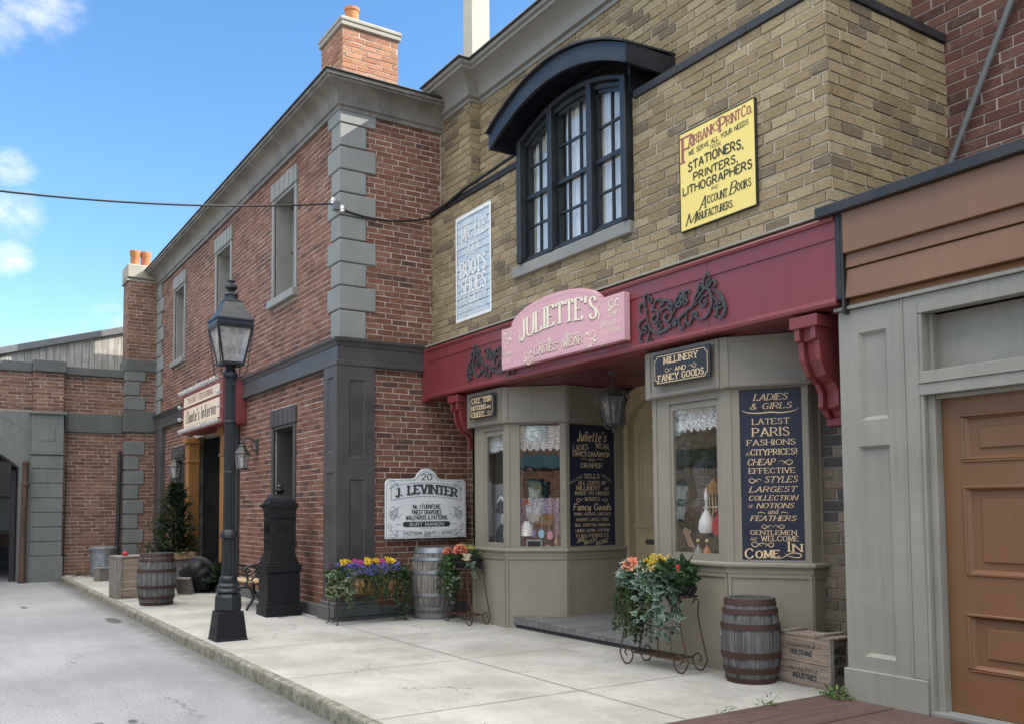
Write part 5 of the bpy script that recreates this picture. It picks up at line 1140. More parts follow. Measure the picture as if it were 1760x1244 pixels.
for sx in (-1, 1):
    cx = dxc+sx*.24
    for k, w in ((0, .17), (1, .12)):
        P_ = [(cx-w, 1.38+.03*k)]+[(cx-w*math.cos(PI*i/10), 2.42-.03*k+w*math.sin(PI*i/10)) for i in range(11)]+[(cx+w, 1.38+.03*k)]
        P_ = P_+[P_[0]]
        for a, b in zip(P_, P_[1:]): line(D, [a, b], .02-.006*k, fD, .012-.004*k+D.cnt*.0003, .02); D.cnt = (D.cnt+1) % 7
    rectline_ = [(cx-.17, .32), (cx+.17, .32), (cx+.17, .92), (cx-.17, .92), (cx-.17, .32)]
    for a, b in zip(rectline_, rectline_[1:]): line(D, [a, b], .02, fD, .012+D.cnt*.0003, .02); D.cnt = (D.cnt+1) % 7
D.box(DX0, DX1, YD+.03, YD+.052, 1.24, 1.27)
D.build('door_moulding', M['khaki'], door)
D = MB(); D.box(dxc-.30, dxc-.08, YD+.034, YD+.052, 1.03, 1.09); D.build('mail_slot', M['pewter'], door, bevel=.006)
# timber step of the entrance
mb = MB(); rs = random.Random(9); z_ = lambda x: .155-.030*(x+9.8)
x = -9.78
while x < -6.9:
    w = .118; a, b = z_(x), z_(x+w)
    mb.add([(x+.003, 6.235, .05), (x+w-.003, 6.235, .05), (x+w-.003, 7.80, .05), (x+.003, 7.80, .05), (x+.003, 6.235+rs.uniform(-.008, .008), a), (x+w-.003, 6.235, b), (x+w-.003, 7.80, .165), (x+.003, 7.80, .165)],
           ((0, 3, 2, 1), (4, 5, 6, 7), (0, 1, 5, 4), (1, 2, 6, 5), (2, 3, 7, 6), (3, 0, 4, 7))); x += w
mb.build('entrance_step', M['deck_grey'], SH)
mb = MB(); mb.add([(-9.80, 6.26, -.02), (-6.9, 6.26, -.02), (-6.9, 6.26, .03), (-9.8, 6.26, .115), (-9.80, 7.7, -.02), (-6.9, 7.7, -.02), (-6.9, 7.7, .03), (-9.8, 7.7, .115)], ((0, 1, 2, 3), (7, 6, 5, 4), (0, 3, 7, 4), (1, 5, 6, 2), (3, 2, 6, 7))); mb.build('step_riser', M['riser'], SH)

# ---- signs on the shop
t, fr = sign_board('print_company_sign', 'yellow printer\'s sign with plum and black lettering on the upper brick wall', 'sign', fW, -6.36, -5.405, 4.18, 5.15, .03, M['yellow_sign'], M['sign_black'], off=.016)
T = MB(); T2 = MB(); u = lambda a: -6.36+a*.955; v = lambda b: 4.18+b*.97
text(T2, "F", u(.045), v(.70), .24, fr, 'l', thick=.2, thin=.09); text(T2, "AIRBANKS", u(.13), v(.825), .088, fr, 'l', fit=.405, thick=.24, thin=.12, rise=.10); text(T2, "P", u(.565), v(.84), .125, fr, 'l', thick=.24, thin=.12); text(T2, "RINT", u(.655), v(.865), .085, fr, 'l', fit=.165, thick=.24, thin=.12, rise=.06); text(T2, "Co.", u(.845), v(.872), .098, fr, 'l', fit=.125, thick=.24, thin=.12, smallcaps=True)
T2.build('lettering', M['sign_plum'], t)
text(T, "WE SERVE ALL YOUR NEEDS", u(.53), v(.762), .046, fr, fit=.76, thick=.22, thin=.18, serif=False, rise=.055)
text(T, "FROM", u(.50), v(.705), .038, fr, fit=.13, thick=.15, thin=.12, serif=False)
text(T, "STATIONERS,", u(.49), v(.578), .084, fr, fit=.70, thick=.27, thin=.22, serif=False, arc=.02)
text(T, "PRINTERS,", u(.49), v(.470), .074, fr, fit=.56, thick=.27, thin=.22, serif=False)
text(T, "LITHOGRAPHERS", u(.50), v(.358), .078, fr, fit=.875, thick=.27, thin=.22, serif=False)
text(T, "AND", u(.48), v(.30), .035, fr, fit=.09, thick=.15, thin=.12, serif=False)
text(T, "A", u(.27), v(.155), .11, fr, 'l', thick=.2, thin=.08, slant=.35); text(T, "CCOUNT", u(.38), v(.185), .070, fr, 'l', fit=.25, thick=.26, thin=.15)
text(T, "B", u(.675), v(.185), .11, fr, 'l', thick=.2, thin=.08, slant=.3); text(T, "OOKS", u(.77), v(.195), .07, fr, 'l', fit=.165, thick=.26, thin=.15)
text(T, "M", u(.07), v(.045), .10, fr, 'l', thick=.2, thin=.08, slant=.25, fit=.13); text(T, "ANUFACTURERS.", u(.225), v(.06), .066, fr, 'l', fit=.47, thick=.26, thin=.15)
T.build('lettering', M['sign_black'], t)
# painted advertisement on the bricks
mb = MB(); mb.obox(fW, *AD, .0, .003); brickwork(mb, fW, *AD, [], PB_, 19)
pa = tagp(mb.build('painted_wall_advert', PB_['mats']), 'faded pale blue advert with white lettering painted straight onto the buff bricks', 'painted advert')
T = MB(); fr = (fW[0]+fW[3]*.0165, fW[1], fW[2], fW[3])
for a, b, c, d in ((-10.895, -10.855, 4.085, 5.565), (-9.985, -9.945, 4.085, 5.565), (-10.855, -9.985, 4.085, 4.13), (-10.855, -9.985, 5.525, 5.565)):
    T.quad(fr[0]+fr[1]*a+fr[2]*c+fr[3]*.003, fr[0]+fr[1]*b+fr[2]*c+fr[3]*.003, fr[0]+fr[1]*b+fr[2]*d+fr[3]*.003, fr[0]+fr[1]*a+fr[2]*d+fr[3]*.003)
text(T, "MR. LEE", -10.4, 5.20, .19, fr, fit=.66, thick=.22, thin=.12, rise=.02); text(T, "JULY", -10.42, 4.98, .16, fr, fit=.34, thick=.2, thin=.12)
text(T, "BOOTS", -10.42, 4.70, .20, fr, fit=.66, thick=.3, thin=.16); text(T, "SHOES", -10.42, 4.46, .20, fr, fit=.66, thick=.3, thin=.16); text(T, "HOSIERY", -10.42, 4.31, .12, fr, fit=.70, thick=.22, thin=.14)
text(T, "APPEARANCE", -10.42, 4.22, .06, fr, fit=.66, thick=.18, thin=.14, serif=False); text(T, "IMPORTANT", -10.42, 4.145, .06, fr, fit=.66, thick=.18, thin=.14, serif=False)
T.build('lettering', M['white_paint'], pa)
# big pink shop sign with arched top
fP = (V3(0, YR-.012, 0), V3(1, 0, 0), Zv, V3(0, -1, 0)); a0, a1, b0 = -9.33, -6.99, 3.205
top = [(a1, b0), (a1, 3.70), (-7.39, 3.70)]+[(-8.25+.86*math.cos(a), 3.70+.235*math.sin(a)) for a in [PI*i/18 for i in range(1, 18)]]+[(-9.11, 3.70), (a0, 3.70), (a0, b0)]
t, fr = sign_board('shop_name_sign', 'big pink shop name sign with arched top fixed across the maroon fascia', 'sign', fP, a0, a1, b0, 3.94, .085, M['pink'], None, poly=top[::-1] if False else top, bevel=.006)
mb = MB(); T = MB(); TS = MB()
for pl in ([(a0+.03, b0+.03), (a1-.03, b0+.03), (a1-.03, 3.67), (-7.37, 3.67)], [(-9.13, 3.67), (a0+.03, 3.67), (a0+.03, b0+.03)]):
    for p, q in zip(pl, pl[1:]): line(mb, [p, q], .007, fr)
line(mb, [(-8.25+.84*math.cos(a), 3.668+.228*math.sin(a)) for a in [PI*i/24 for i in range(25)]], .007, fr)
for z in (3.36, 3.52): line(mb, [(a0+.05, z), (a1-.05, z+.0)], .0025, fr, .0012)
mb.build('border_line', M['pink_lt'], t)
fr2 = (fr[0]+fr[1]*(-.008)+fr[2]*(-.010), fr[1], fr[2], fr[3]); frT = (fr[0]+fr[3]*.003, fr[1], fr[2], fr[3])
L_ = "JULIETTE'S"; cx = -8.16
text(TS, L_, cx, 3.50, .235, fr2, fit=1.46, thick=.30, thin=.06, arc=.07, track=2.6); text(T, L_, cx, 3.50, .235, frT, fit=1.46, thick=.30, thin=.06, arc=.07, track=2.6)
text(TS, "LADIES' WEAR", -8.14, 3.285, .085, fr2, fit=.92, thick=.26, thin=.07); text(T, "LADIES' WEAR", -8.14, 3.285, .085, frT, fit=.92, thick=.26, thin=.07)
for i, s_ in enumerate(("FINE", "FORMALS", "& LACES")): text(T, s_, -9.29, 3.455-.085*i, .042, frT, 'l', maxw=.36, thick=.17, thin=.06)
for i, s_ in enumerate(("DAILY", "DRESSES &", "PATTERNS")): text(T, s_, -7.04, 3.475-.085*i, .047, frT, 'r', maxw=.46, thick=.17, thin=.06)
flourish(T, -9.29, 3.56, .20, frT, .012, 1, 1); flourish(T, -7.03, 3.56, .20, frT, .012, -1, 1); curve(T, [(-8.97, 3.65), (-8.9, 3.6), (-8.93, 3.52), (-8.9, 3.47)], .016, frT); curve(T, [(-7.38, 3.66), (-7.42, 3.6), (-7.38, 3.52), (-7.42, 3.46)], .016, frT)
flourish(T, -8.62, 3.25, .20, frT, .012, -1, 1); flourish(T, -7.66, 3.28, .22, frT, .012, 1, 1)
curve(T, [(-8.62, 3.38), (-8.5, 3.40), (-8.36, 3.40), (-8.28, 3.44)], .008, frT); curve(T, [(-7.98, 3.44), (-7.9, 3.40), (-7.78, 3.41), (-7.68, 3.38)], .008, frT)
flourish(T, -8.33, 3.40, .07, frT, .012, 1, 1); flourish(T, -7.92, 3.40, .07, frT, .012, -1, 1)
TS.build('letter_shadow', M['pink_shadow'], t); T.build('lettering', M['cream'], t)
# cut-out scroll ornaments each side
def ornament(name, label, x0, flip):
    t = thing(name, label, 'ornament', (x0, YR-.02, 3.2), 0, 'cut scroll ornaments on the fascia')
    fr = (V3(x0, YR-.001, 3.15), V3(flip, 0, 0), Zv, V3(0, -1, 0)); mb = MB(); th = .022
    def S(pts, w): mb.cnt = (mb.cnt+1) % 9; line(mb, [(p.x, p.y) for p in smooth_pts([(a, b, 0) for a, b in pts], 5)], w, fr, th+.0004*mb.cnt, th, True)
    def sp(c, r, a0, tn, w): mb.cnt = (mb.cnt+1) % 9; line(mb, spiral_pts(c, r, a0, tn), w, fr, th+.0004*mb.cnt, th, False)
    S([(.10, .33), (.14, .14), (.28, .06), (.46, .10), (.60, .17), (.72, .22), (.86, .26)], 0.0296)
    S([(.12, .30), (.05, .40), (.0, .36), (.02, .30)], 0.0222); S([(.10, .34), (.08, .45), (.12, .48), (.15, .43)], 0.0207)
    S([(.12, .18), (.03, .10), (.0, .03), (.05, .0)], 0.0222); S([(.16, .12), (.12, .0), (.15, -.04), (.18, .02)], 0.0207); S([(.1, .24), (.0, .2), (-.01, .14), (.03, .13)], 0.0192)
    sp((.22, .22), .085, 2.2, -1.15, 0.0192); sp((.40, .20), .10, 2.6, -1.2, 0.0207); sp((.57, .30), .075, .5, 1.2, 0.0192); sp((.50, .13), .05, 3.6, 1.1, 0.0163)
    S([(.2, .3), (.24, .38), (.3, .39), (.33, .34)], 0.0222); S([(.3, .3), (.38, .36), (.46, .33), (.48, .26)], 0.0237); S([(.45, .16), (.54, .28), (.62, .36), (.68, .40), (.72, .36)], 0.0252)
    S([(.62, .26), (.66, .34), (.60, .40), (.56, .36)], 0.0192); S([(.55, .16), (.58, .06), (.63, .05), (.64, .1)], 0.0207); S([(.68, .2), (.66, .1), (.71, .07), (.74, .12)], 0.0192)
    S([(.74, .2), (.82, .35), (.95, .36), (1.0, .22), (.93, .10), (.82, .10), (.76, .18)], 0.0252); sp((.90, .24), .065, 1.0, 1.2, 0.0178); S([(.76, .24), (.86, .33), (.92, .36)], 0.0222)
    S([(.90, .35), (.90, .45), (.95, .50), (.98, .45)], 0.0252); S([(.84, .33), (.83, .41), (.87, .43)], 0.0192); S([(.95, .37), (1.02, .42), (1.05, .37), (1.01, .35)], 0.0192)
    S([(.98, .34), (1.10, .28), (1.16, .14), (1.12, .06), (1.06, .09)], 0.0266); S([(1.0, .28), (1.07, .2), (1.06, .1), (1.01, .08)], 0.0207); sp((1.05, .16), .04, 0, 1.1, 0.0148)
    for cx_, cy_, rr_, a_, tn_ in ((.30, .12, .05, 1.2, 1.2), (.44, .30, .045, .3, -1.2), (.66, .30, .045, 2.0, 1.1), (.34, .34, .035, .5, 1.1), (.16, .40, .04, 2.5, -1.1), (.08, .12, .045, 1.0, 1.2), (.78, .14, .045, 4.0, -1.2), (.97, .40, .04, 1.0, 1.2), (1.10, .18, .05, 1.8, -1.2), (.86, .38, .035, 0, 1.1)): sp((cx_, cy_), rr_, a_, tn_, .016)
    mb.build('scrollwork', M['ornament'], t)
ornament('scroll_ornament', 'dark cut-out scroll ornament on the maroon fascia, right of the pink sign', -6.84, 1)
ornament('scroll_ornament', 'dark cut-out scroll ornament on the maroon fascia, half hidden left of the pink sign', -9.16, -1)
# small header signs
def small_sign(name, label, u0, u1, v0, v1, lines_, tilt):
    f0 = (V3(0, (6.095 if u0 < -8 else 6.075)-.022, 0), V3(1, 0, 0), Zv, V3(0, -1, 0))
    t, fr = sign_board(name, label, 'sign', f0, u0, u1, v0, v1, .025, M['slate_sign'], None)
    T = MB(); rectline(T, u0+.025, u1-.025, v0+.022, v1-.022, .007, fr, .035)
    for s_, x, y, h, w in lines_:
        if s_ == '~': swash(T, x, y, h, fr, .006, w)
        else: text(T, s_, x, y, h, fr, 'c', fit=w, thick=.30, thin=.17, serif=h > .05)
    T.build('lettering', M['gold'], t)
small_sign('lace_trim_sign', 'small black sign with gold lettering offering lace and trim, over the left bay', -10.37, -9.76, 2.69, 2.985, [("LACE, TRIM", -10.065, 2.895, .058, .47), ("NOTIONS", -10.13, 2.805, .058, .36), ("AND", -9.88, 2.805, .035, .10), ("FINERY", -10.15, 2.718, .058, .32), ('~', -9.95, 2.73, .12, 1)], 0)
small_sign('millinery_sign', 'black sign with gold lettering reading millinery and fancy goods, over the right bay', -6.70, -5.93, 2.70, 3.005, [("MILLINERY", -6.315, 2.905, .058, .46), ("AND", -6.315, 2.815, .042, .15), ('~', -6.42, 2.82, .11, -1), ('~', -6.21, 2.82, .11, 1), ("FANCY GOODS", -6.315, 2.74, .058, .62)], 0)
# tall navy boards
fr0, L0 = seg_frame(RP[3], RP[4])
t, fr = sign_board('ladies_fashion_board', 'tall navy board inviting ladies and girls, on the angled side of the right bay', 'sign board', fr0, .13, .68, 1.02, 2.57, .012, M['navy'], None, off=-.03, bevel=0)
T = MB(); c = .405
for s_, y, h, w, sl, se in (("LADIES", 2.465, .066, .29, .25, True), ("& GIRLS", 2.385, .062, .36, .2, True), ("LATEST", 2.245, .06, .32, 0, True), ("PARIS", 2.135, .088, .32, 0, True), ("FASHIONS", 2.055, .058, .42, 0, True), ("CITYPRICES!", 1.965, .062, .40, 0, True),
                           ("EFFECTIVE", 1.80, .055, .40, 0, True), ("LARGEST", 1.63, .056, .40, .25, True), ("COLLECTION", 1.555, .05, .42, .25, True), ("NOTIONS", 1.485, .05, .32, .25, True), ("FEATHERS", 1.37, .052, .39, .25, True), ("GENTLEMEN", 1.245, .045, .40, 0, True)):
    text(T, s_, c+(.02 if s_ in ("CITYPRICES!", "NOTIONS") else 0), y+h*.08, h*.84, fr, 'c', fit=w, thick=.24, thin=.09, slant=sl, serif=se)
text(T, "AT", .20, 1.968, .028, fr, 'c', thick=.15, slant=.3); text(T, "CHEAP", .31, 1.88, .054, fr, 'c', fit=.24, thick=.2, thin=.09, slant=.25); swash(T, .46, 1.88, .13, fr, .007, 1); text(T, "STYLES", .48, 1.72, .054, fr, 'c', fit=.28, thick=.2, thin=.09, slant=.25); swash(T, .32, 1.72, .12, fr, .007, -1)
text(T, "OF", .215, 1.49, .028, fr, 'c', thick=.15); text(T, "and", c, 1.435, .045, fr, 'c', thick=.15, slant=.2); curve(T, [(.27, 1.44), (.30, 1.452), (.34, 1.44)], .006, fr); curve(T, [(.47, 1.44), (.50, 1.452), (.54, 1.44)], .006, fr)
curve(T, [(.15, 2.385), (.2, 2.362), (.3, 2.352), (.4, 2.358), (.5, 2.35), (.6, 2.36), (.655, 2.385)], .011, fr); swash(T, c, 1.305, .10, fr, .006, 1); swash(T, c, 1.305, .10, fr, .006, -1)
text(T, "ARE", .23, 1.195, .026, fr, 'c', thick=.15, slant=.3); text(T, "WELCOME", .46, 1.192, .045, fr, 'c', fit=.32, thick=.2, thin=.09)
swash(T, .34, 1.14, .13, fr, .007, -1); swash(T, .30, 1.14, .11, fr, .007, 1); text(T, "Come", .30, 1.04, .085, fr, 'c', fit=.29, thick=.26, thin=.1, smallcaps=True, rise=.05); text(T, "In", .585, 1.10, .085, fr, 'c', fit=.11, thick=.26, thin=.09, smallcaps=True); curve(T, [(.38, 1.035), (.47, 1.04), (.56, 1.085), (.64, 1.075), (.62, 1.045), (.54, 1.055), (.5, 1.085)], .009, fr)
T.build('lettering', M['gold'], t)
fr0, L0 = seg_frame(LP[3], LP[4])
t, fr = sign_board('dressmaker_board', 'tall navy board listing dressmaker wares, facing the recessed shop door', 'sign board', fr0, .05, .80, 1.02, 2.575, .012, M['navy'], None, off=-.03, bevel=0)
T = MB(); c = .425
text(T, "Juliette's", c, 2.36, .13, fr, 'c', fit=.46, thick=.17, thin=.08, slant=.25, serif=False)
text(T, "LADIES", .25, 2.245, .065, fr, 'c', fit=.24, thick=.16, thin=.08, rise=.12); text(T, "WEAR", .60, 2.27, .065, fr, 'c', fit=.22, thick=.16, thin=.08, rise=-.12); curve(T, [(.13, 2.2), (.25, 2.2), (.36, 2.25)], .006, fr); curve(T, [(.48, 2.25), (.6, 2.2), (.72, 2.2)], .006, fr)
for s_, y, h, w, sl in (("DRESSMAKER", 2.16, .072, .60, 0), ("AND", 2.105, .035, .10, 0), ("DRAPER", 2.015, .07, .34, 0), ("SELLS", 1.88, .068, .25, 0), ("ALL SORTS OF", 1.80, .055, .45, .25), ("MADE-TO-ORDER", 1.665, .055, .55, 0), ("WARES", 1.59, .055, .24, 0),
                        ("TRIMS, GLOVES, DRESSES", 1.405, .042, .60, 0), ("HOISERY, LACES, FANS", 1.335, .042, .52, 0), ("SILK, CHIFFON, DAMASK", 1.265, .042, .58, 0), ("LINEN, SATIN, COTTON", 1.195, .042, .54, 0), ("FURS-FERRETS", 1.125, .050, .52, 0)):
    text(T, s_, c, y+h*.08, h*.80, fr, 'c', fit=w, thick=.22, thin=.09, slant=sl)
text(T, "MILLINERY", .36, 1.732, .055, fr, 'c', fit=.38, thick=.19, thin=.09); text(T, "AND", .66, 1.735, .032, fr, 'c', thick=.14, slant=.3); text(T, "WHOLESALE", .17, 1.85, .032, fr, 'c', fit=.19, thick=.12, rise=.5); text(T, "RETAIL", .67, 1.87, .032, fr, 'c', fit=.15, thick=.12, rise=-.5)
swash(T, .30, 1.585, .13, fr, .007, -1); swash(T, .56, 1.585, .12, fr, .007, 1); curve(T, [(.24, 2.12), (.3, 2.135), (.36, 2.115)], .006, fr); curve(T, [(.49, 2.115), (.55, 2.135), (.61, 2.12)], .006, fr)
text(T, "Fancy Goods", c, 1.475, .085, fr, 'c', fit=.60, thick=.22, thin=.10, slant=.2, serif=False)
text(T, "AND", .24, 1.075, .05, fr, 'c', fit=.13, thick=.17, thin=.09, rise=.2, slant=.2); text(T, "MUCH", .38, 1.05, .05, fr, 'c', fit=.19, thick=.17, thin=.09, rise=.2, slant=.2); text(T, "MORE.", .58, 1.04, .05, fr, 'c', fit=.21, thick=.17, thin=.09, rise=.2, slant=.2)
T.build('lettering', M['gold'], t)
# ------------------------------------------------------------ brown and grey shopfront on the right
BR = thing('brown_shopfront', 'single storey shopfront with a brown fascia, grey panelled pier and wide brown panelled door', 'shop', (-3.5, 6.05, 0))
YB = 6.05; fR = frame((0, YB, 0))
mb = MB(); sunk_panels(mb, fR, -4.535, -3.985, .0, 3.03, -.9, 0, .032, [(-4.36, -4.115, 2.16, 2.84), (-4.385, -4.115, .35, 1.96)]); mb.build('panelled_pier', M['sage'], BR)
mb = MB(); mb.obox(fR, -4.56, -3.86, -.01, .245, -.1, .025); mb.build('pier_base', M['sage'], BR, bevel=.006)
mb = MB()
mb.obox(fR, -3.984, -3.97, .246, 3.035, -.1, .012); mb.obox(fR, -3.97, -3.858, .246, 3.035, -.1, .003)
mb.obox(fR, -3.858, 2.0, 2.90, 3.035, -.1, .003); mb.obox(fR, -3.858, 2.0, 2.30, 2.385, -.22, .006); mb.obox(fR, -3.858, 2.0, 2.385, 2.40, -.22, .018); mb.obox(fR, -3.858, 2.0, 2.40, 2.475, -.22, .002)
mb.obox(fR, -4.56, 2.0, 3.036, 3.065, -.1, .03)
mb.obox(fR, -3.86, -3.83, .0, 2.9, -.25, -.004); mb.obox(fR, -3.83, -3.80, 2.475, 2.9, -.19, -.09); mb.obox(fR, -3.83, -3.775, .0, 2.3, -.20, -.05); mb.obox(fR, -3.775, 2.0, 2.27, 2.30, -.20, -.06)
mb.build('door_frame', M['sage'], BR, bevel=.004)
mb = MB(); mb.obox(fR, -3.80, 2.0, 2.475, 2.90, -.19, -.17); mb.build('transom_panel', M['sage'], BR)
mb = MB(); mb.obox(fR, -3.83, 2.0, -.01, .03, -.3, .03); mb.build('threshold', M['stone'], BR)
dm = MB()
pan = [(-3.61, -2.75, 1.82, 2.13), (-3.61, -2.75, 1.02, 1.62), (-3.61, -2.75, .35, .72)]
sunk_panels(dm, fR, -3.77, -2.58, .035, 2.27, -.19, -.13, .028, pan)
d_ = dm.build('door', M['door_brown'], BR)
dm = MB()
for a, b, c, d in pan:
    for k, (g, w, h) in enumerate(((.0, .018, .012), (-.0, .0, 0))):
        if w:
            for p in ((a-w, b+w, c-w, c), (a-w, b+w, d, d+w), (a-w, a, c, d), (b, b+w, c, d)): dm.obox(fR, *p, -.14, -.13+h)
    i = .10; dm.obox(fR, a+i, b-i, c+i*.8, d-i*.8, -.16, -.142)
dm.build('door_moulding', M['door_brown'], d_, bevel=.005)
mb = MB(); mb.obox(fR, -2.57, 2.0, .0, 2.3, -.2, -.13); mb.build('side_panel', M['sage'], BR)
# fascia boards, stepped
mb = MB()
for z0, z1, n0, n1 in ((3.475, 3.80, .075, .075), (3.36, 3.472, .035, .045), (3.12, 3.352, .03, .058), (3.066, 3.118, .0, .02)):
    for a, b in ((-4.425, 2.0),):
        O, U, V, N = fR; P = lambda u, v, n: O+U*u+V*v+N*n
        mb.add([P(a, z0, -.1), P(b, z0, -.1), P(b, z0, n1), P(a, z0, n1), P(a, z1, -.1), P(b, z1, -.1), P(b, z1, n0), P(a, z1, n0)], ((0, 3, 2, 1), (4, 5, 6, 7), (0, 1, 5, 4), (1, 2, 6, 5), (2, 3, 7, 6), (3, 0, 4, 7)))
mb.build('fascia_boards', M['brown'], BR, bevel=.004)
mb = MB(); mb.box(-4.64, 2.0, YB-.13, YB+.1, 3.80, 3.885); mb.box(-4.452, -4.43, YB-.07, YB+.1, 3.0, 3.86); mb.build('roof_edge', M['blacktrim'], BR, bevel=.006)
mb = MB(); mb.box(-4.65, 2.0, YB+.1, 8.0, 3.75, 3.87); mb.build('roof', M['roof'], BR)
mb = MB(); mb.box(-4.6, 2.0, 6.4, 8.0, -.1, 3.7); mb.build('inner_wall', M['dark_room'], BR)
# dark red brick house standing behind
DB = thing('dark_brick_building', 'tall dark red brick building standing behind the brown shopfront', 'building', (-1, 7.9, 0))
mb = MB(); mb.box(XC-.5, 8.0, 7.88, 12, -.1, 9.2); brickwork(mb, frame((0, 7.88, 0)), XC-.49, 2.0, 3.8, 8.6, [], B['dark'], 20); mb.build('wall', B['dark']['mats'], DB)
mb = MB(); mb.tube([(-4.72, 7.80, 3.85), (-4.66, 7.80, 4.5), (-4.01, 7.80, 5.83), (-3.2, 7.80, 7.5)], .03, 10)
tagp(mb.build('conduit_pipe', M['pipe_grey'], smooth=True), 'slanting thin grey metal pipe against the dark red brick above the roof', 'pipe')

# ------------------------------------------------------------ overhead cables
mb = MB(); P0 = Vector((-11.69, 4.64, 5.76)); P1 = Vector((-11.4, -6.0, 5.68)); pts = []
for i in range(31):
    t_ = i/30; p = P0.lerp(P1, t_); p.z -= 4*.62*t_*(1-t_); pts.append(p)
mb.tube(pts, .012, 8); tagp(mb.build('overhead_cable', M['cable'], smooth=True), 'long black cable sagging across the street and the sky to the quoined corner', 'cable')
mb = MB(); P0 = Vector((-11.595, 4.76, 5.66)); P1 = Vector((-11.60, 6.14, 5.80)); pts = []
for i in range(17):
    t_ = i/16; p = P0.lerp(P1, t_); p.z -= 4*.10*t_*(1-t_); pts.append(p)
mb.tube(pts, .014, 8); mb.tube([(-11.6, 6.13, 5.80), (-10.6, 6.10, 5.90), (-9.5, 6.08, 5.93), (-9.3, 6.10, 5.95)], .022, 8)
tagp(mb.build('overhead_cable', M['cable'], smooth=True), 'short black cable looping from the quoined corner to the yellow brick wall', 'cable')
IN = thing('cable_insulator', 'white ceramic insulators on a bracket where the cables meet the quoined corner', 'insulator', (-11.6, 4.66, 5.6))
mb = MB(); mb.box(-11.70, -11.60, 4.62, 4.70, 5.66, 5.78); mb.build('bracket', M['pipe_grey'], IN, bevel=.005)
for p in ((-11.69, 4.63, 5.80), (-11.595, 4.73, 5.68)):
    mb = MB(); mb.lathe((p[0], p[1], p[2]-.05), [(.02, 0), (.035, .01), (.025, .03), (.035, .05), (.025, .07), (.03, .09), (.01, .1)], 12); mb.build('ceramic_spool', M['white_paint'], IN, smooth=True)
# ------------------------------------------------------------ street furniture and goods
# gas street lamp
LX, LY = -10.73, 2.97
LA = thing('street_lamp', 'black cast iron gas style street lamp with a glass lantern at the kerb', 'street lamp', (LX, LY, 0), 0.0)
mb = MB(True); mb.tbox((0, 0), .36, .36, .285, .285, 0, .335); mb.tbox((0, 0), .372, .372, .366, .366, 0, .02)
for a in range(4):
    fr = (Matrix.Rotation(a*PI/2, 3, 'Z') @ V3(0, -.21, 0), Matrix.Rotation(a*PI/2, 3, 'Z') @ V3(1, 0, 0), Vector((0, 0, 1)), Matrix.Rotation(a*PI/2, 3, 'Z') @ V3(0, -1, 0))
mb.build('base', M['plinth_black'], LA, bevel=.006)
mb = MB(True); mb.lathe((0, 0, 0), [(.150, .335), (.158, .36), (.152, .50), (.135, .53), (.118, .545)], 8); mb.build('pedestal', M['lamp_iron'], LA, bevel=.006)
mb = MB(True); mb.lathe((0, 0, 0), [(.13, .545), (.142, .56), (.135, .585), (.118, .60), (.128, .625), (.12, .645), (.095, .66), (.105, .69), (.10, .72), (.085, .74)], 24); mb.build('collar', M['lamp_iron'], LA, smooth=True); mb = MB(True)
mb.lathe((0, 0, 0), [(.078, 1.17), (.098, 1.185), (.10, 1.22), (.092, 1.235), (.085, 1.26), (.07, 1.28)], 24); mb.build('collar', M['lamp_iron'], LA, smooth=True); mb = MB(True)
mb.lathe((0, 0, 0), [(.060, 3.07), (.082, 3.085), (.086, 3.12), (.075, 3.14), (.06, 3.16), (.052, 3.23)], 24); mb.build('collar', M['lamp_iron'], LA, smooth=True)
for z in (1.95, 2.55): mb = MB(True); mb.lathe((0, 0, 0), [(.062, z-.02), (.068, z-.012), (.068, z+.012), (.062, z+.02)], 24); mb.build('collar', M['lamp_iron'], LA, smooth=True)
def fluted(mb, r0, r1, z0, z1, n=14, d=.10):
    vs = []; fs = []; k = n*4
    for r, z in ((r0, z0), (r1, z1)):
        for i in range(k): rr = r*(1-d*(1 if i % 4 in (2, 3) else 0)); a = 2*PI*i/k; vs.append((rr*math.cos(a), rr*math.sin(a), z))
    for i in range(k): q = (i+1) % k; fs.append((i, q, k+q, k+i))
    mb.add(vs, fs)
mb = MB(True); fluted(mb, .084, .078, .73, 1.19); fluted(mb, .068, .058, 1.26, 3.09); mb.build('post', M['lamp_iron'], LA)
LN = MB(True)                                                    # lantern frame
b0, b1, zl, zh = .122, .198, 3.25, 3.655
cr = lambda h, z: [(sx*h, sy*h, z) for sx, sy in ((-1, -1), (1, -1), (1, 1), (-1, 1))]
for p, q in zip(cr(b0, zl), cr(b1, zh)): LN.tube([p, q], .013, 6)
LN.tbox((0, 0), .265, .265, .27, .27, zl-.03, zl+.005); LN.tbox((0, 0), .42, .42, .44, .44, zh-.01, zh+.03); LN.tbox((0, 0), .425, .425, .415, .415, zh+.03, zh+.10); LN.tbox((0, 0), .445, .445, .435, .435, zh+.085, zh+.105)
LN.tbox((0, 0), .40, .40, .19, .19, zh+.105, 3.98); LN.tbox((0, 0), .205, .205, .195, .195, 3.975, 3.995)
LN.lathe((0, 0, 0), [(.085, 3.99), (.09, 4.0), (.08, 4.01), (.074, 4.05), (.084, 4.055), (.084, 4.07), (.072, 4.085), (.045, 4.10), (.038, 4.115), (.075, 4.15), (.07, 4.175), (.035, 4.20), (.03, 4.215), (.045, 4.235), (.03, 4.262), (.006, 4.275)], 20)
ln = LN.build('lantern_frame', M['lamp_iron'], LA)
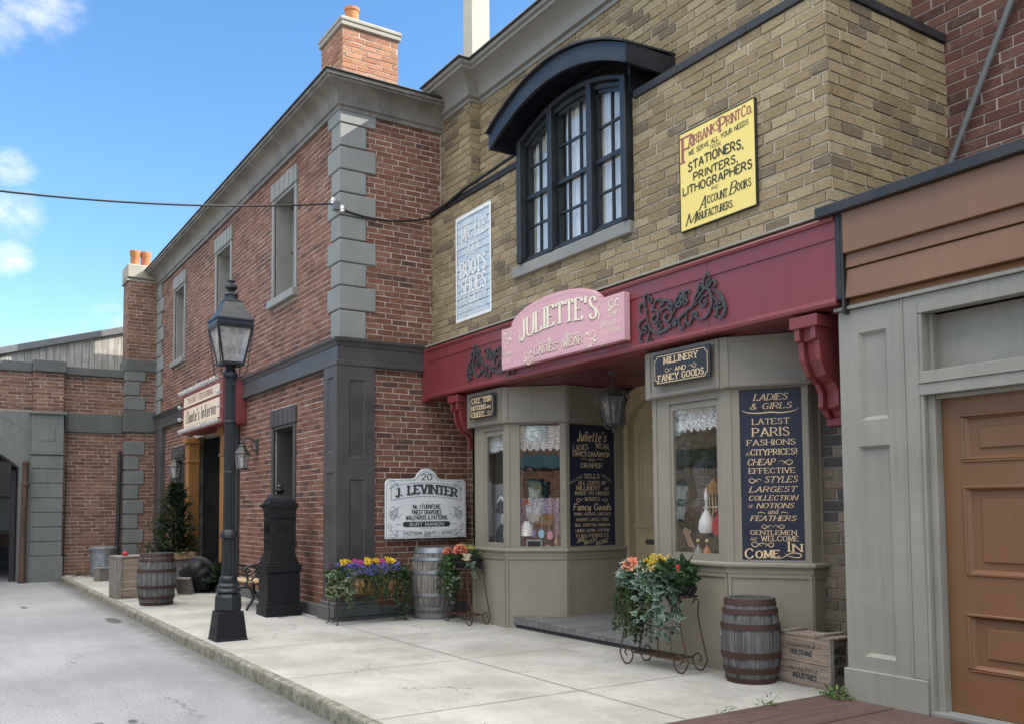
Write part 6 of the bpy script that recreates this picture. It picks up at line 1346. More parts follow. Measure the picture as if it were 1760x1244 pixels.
for a in range(4):
    g = MB(True); R = Matrix.Rotation(a*PI/2, 3, 'Z'); e = .012
    g.add([R @ V3(-b0+e, -b0+.004, zl+.005), R @ V3(b0-e, -b0+.004, zl+.005), R @ V3(b1-e, -b1+.004, zh-.01), R @ V3(-b1+e, -b1+.004, zh-.01)], ((0, 1, 2, 3),)); g.build('lantern_pane', M['glass_dusty'], ln)
mb = MB(True); mb.lathe((0, 0, 0), [(.02, 3.26), (.02, 3.36), (.045, 3.37), (.05, 3.44), (.03, 3.5), (.005, 3.51)], 14); mb.build('burner', M['pewter'], ln, smooth=True)
mb = MB(True)
for a in range(4):
    R = Matrix.Rotation(a*PI/2, 3, 'Z'); q = smooth_pts([R @ V3(.208, .208, zh), R @ V3(.18, .18, 3.42), R @ V3(.155, .155, 3.2), R @ V3(.14, .14, 3.12), R @ V3(.05, .05, 3.06)]); mb.tube(q, .007, 6)
mb.tube([(-.02, -.03, 3.05), (.10, .02, 2.98), (.14, .05, 3.06)], .009, 6)
mb.build('stay_rods', M['lamp_iron'], ln, smooth=True)

# pedestal mail box
MBX = thing('mail_box', 'ornate black cast iron mail box on a tall black plinth beside the brick wall', 'mail box', (-12.80, 4.27, 0), -.04)
mb = MB(True); mb.box(-.235, .235, -.235, .235, 0, .62); mb.box(-.26, .26, -.26, .26, 0, .15); mb.box(-.255, .255, -.255, .255, .62, .73); mb.build('plinth', M['plinth_black'], MBX, bevel=.008)
mb = MB(True)
for w, z0, z1 in ((.222, .73, .77), (.212, .77, .80), (.200, .80, .84), (.188, .84, .87), (.176, .87, 1.39), (.188, 1.36, 1.385), (.184, 1.39, 1.54), (.198, 1.50, 1.535), (.212, 1.535, 1.60), (.20, 1.60, 1.615)): mb.box(-w, w, -w, w, z0, z1)
body = mb.build('body', M['mail_black'], MBX, bevel=.006)
mb = MB(True)
for (w0, z0), (w1, z1) in zip([(.36, 1.615), (.35, 1.645), (.32, 1.648), (.30, 1.68), (.25, 1.715), (.17, 1.735), (.10, 1.742)], [(.35, 1.645), (.32, 1.648), (.30, 1.68), (.25, 1.715), (.17, 1.735), (.10, 1.742), (.06, 1.744)]): mb.tbox((0, 0), w0, w0, w1, w1, z0, z1)
mb.v = list(mb.v)
mb.lathe((0, 0, 0), [(.04, 1.73), (.03, 1.742), (.03, 1.75), (.075, 1.79), (.07, 1.805), (.035, 1.82), (.03, 1.83), (.045, 1.85), (.03, 1.875), (.005, 1.885)], 18); mb.build('domed_lid', M['mail_black'], MBX, bevel=0)
for sd, nm in ((0, 'front_door'), (PI/2, 'side_panel'), (-PI/2, 'side_panel')):
    fr = (Matrix.Rotation(sd, 3, 'Z') @ V3(0, -.176, 0), Matrix.Rotation(sd, 3, 'Z') @ V3(1, 0, 0), Zv, Matrix.Rotation(sd, 3, 'Z') @ V3(0, -1, 0)); q = MB(True)
    for p in ((-.14, .14, .93, .945), (-.14, .14, 1.33, 1.345), (-.14, -.125, .945, 1.33), (.125, .14, .945, 1.33)): q.obox(fr, *p, -.01, .012)
    q.obox(fr, -.11, -.005, .97, 1.16, -.01, .016); q.obox(fr, .005, .11, .97, 1.16, -.01, .016); q.obox(fr, -.12, .12, 1.43, 1.475, .0, .02); q.obox(fr, -.10, .10, 1.44, 1.452, .0, .034)
    for sx in (-1, 1):
        line(q, [(sx*(.055)+.7*a_, 1.06+b_) for a_, b_ in spiral_pts((0, 0), .045, 0, 1.5)], .010, fr, .024, .012); line(q, [(sx*.06+a_, 1.25+b_) for a_, b_ in spiral_pts((0, 0), .05, 1, sx*1.3)], .010, fr, .02, .014); line(q, [(sx*.04+a_, 1.20+b_) for a_, b_ in spiral_pts((0, 0), .03, 2, -sx*1.2)], .008, fr, .019, .014)
    for i in range(8): q.obox(fr, -.20+.052*i, -.172+.052*i, 1.552, 1.585, .04, .062)
    q.build(nm, M['mail_black'], MBX)

# slatted bench with cast iron ends
BN = thing('park_bench', 'black iron bench with pale wooden slats, half hidden between the lamp and mail box', 'bench', (-14.15, 4.34, 0), 0)
for i in range(5):
    mb = MB(True); y = -.25+.09*i; mb.box(-.57, .57, y-.036, y+.036, .40+.012*i*(1 if i < 1 else -.6)+.01, .43+.012*i*(1 if i < 1 else -.6)+.01); mb.build('seat_slat', M['bench_slat'], BN, bevel=.006)
for i in range(3):
    mb = MB(True); z = .56+.14*i; y = .205+.05*i; mb.box(-.55, .55, y-.012, y+.012, z, z+.03); mb.build('back_rail', M['iron'], BN, bevel=.006)
for s in (-1, 1):
    mb = MB(True); x = s*.54
    def band_(pts, r): mb.tube(smooth_pts([V3(x, a, b) for a, b in pts]), r, 8)
    band_([(-.30, .0), (-.27, .06), (-.20, .18), (-.24, .32), (-.31, .38), (-.28, .43), (-.15, .40), (.0, .37), (.12, .36)], .024)
    band_([(.28, .0), (.23, .08), (.14, .2), (.14, .34), (.2, .5), (.27, .7), (.36, .92), (.34, .98)], .026)
    band_([(-.28, .43), (-.30, .55), (-.33, .62), (-.24, .66), (-.10, .62), (.05, .60), (.18, .62), (.24, .66)], .020)
    band_([(-.26, .40), (-.18, .50), (-.05, .47), (.05, .45), (.14, .50), (.20, .58)], .015)
    band_([(-.2, .2), (-.05, .26), (.1, .22), (.14, .2)], .014)
    line(mb, [(a, b) for a, b in spiral_pts((-.28, .60), .05, 1.2, 1.2)], .02, (V3(x, 0, 0), V3(0, 1, 0), Zv, V3(1, 0, 0)), .01, .02); line(mb, [(a, b) for a, b in spiral_pts((-.03, .53), .055, 0, 1.4)], .014, (V3(x, 0, 0), V3(0, 1, 0), Zv, V3(1, 0, 0)), .01, .02)
    mb.build('end_frame', M['iron'], BN, smooth=True)

# casks
def cask(name, label, loc, r, R, h, staves, hoop, hoops, nst=22, rot=0.0, top=None, proud=.0065, group=None):
    t = thing(name, label, 'barrel', loc, rot, group); rr = lambda z: r+(R-r)*(1-((z/h)*2-1)**2)
    mb = MB(True); rnd = random.Random(int(h*1000)); nz = 9
    for i in range(nst):
        a0 = 2*PI*i/nst+.008; a1 = 2*PI*(i+1)/nst-.008; o = rnd.uniform(-.003, .003); vs = []
        for j in range(nz+1):
            z = h*j/nz
            for a in (a0, (a0+a1)/2, a1): q = rr(z)+o-(.004 if a != (a0+a1)/2 else 0); vs.append((q*math.cos(a), q*math.sin(a), z))
        vs += [((rr(h)-.03)*math.cos(a0), (rr(h)-.03)*math.sin(a0), h), ((rr(h)-.03)*math.cos(a1), (rr(h)-.03)*math.sin(a1), h)]; b = 3*nz; k = 3*(nz+1)
        fs = [(3*j, 3*j+1, 3*j+4, 3*j+3) for j in range(nz)]+[(3*j+1, 3*j+2, 3*j+5, 3*j+4) for j in range(nz)]+[(b, b+1, k), (b+1, k+1, k), (b+1, b+2, k+1)]
        mb.add(vs, fs)
    mb.lathe((0, 0, 0), [(rr(h)-.03, h), (rr(h)-.032, h-.04)], 40, False)
    mb.build('staves', staves, t)
    mb = MB(True); mb.lathe((0, 0, 0), [(.002, h-.008), (rr(h)-.026, h-.008)], 40, False)
    mb.build('head', top or M['barrel_top'], t)
    mb = MB(True); mb.lathe((0, 0, 0), [(rr(0)-.015, .0), (rr(h*.25)-.015, h*.25), (rr(h*.5)-.015, h*.5), (rr(h*.75)-.015, h*.75), (rr(h)-.02, h-.05)], 30, False); mb.build('inside', M['soil'], t)
    for z0, z1 in hoops:
        mb = MB(True); mb.lathe((0, 0, 0), [(rr(z)+d, z) for z, d in ((z0, -.004), (z0, proud), ((z0+z1)/2, proud+.0005), (z1, proud), (z1, -.004))], 48, False)
        o = mb.build('hoop', hoop, t, smooth=True)
        mb = MB(True)
        for a in (-2.45, -2.40): 
            z = (z0+z1)/2; q = rr(z)+proud; mb.ball((q*math.cos(a), q*math.sin(a), z), .007, 8, 5)
        mb.build('rivet', hoop, o, smooth=True)
    return t
t = cask('oak_barrel', 'large silver grey weathered barrel with pale steel hoops, under the white hanging sign', (-11.20, 5.95, 0), .262, .335, .975, M['barrel_grey'], M['galv'], ((.005, .075), (.125, .165), (.31, .355), (.62, .665), (.80, .84), (.90, .972)), 24, group='weathered barrels on the pavement')
t = cask('oak_barrel', 'dark rusty hooped barrel beside the stencilled crate, dark flat lid on top', (-5.50, 6.02, 0), .205, .252, .715, M['barrel_dark'], M['rust_hoop'], ((.0, .045), (.085, .135), (.215, .265), (.455, .505), (.585, .63), (.665, .715)), 18, group='weathered barrels on the pavement')
mb = MB(True); q = -2.25; mb.lathe((.245*math.cos(q), .245*math.sin(q), .36), [(.002, .018), (.014, .018), (.02, .012), (.024, 0)], 14, False, Matrix.Rotation(PI/2, 3, 'Y')); mb.v = [V3(.25*math.cos(q), .25*math.sin(q), .39)+Matrix.Rotation(q, 3, 'Z') @ (p-V3(.245*math.cos(q), .245*math.sin(q), .36)) for p in mb.v]; mb.build('bung', M['barrel_grey'], t, smooth=True)
t = cask('oak_barrel', 'rusty hooped grey barrel nearest the kerb, standing in front of the tall plank crate', (-15.42, 3.12, 0), .245, .30, .83, M['barrel_dark'], M['rust_hoop'], ((.0, .05), (.10, .15), (.27, .32), (.53, .58), (.70, .745), (.775, .83)), 20, rot=1.1, group='weathered barrels on the pavement')

# crates
CR = thing('wooden_crate', 'weathered wooden crate stencilled with care instructions, beside the rusty barrel', 'crate', (-4.80, 6.16, 0), -.06)
L, W, Hh = .60, .27, .415
for z0, z1 in ((.015, .19), (.195, .405)):
    mb = MB(True); mb.box(-L, 0, -.0, .016, z0, z1); mb.build('front_board', M['crate'], CR, bevel=.003)
mb = MB(True); mb.box(-L, 0, W-.016, W, .015, .405); mb.build('back_board', M['crate'], CR, bevel=.003)
for a, b in ((-.035, -.017), (-L+.017, -L+.035)): mb = MB(True); mb.box(a, b, .017, W-.017, .01, .40); mb.build('end_board', M['crate_end'], CR)
for y in (.0, W-.055):
    mb = MB(True); mb.box(-.016, .012, y+.003, y+.052, .0, Hh); mb.build('corner_batten', M['crate_batten'], CR, bevel=.003)
mb = MB(True); mb.box(-L-.01, .01, 0, W, .0, .014); mb.build('base_board', M['crate_end'], CR)
for y0, y1 in ((.0, .09), (.093, .18), (.183, .27)):
    mb = MB(True); mb.box(-L-.012, .014, y0, y1, .407, .425); mb.build('lid_board', M['crate'], CR, bevel=.003)
for x in (-.52, -.14):
    mb = MB(True); mb.box(x, x+.055, -.008, W+.01, .426, .448); mb.build('lid_batten', M['crate_batten'], CR, bevel=.003)
T = MB(True); fr = (V3(.0, 0, 0), V3(1, 0, 0), Zv, V3(0, -1, 0))
rw = random.Random(17)
for zc, xa, xb in ((.335, -.44, -.14), (.135, -.43, -.10)):                  # worn away stencil marks
    x = xa
    while x < xb:
        hh = rw.uniform(.012, .034); z0 = zc-.017+rw.uniform(0, .008); line(T, [(x, z0), (x+rw.uniform(-.006, .006), z0+hh)], rw.uniform(.004, .011), fr); x += rw.uniform(.012, .026)
for s_, x, z, h, w in (("HOLSTANZ", -.29, .255, .042, .23), ("INDUSTRIES", -.26, .062, .042, .25)): text(T, s_, x, z, h, fr, fit=w, thick=.34, thin=.22, serif=False)
T.build('stencil_lettering', M['sign_ink'], CR)
T = MB(True); fr = (V3(-.017, 0, 0), V3(0, 1, 0), Zv, V3(1, 0, 0))
for s_, z in (("HANDLE", .285), ("WITH", .20), ("CARE", .115)): text(T, s_, W/2, z, .062, fr, fit=(.165 if s_ == "HANDLE" else .12), thick=.34, thin=.26, serif=False)
T.build('stencil_lettering', M['sign_black'], CR)
C2 = thing('wooden_crate', 'big square plank crate with corner posts, behind the left barrel at the kerb', 'crate', (-16.78, 2.72, 0), .03)
for i in range(5):
    mb = MB(True); mb.box(-.02, 0, .03, .92, .03+.135*i, .03+.135*(i+1)-.006); mb.build('front_board', M['crate_x'], C2, bevel=.003)
for p in ((-.03, .03, .0, .10), (-.03, .03, .86, .96), (-.55, -.47, .0, .06)):
    mb = MB(True); mb.box(*p, .0, .72); mb.build('corner_post', M['crate_batten'], C2, bevel=.004)
mb = MB(True); mb.box(-.50, -.03, .01, .035, .02, .70); mb.build('side_board', M['crate_end'], C2, bevel=.003)
mb = MB(True); mb.box(-.54, .02, .0, .95, .705, .73); mb.build('top_board', M['crate_batten'], C2, bevel=.003)
mb = MB(); mb.lathe((-16.95, 2.90, .73), [(.03, 0), (.045, .01), (.05, .04), (.03, .07), (.012, .08)], 14)
tagp(mb.build('red_ornament', M['petal_red'], smooth=True), 'small bright red object lying on top of the big plank crate', 'ornament')
C3 = thing('wooden_crate', 'low grey wooden box on the pavement in front of the galvanised bin', 'crate', (-21.3, 3.05, 0), .05)
mb = MB(True); mb.box(-.2, 0, .0, .60, .02, .27); mb.build('box_body', M['crate_end'], C3, bevel=.004)
for y in (.0, .50):
    mb = MB(True); mb.box(.001, .02, y, y+.1, .0, .29); mb.build('corner_batten', M['crate_batten'], C3, bevel=.004)
mb = MB(True); mb.box(-.22, .03, -.01, .62, .27, .29); mb.build('lid', M['crate_batten'], C3, bevel=.004)
# galvanised bin
TB = thing('dustbin', 'ribbed galvanised steel dustbin with a lid standing by the brick wall', 'dustbin', (-22.85, 3.42, 0))
mb = MB(True); n = 48; vs = []; fs = []
for r, z in ((.24, .0), (.255, .06), (.27, .55), (.285, .62)):
    for i in range(n): a = 2*PI*i/n; q = r*(1+(.012 if i % 3 == 0 and .03 < z < .6 else 0)); vs.append((q*math.cos(a), q*math.sin(a), z))
for j in range(3):
    for i in range(n): k = (i+1) % n; fs.append((j*n+i, j*n+k, j*n+n+k, j*n+n+i))
mb.add(vs, fs); mb.lathe((0, 0, 0), [(.288, .60), (.294, .61), (.294, .63), (.288, .64)], 40); mb.build('can', M['galv'], TB)
mb = MB(True); mb.lathe((0, 0, 0), [(.30, .635), (.305, .66), (.27, .685), (.15, .71), (.001, .72)], 36, False); mb.tube(smooth_pts([V3(-.06, 0, .71), V3(-.05, 0, .75), V3(.05, 0, .75), V3(.06, 0, .71)]), .01, 8); mb.build('lid', M['galv'], TB, smooth=True)
mb = MB(True)
for s in (-1, 1): mb = MB(True); mb.tube(smooth_pts([V3(-.06, s*.275, .52), V3(-.06, s*.31, .47), V3(.06, s*.31, .47), V3(.06, s*.275, .52)]), .009, 8); mb.build('handle', M['galv'], TB, smooth=True)

# hanging enamel sign by the corner
fS2 = frame((-11.545, 0, 0), PI/2); u0, u1, z0, z1 = 5.335, 6.635, 1.09, 1.93
def rc(cx, cy, r, a0, a1, n=5): return [(cx+r*math.cos(a0+(a1-a0)*i/n), cy+r*math.sin(a0+(a1-a0)*i/n)) for i in range(n+1)]
uc = (u0+u1)/2
poly = [(u0, z0), (u1, z0)]+rc(u1-.07, z1-.07, .07, 0, PI/2)+[(uc+.27, z1), (uc+.215, z1+.01)]+rc(uc, z1-.03, .185, .32, PI-.32, 10)+[(uc-.215, z1+.01), (uc-.27, z1)]+rc(u0+.07, z1-.07, .07, PI/2, PI)
t, fr = sign_board('furniture_sign', 'white enamel sign with humped top and dark ornate lettering, on the brick side wall', 'sign', fS2, u0, u1, z0, z1, .022, M['white_sign'], None, poly=poly, off=.03, bevel=.004)
for za in (z0+.1, z1-.14): mb = MB(); mb.obox(fS2, u0+.1, u1-.1, za, za+.04, -.1, .028); mb.build('hanging_batten', M['blacktrim'], t)
T = MB(); T2 = MB()
text(T, "20", uc, z1-.01, .085, fr, fit=.17, thick=.28, thin=.14)
text(T2, "J. LEVINTER", uc+.010, 1.672, .118, fr, fit=.98, thick=.40, thin=.22, arc=.055); text(T, "J. LEVINTER", uc, 1.68, .118, (fr[0]+fr[3]*.003, fr[1], fr[2], fr[3]), fit=.98, thick=.32, thin=.14, arc=.055)
for s_, z, h, w in (("No. 1 FURNITURE", 1.51, .060, .44), ("FINEST DRAPERIES", 1.43, .060, .47), ("WALLPAPERS & PATTERNS", 1.352, .060, .66)): text(T, s_, uc, z, h, fr, fit=w, thick=.34, thin=.20, serif=False, smallcaps=True)
text(T2, "DIRECTED BY", uc, 1.595, .016, fr, fit=.16, thick=.12, serif=False); text(T2, "CONSULTANT", uc, 1.222, .020, fr, fit=.2, thick=.14, serif=False)
P = lambda a, b: fr[0]+fr[1]*a+fr[2]*b+fr[3]*.002
cap_ = rc(uc+.345, 1.29, .038, -PI/2, PI/2)+rc(uc-.345, 1.29, .038, PI/2, 1.5*PI); T.add([P(*q) for q in cap_], [list(range(len(cap_)))])
text(T, "EXCEPTIONAL QUALITY", uc-.11, 1.142, .045, fr, fit=.52, thick=.26, thin=.16, serif=False); text(T, "OF", uc+.195, 1.146, .026, fr, fit=.045, thick=.16, serif=False); text(T, "SERVICE", uc+.335, 1.142, .045, fr, fit=.2, thick=.26, thin=.1, serif=False)
text(T, "1894", uc, 1.108, .030, fr, fit=.10, thick=.26, thin=.12)
bn = [(uc-.56, 1.63), (uc-.56, 1.82)]+[(uc-.56+1.12*i/12, 1.82+.06*(1-((i/6)-1)**2)) for i in range(1, 12)]+[(uc+.56, 1.82), (uc+.56, 1.63)]+[(uc+.56-1.12*i/12, 1.63+.055*(1-((i/6)-1)**2)) for i in range(1, 12)]+[(uc-.56, 1.63)]
for a, b in zip(bn, bn[1:]): line(T2, [a, b], .008, fr)
ol = [(a+(.02 if a < uc else -.02), b+(.02 if b < 1.5 else -.02)) for a, b in poly]; ol.append(ol[0])
for a, b in zip(ol, ol[1:]): line(T2, [a, b], .005, fr)
curve(T2, [(uc-.26, 1.925), (uc-.18, 1.93), (uc-.1, 1.99), (uc, 2.03), (uc+.1, 1.99), (uc+.18, 1.93), (uc+.26, 1.925)], .010, fr)
for sx in (-1, 1):
    for yy, ud in ((1.86, -1), (1.50, -1), (1.40, 1), (1.14, 1)): flourish(T2, uc+sx*.61, yy, .16, fr, .009, -sx, ud)
    curve(T2, [(uc+sx*.44, 1.12), (uc+sx*.50, 1.14), (uc+sx*.48, 1.19), (uc+sx*.42, 1.2), (uc+sx*.2, 1.205)], .007, fr); curve(T2, [(uc+sx*.09, 1.118), (uc+sx*.2, 1.13), (uc+sx*.42, 1.12)], .006, fr)
    line(T2, spiral_pts((uc+sx*.54, 1.42), .06, PI/2, sx*1.3), .010, fr); line(T2, spiral_pts((uc+sx*.57, 1.26), .045, PI/2, -sx*1.3), .008, fr); curve(T2, [(uc+sx*.38, 1.54), (uc+sx*.46, 1.53), (uc+sx*.52, 1.50)], .008, fr); curve(T2, [(uc+sx*.40, 1.29), (uc+sx*.46, 1.29), (uc+sx*.50, 1.29)], .010, fr)
    curve(T2, [(uc+sx*.35, 1.44), (uc+sx*.42, 1.42), (uc+sx*.43, 1.36)], .008, fr)
T3 = MB(); text(T3, "BURT MANION", uc, 1.268, .044, (fr[0]+fr[3]*.003, fr[1], fr[2], fr[3]), fit=.54, thick=.2, thin=.13, serif=False, track=2.2)
T2.build('ornament_lines', M['sign_ink_lt'], t); T.build('lettering', M['sign_ink'], t); T3.build('lettering', M['white_sign'], t)

# cinema marquee
MQ = thing('theatre_marquee', 'maroon theatre marquee, cream board ringed by clear bulbs, over the charcoal doorway', 'marquee sign', (-17.6, 4.3, 3.0))
MX0, MX1, MY = -18.98, -16.0, 4.29
mb = MB(); mb.box(MX0, MX1, MY, 4.73-.002, 3.05, 3.90); mb.build('box', M['maroon'], MQ, bevel=.01)
fM = (V3(0, MY, 0), V3(1, 0, 0), Zv, V3(0, -1, 0)); mb = MB(); mb.obox(fM, MX0+.16, MX1-.16, 3.58, 3.78, -.01, .008); mb.obox(fM, MX0+.16, MX1-.16, 3.17, 3.53, -.01, .008); mb.build('board', M['cream_board'], MQ, bevel=.002)
fMt = (V3(0, MY-.008, 0), V3(1, 0, 0), Zv, V3(0, -1, 0)); T = MB(); T2 = MB(); text(T2, "TO-DAY  FEATURING", -17.55, 3.635, .10, fMt, fit=1.9, thick=.26, thin=.14); T2.build('lettering', M['sign_plum'], MQ)
text(T, "Dante's", -18.06, 3.25, .23, fMt, fit=.98, thick=.24, thin=.09, serif=False); text(T, "Inferno", -16.90, 3.25, .23, fMt, fit=.98, thick=.24, thin=.09, serif=False)
T.build('lettering', M['sign_black'], MQ)
def bulb(x, z, y=MY):
    mb = MB(); mb.tube([(x, y, z), (x, y-.03, z)], .018, 8); mb.ball((x, y-.07, z), .040, 10, 7); return mb
first = None
for k in range(15):
    for z in (3.865, 3.10):
        x = MX0+.08+k*(MX1-MX0-.16)/14; b = bulb(x, z).build('bulb', M['bulb'], MQ, smooth=True)
for z in (3.35, 3.6):
    bulb(MX0+.06, z).build('bulb', M['bulb'], MQ, smooth=True); bulb(MX1-.06, z).build('bulb', M['bulb'], MQ, smooth=True)

# wall lanterns by the theatre door
def sconce(x, label):
    t = thing('wall_lantern', label, 'wall lantern', (x, 4.73, 2.4), 0, 'wall lanterns by the theatre door')
    mb = MB(True); mb.box(-.05, .05, -.03, .02, .08, .34); mb.tube(smooth_pts([V3(0, -.02, .26), V3(0, -.12, .33), V3(0, -.22, .34), V3(0, -.27, .27)]), .014, 8); mb.tube(smooth_pts([V3(0, -.02, .12), V3(0, -.10, .16), V3(0, -.12, .24), V3(0, -.06, .27)]), .010, 8); mb.build('wall_bracket', M['pewter'], t, smooth=False)
    mb = MB(True); mb.lathe((0, -.27, 0), [(.085, -.20), (.095, -.19), (.095, -.175), (.08, -.17)], 6); mb.lathe((0, -.27, 0), [(.15, .06), (.155, .075), (.12, .10), (.075, .17), (.06, .19), (.075, .20), (.06, .215), (.02, .235), (.03, .26), (.015, .30), (.002, .31)], 6)
    for i in range(6):
        a = PI*2*i/6; mb.tube([(.085*math.cos(a), -.27+.085*math.sin(a), -.18), (.13*math.cos(a), -.27+.13*math.sin(a), .07)], .008, 5)
    f = mb.build('lantern_frame', M['pewter'], t)
    g = MB(True); g.lathe((0, -.27, 0), [(.082, -.175), (.125, .065)], 6, False); g.build('lantern_pane', M['glass_dusty'], f)
    b = MB(True); b.tube([(0, -.27, -.17), (0, -.27, -.06)], .018, 8); b.ball((0, -.27, -.03), .03, 10, 7, (1, 1, 1.3)); b.build('bulb', M['curtain'], f, smooth=True)
sconce(-15.35, 'dark metal wall lantern on the brick right of the theatre doorway, beside the lamp post'); sconce(-20.38, 'dark metal wall lantern left of the theatre doorway, partly behind the oak post')

# hanging lantern with a nest
HLx, HLy = -8.05, 6.62
HL = thing('hanging_lantern', 'big dark hexagonal lantern hanging over the recessed shop entrance', 'lantern', (HLx, HLy, 2.38))
mb = MB(True); mb.lathe((0, 0, 0), [(.004, -.02), (.018, .0), (.012, .02), (.022, .035), (.015, .05), (.06, .07), (.085, .085), (.09, .10)], 6)
mb.lathe((0, 0, 0), [(.15, .36), (.165, .375), (.165, .395), (.15, .405), (.10, .45), (.05, .47), (.02, .49), (.012, .52)], 6)
for i in range(6):
    a = 2*PI*i/6; c_, s_ = math.cos(a), math.sin(a); mb.tube([(.088*c_, .088*s_, .09), (.152*c_, .152*s_, .37)], .010, 6); mb.tube(smooth_pts([V3(.155*c_, .155*s_, .36), V3(.185*c_, .185*s_, .40), V3(.17*c_, .17*s_, .43)]), .008, 5); mb.tube(smooth_pts([V3(.09*c_, .09*s_, .09), V3(.11*c_, .11*s_, .06), V3(.06*c_, .06*s_, .03)]), .006, 5)
f = mb.build('lantern_frame', M['pewter'], HL)
g = MB(True); g.lathe((0, 0, 0), [(.084, .095), (.147, .368)], 6, False); g.build('lantern_pane', M['glass_dark'], f)
mb = MB(True); mb.tube([(0, 0, .1), (0, 0, .25)], .014, 8); mb.ball((0, 0, .28), .025, 8, 6, (1, 1, 1.6)); mb.build('candle_bulb', M['curtain'], f, smooth=True)
mb = MB(True)
for i in range(4):
    z = .52+.045*i; pts = [V3((.016*math.cos(a)) if i % 2 else 0, 0 if i % 2 else .016*math.cos(a), z+.03*math.sin(a)) for a in [2*PI*j/10 for j in range(11)]]; mb.tube(pts, .004, 5)
mb.lathe((0, 0, .66), [(.02, 0), (.06, .015), (.065, .03)], 16); mb.build('chain', M['pewter'], HL, smooth=True)
mb = MB(); rn = random.Random(5)
for i in range(420):
    a = rn.uniform(0, 2*PI); r = rn.uniform(.02, .14); z = 2.78+rn.uniform(-.02, .12)*(1-r/.2); c = V3(HLx-.06+r*math.cos(a), HLy-.02+r*math.sin(a), z)
    d = V3(-math.sin(a), math.cos(a), rn.uniform(-.35, .35))*rn.uniform(.04, .10)
    if rn.random() < .30: d = V3(math.cos(a)*.4-.3, math.sin(a)*.3-.2, -1.0)*rn.uniform(.05, .15)
    mb.tube([c-d*.5, c+V3(rn.uniform(-.015, .015), rn.uniform(-.015, .015), .012), c+d*.8], .0026, 3, False)
tagp(mb.build('bird_nest', M['nest']), 'untidy straw bird nest spilling over the top of the hanging lantern', 'bird nest')

# ------------------------------------------------------------ plants
def leaf(mb, c, d, up, L, W, kind='ivy', mi=0):
    d = d.normalized(); s = d.cross(up)
    if s.length < 1e-4: s = d.cross(V3(1, 0, .2))
    s.normalize(); n = s.cross(d)
    if kind == 'ivy': o = [(0, 0), (.10, .42), (.38, .34), (.55, .50), (.66, .22), (1.0, 0), (.66, -.22), (.55, -.50), (.38, -.34), (.10, -.42)]; m = (.42, 0)
    else: o = [(0, 0), (.25, .30), (.55, .36), (.82, .18), (1, 0), (.82, -.18), (.55, -.36), (.25, -.30)]; m = (.5, 0)
    vs = [c+d*(m[0]*L)+n*(.04*L)]+[c+d*(a*L)+s*(b*W)-n*(abs(b)*.18*W+(a*a)*.12*L) for a, b in o]; k = len(o)
    b0 = mb.add(vs, [(0, i+1, (i+1) % k+1) for i in range(k)], mi)
    mb.uvx[b0] = (0, 0)
    for i in range(k): mb.uvx[b0+i+1] = (1, 0)
def rdir(r, z0=-.6, z1=.9):
    a = r.uniform(0, 2*PI); z = r.uniform(z0, z1); q = math.sqrt(max(0, 1-z*z)); return V3(q*math.cos(a), q*math.sin(a), z)
def leaf_cloud(mb, r, c, rad, n, L, kind='ivy', mi=0, out=.6):
    for _ in range(n):
        d = rdir(r); p = V3(c[0]+d.x*rad[0]*r.uniform(.5, 1), c[1]+d.y*rad[1]*r.uniform(.5, 1), c[2]+d.z*rad[2]*r.uniform(.4, 1)); l = L*r.uniform(.6, 1.25)
        leaf(mb, p, (d*out+rdir(r)*(1-out)+V3(0, 0, -.15)), rdir(r, .2, 1), l, l*r.uniform(.75, 1.0), kind, mi)
def trail(mb, st, r, p, length, L, dens, sway=(0, 0), kind='ivy', mi=0, spread=.03):
    """a hanging stem with leaves along it"""
    pts = []; q = Vector(p); n = max(4, int(length/.05)); dx = r.uniform(-.25, .25); dy = r.uniform(-.25, .25)
    for i in range(n+1):
        pts.append(q.copy()); f = min(1, i/3.0); q = q+V3(sway[0]*(1-i/n)+dx*.2*(1-f)+r.uniform(-.008, .008), sway[1]*(1-i/n)+dy*.2*(1-f)+r.uniform(-.008, .008), -.05*(.35+.65*f))
        if q.z < .02: break
    st.tube(pts, .0035, 4, False)
    for _ in range(int(dens*len(pts))):
        i = r.randrange(len(pts)); d = rdir(r, -1, .3); l = L*r.uniform(.6, 1.2)*(1-.35*i/len(pts)); leaf(mb, pts[i]+rdir(r)*r.uniform(0, spread), d, rdir(r, .1, 1), l, l*.9, kind, mi)
def flower(mb, r, c, rad, petals, mi, layers=1, up=None):
    up = up or (rdir(r, .3, 1)+V3(-.0, -.4, .2)).normalized(); s = up.cross(V3(.3, .2, 1)); s.normalize(); t_ = up.cross(s)
    for ly in range(layers):
        for i in range(petals):
            a = 2*PI*(i+.5*ly)/petals+r.uniform(-.15, .15); o = (s*math.cos(a)+t_*math.sin(a)); k = 1-.22*ly
            d = o*k+up*(.25+.35*ly); leaf(mb, Vector(c)+up*.01*ly, d, up, rad*k, rad*.9*k, 'petal', mi)
def bloom_ball(mb, r, c, rad, n, mi):
    for _ in range(n):
        d = rdir(r, -.3, 1); leaf(mb, Vector(c)+d*rad*.45, d+rdir(r)*.3, rdir(r, 0, 1), rad*.75, rad*.7, 'petal', mi)
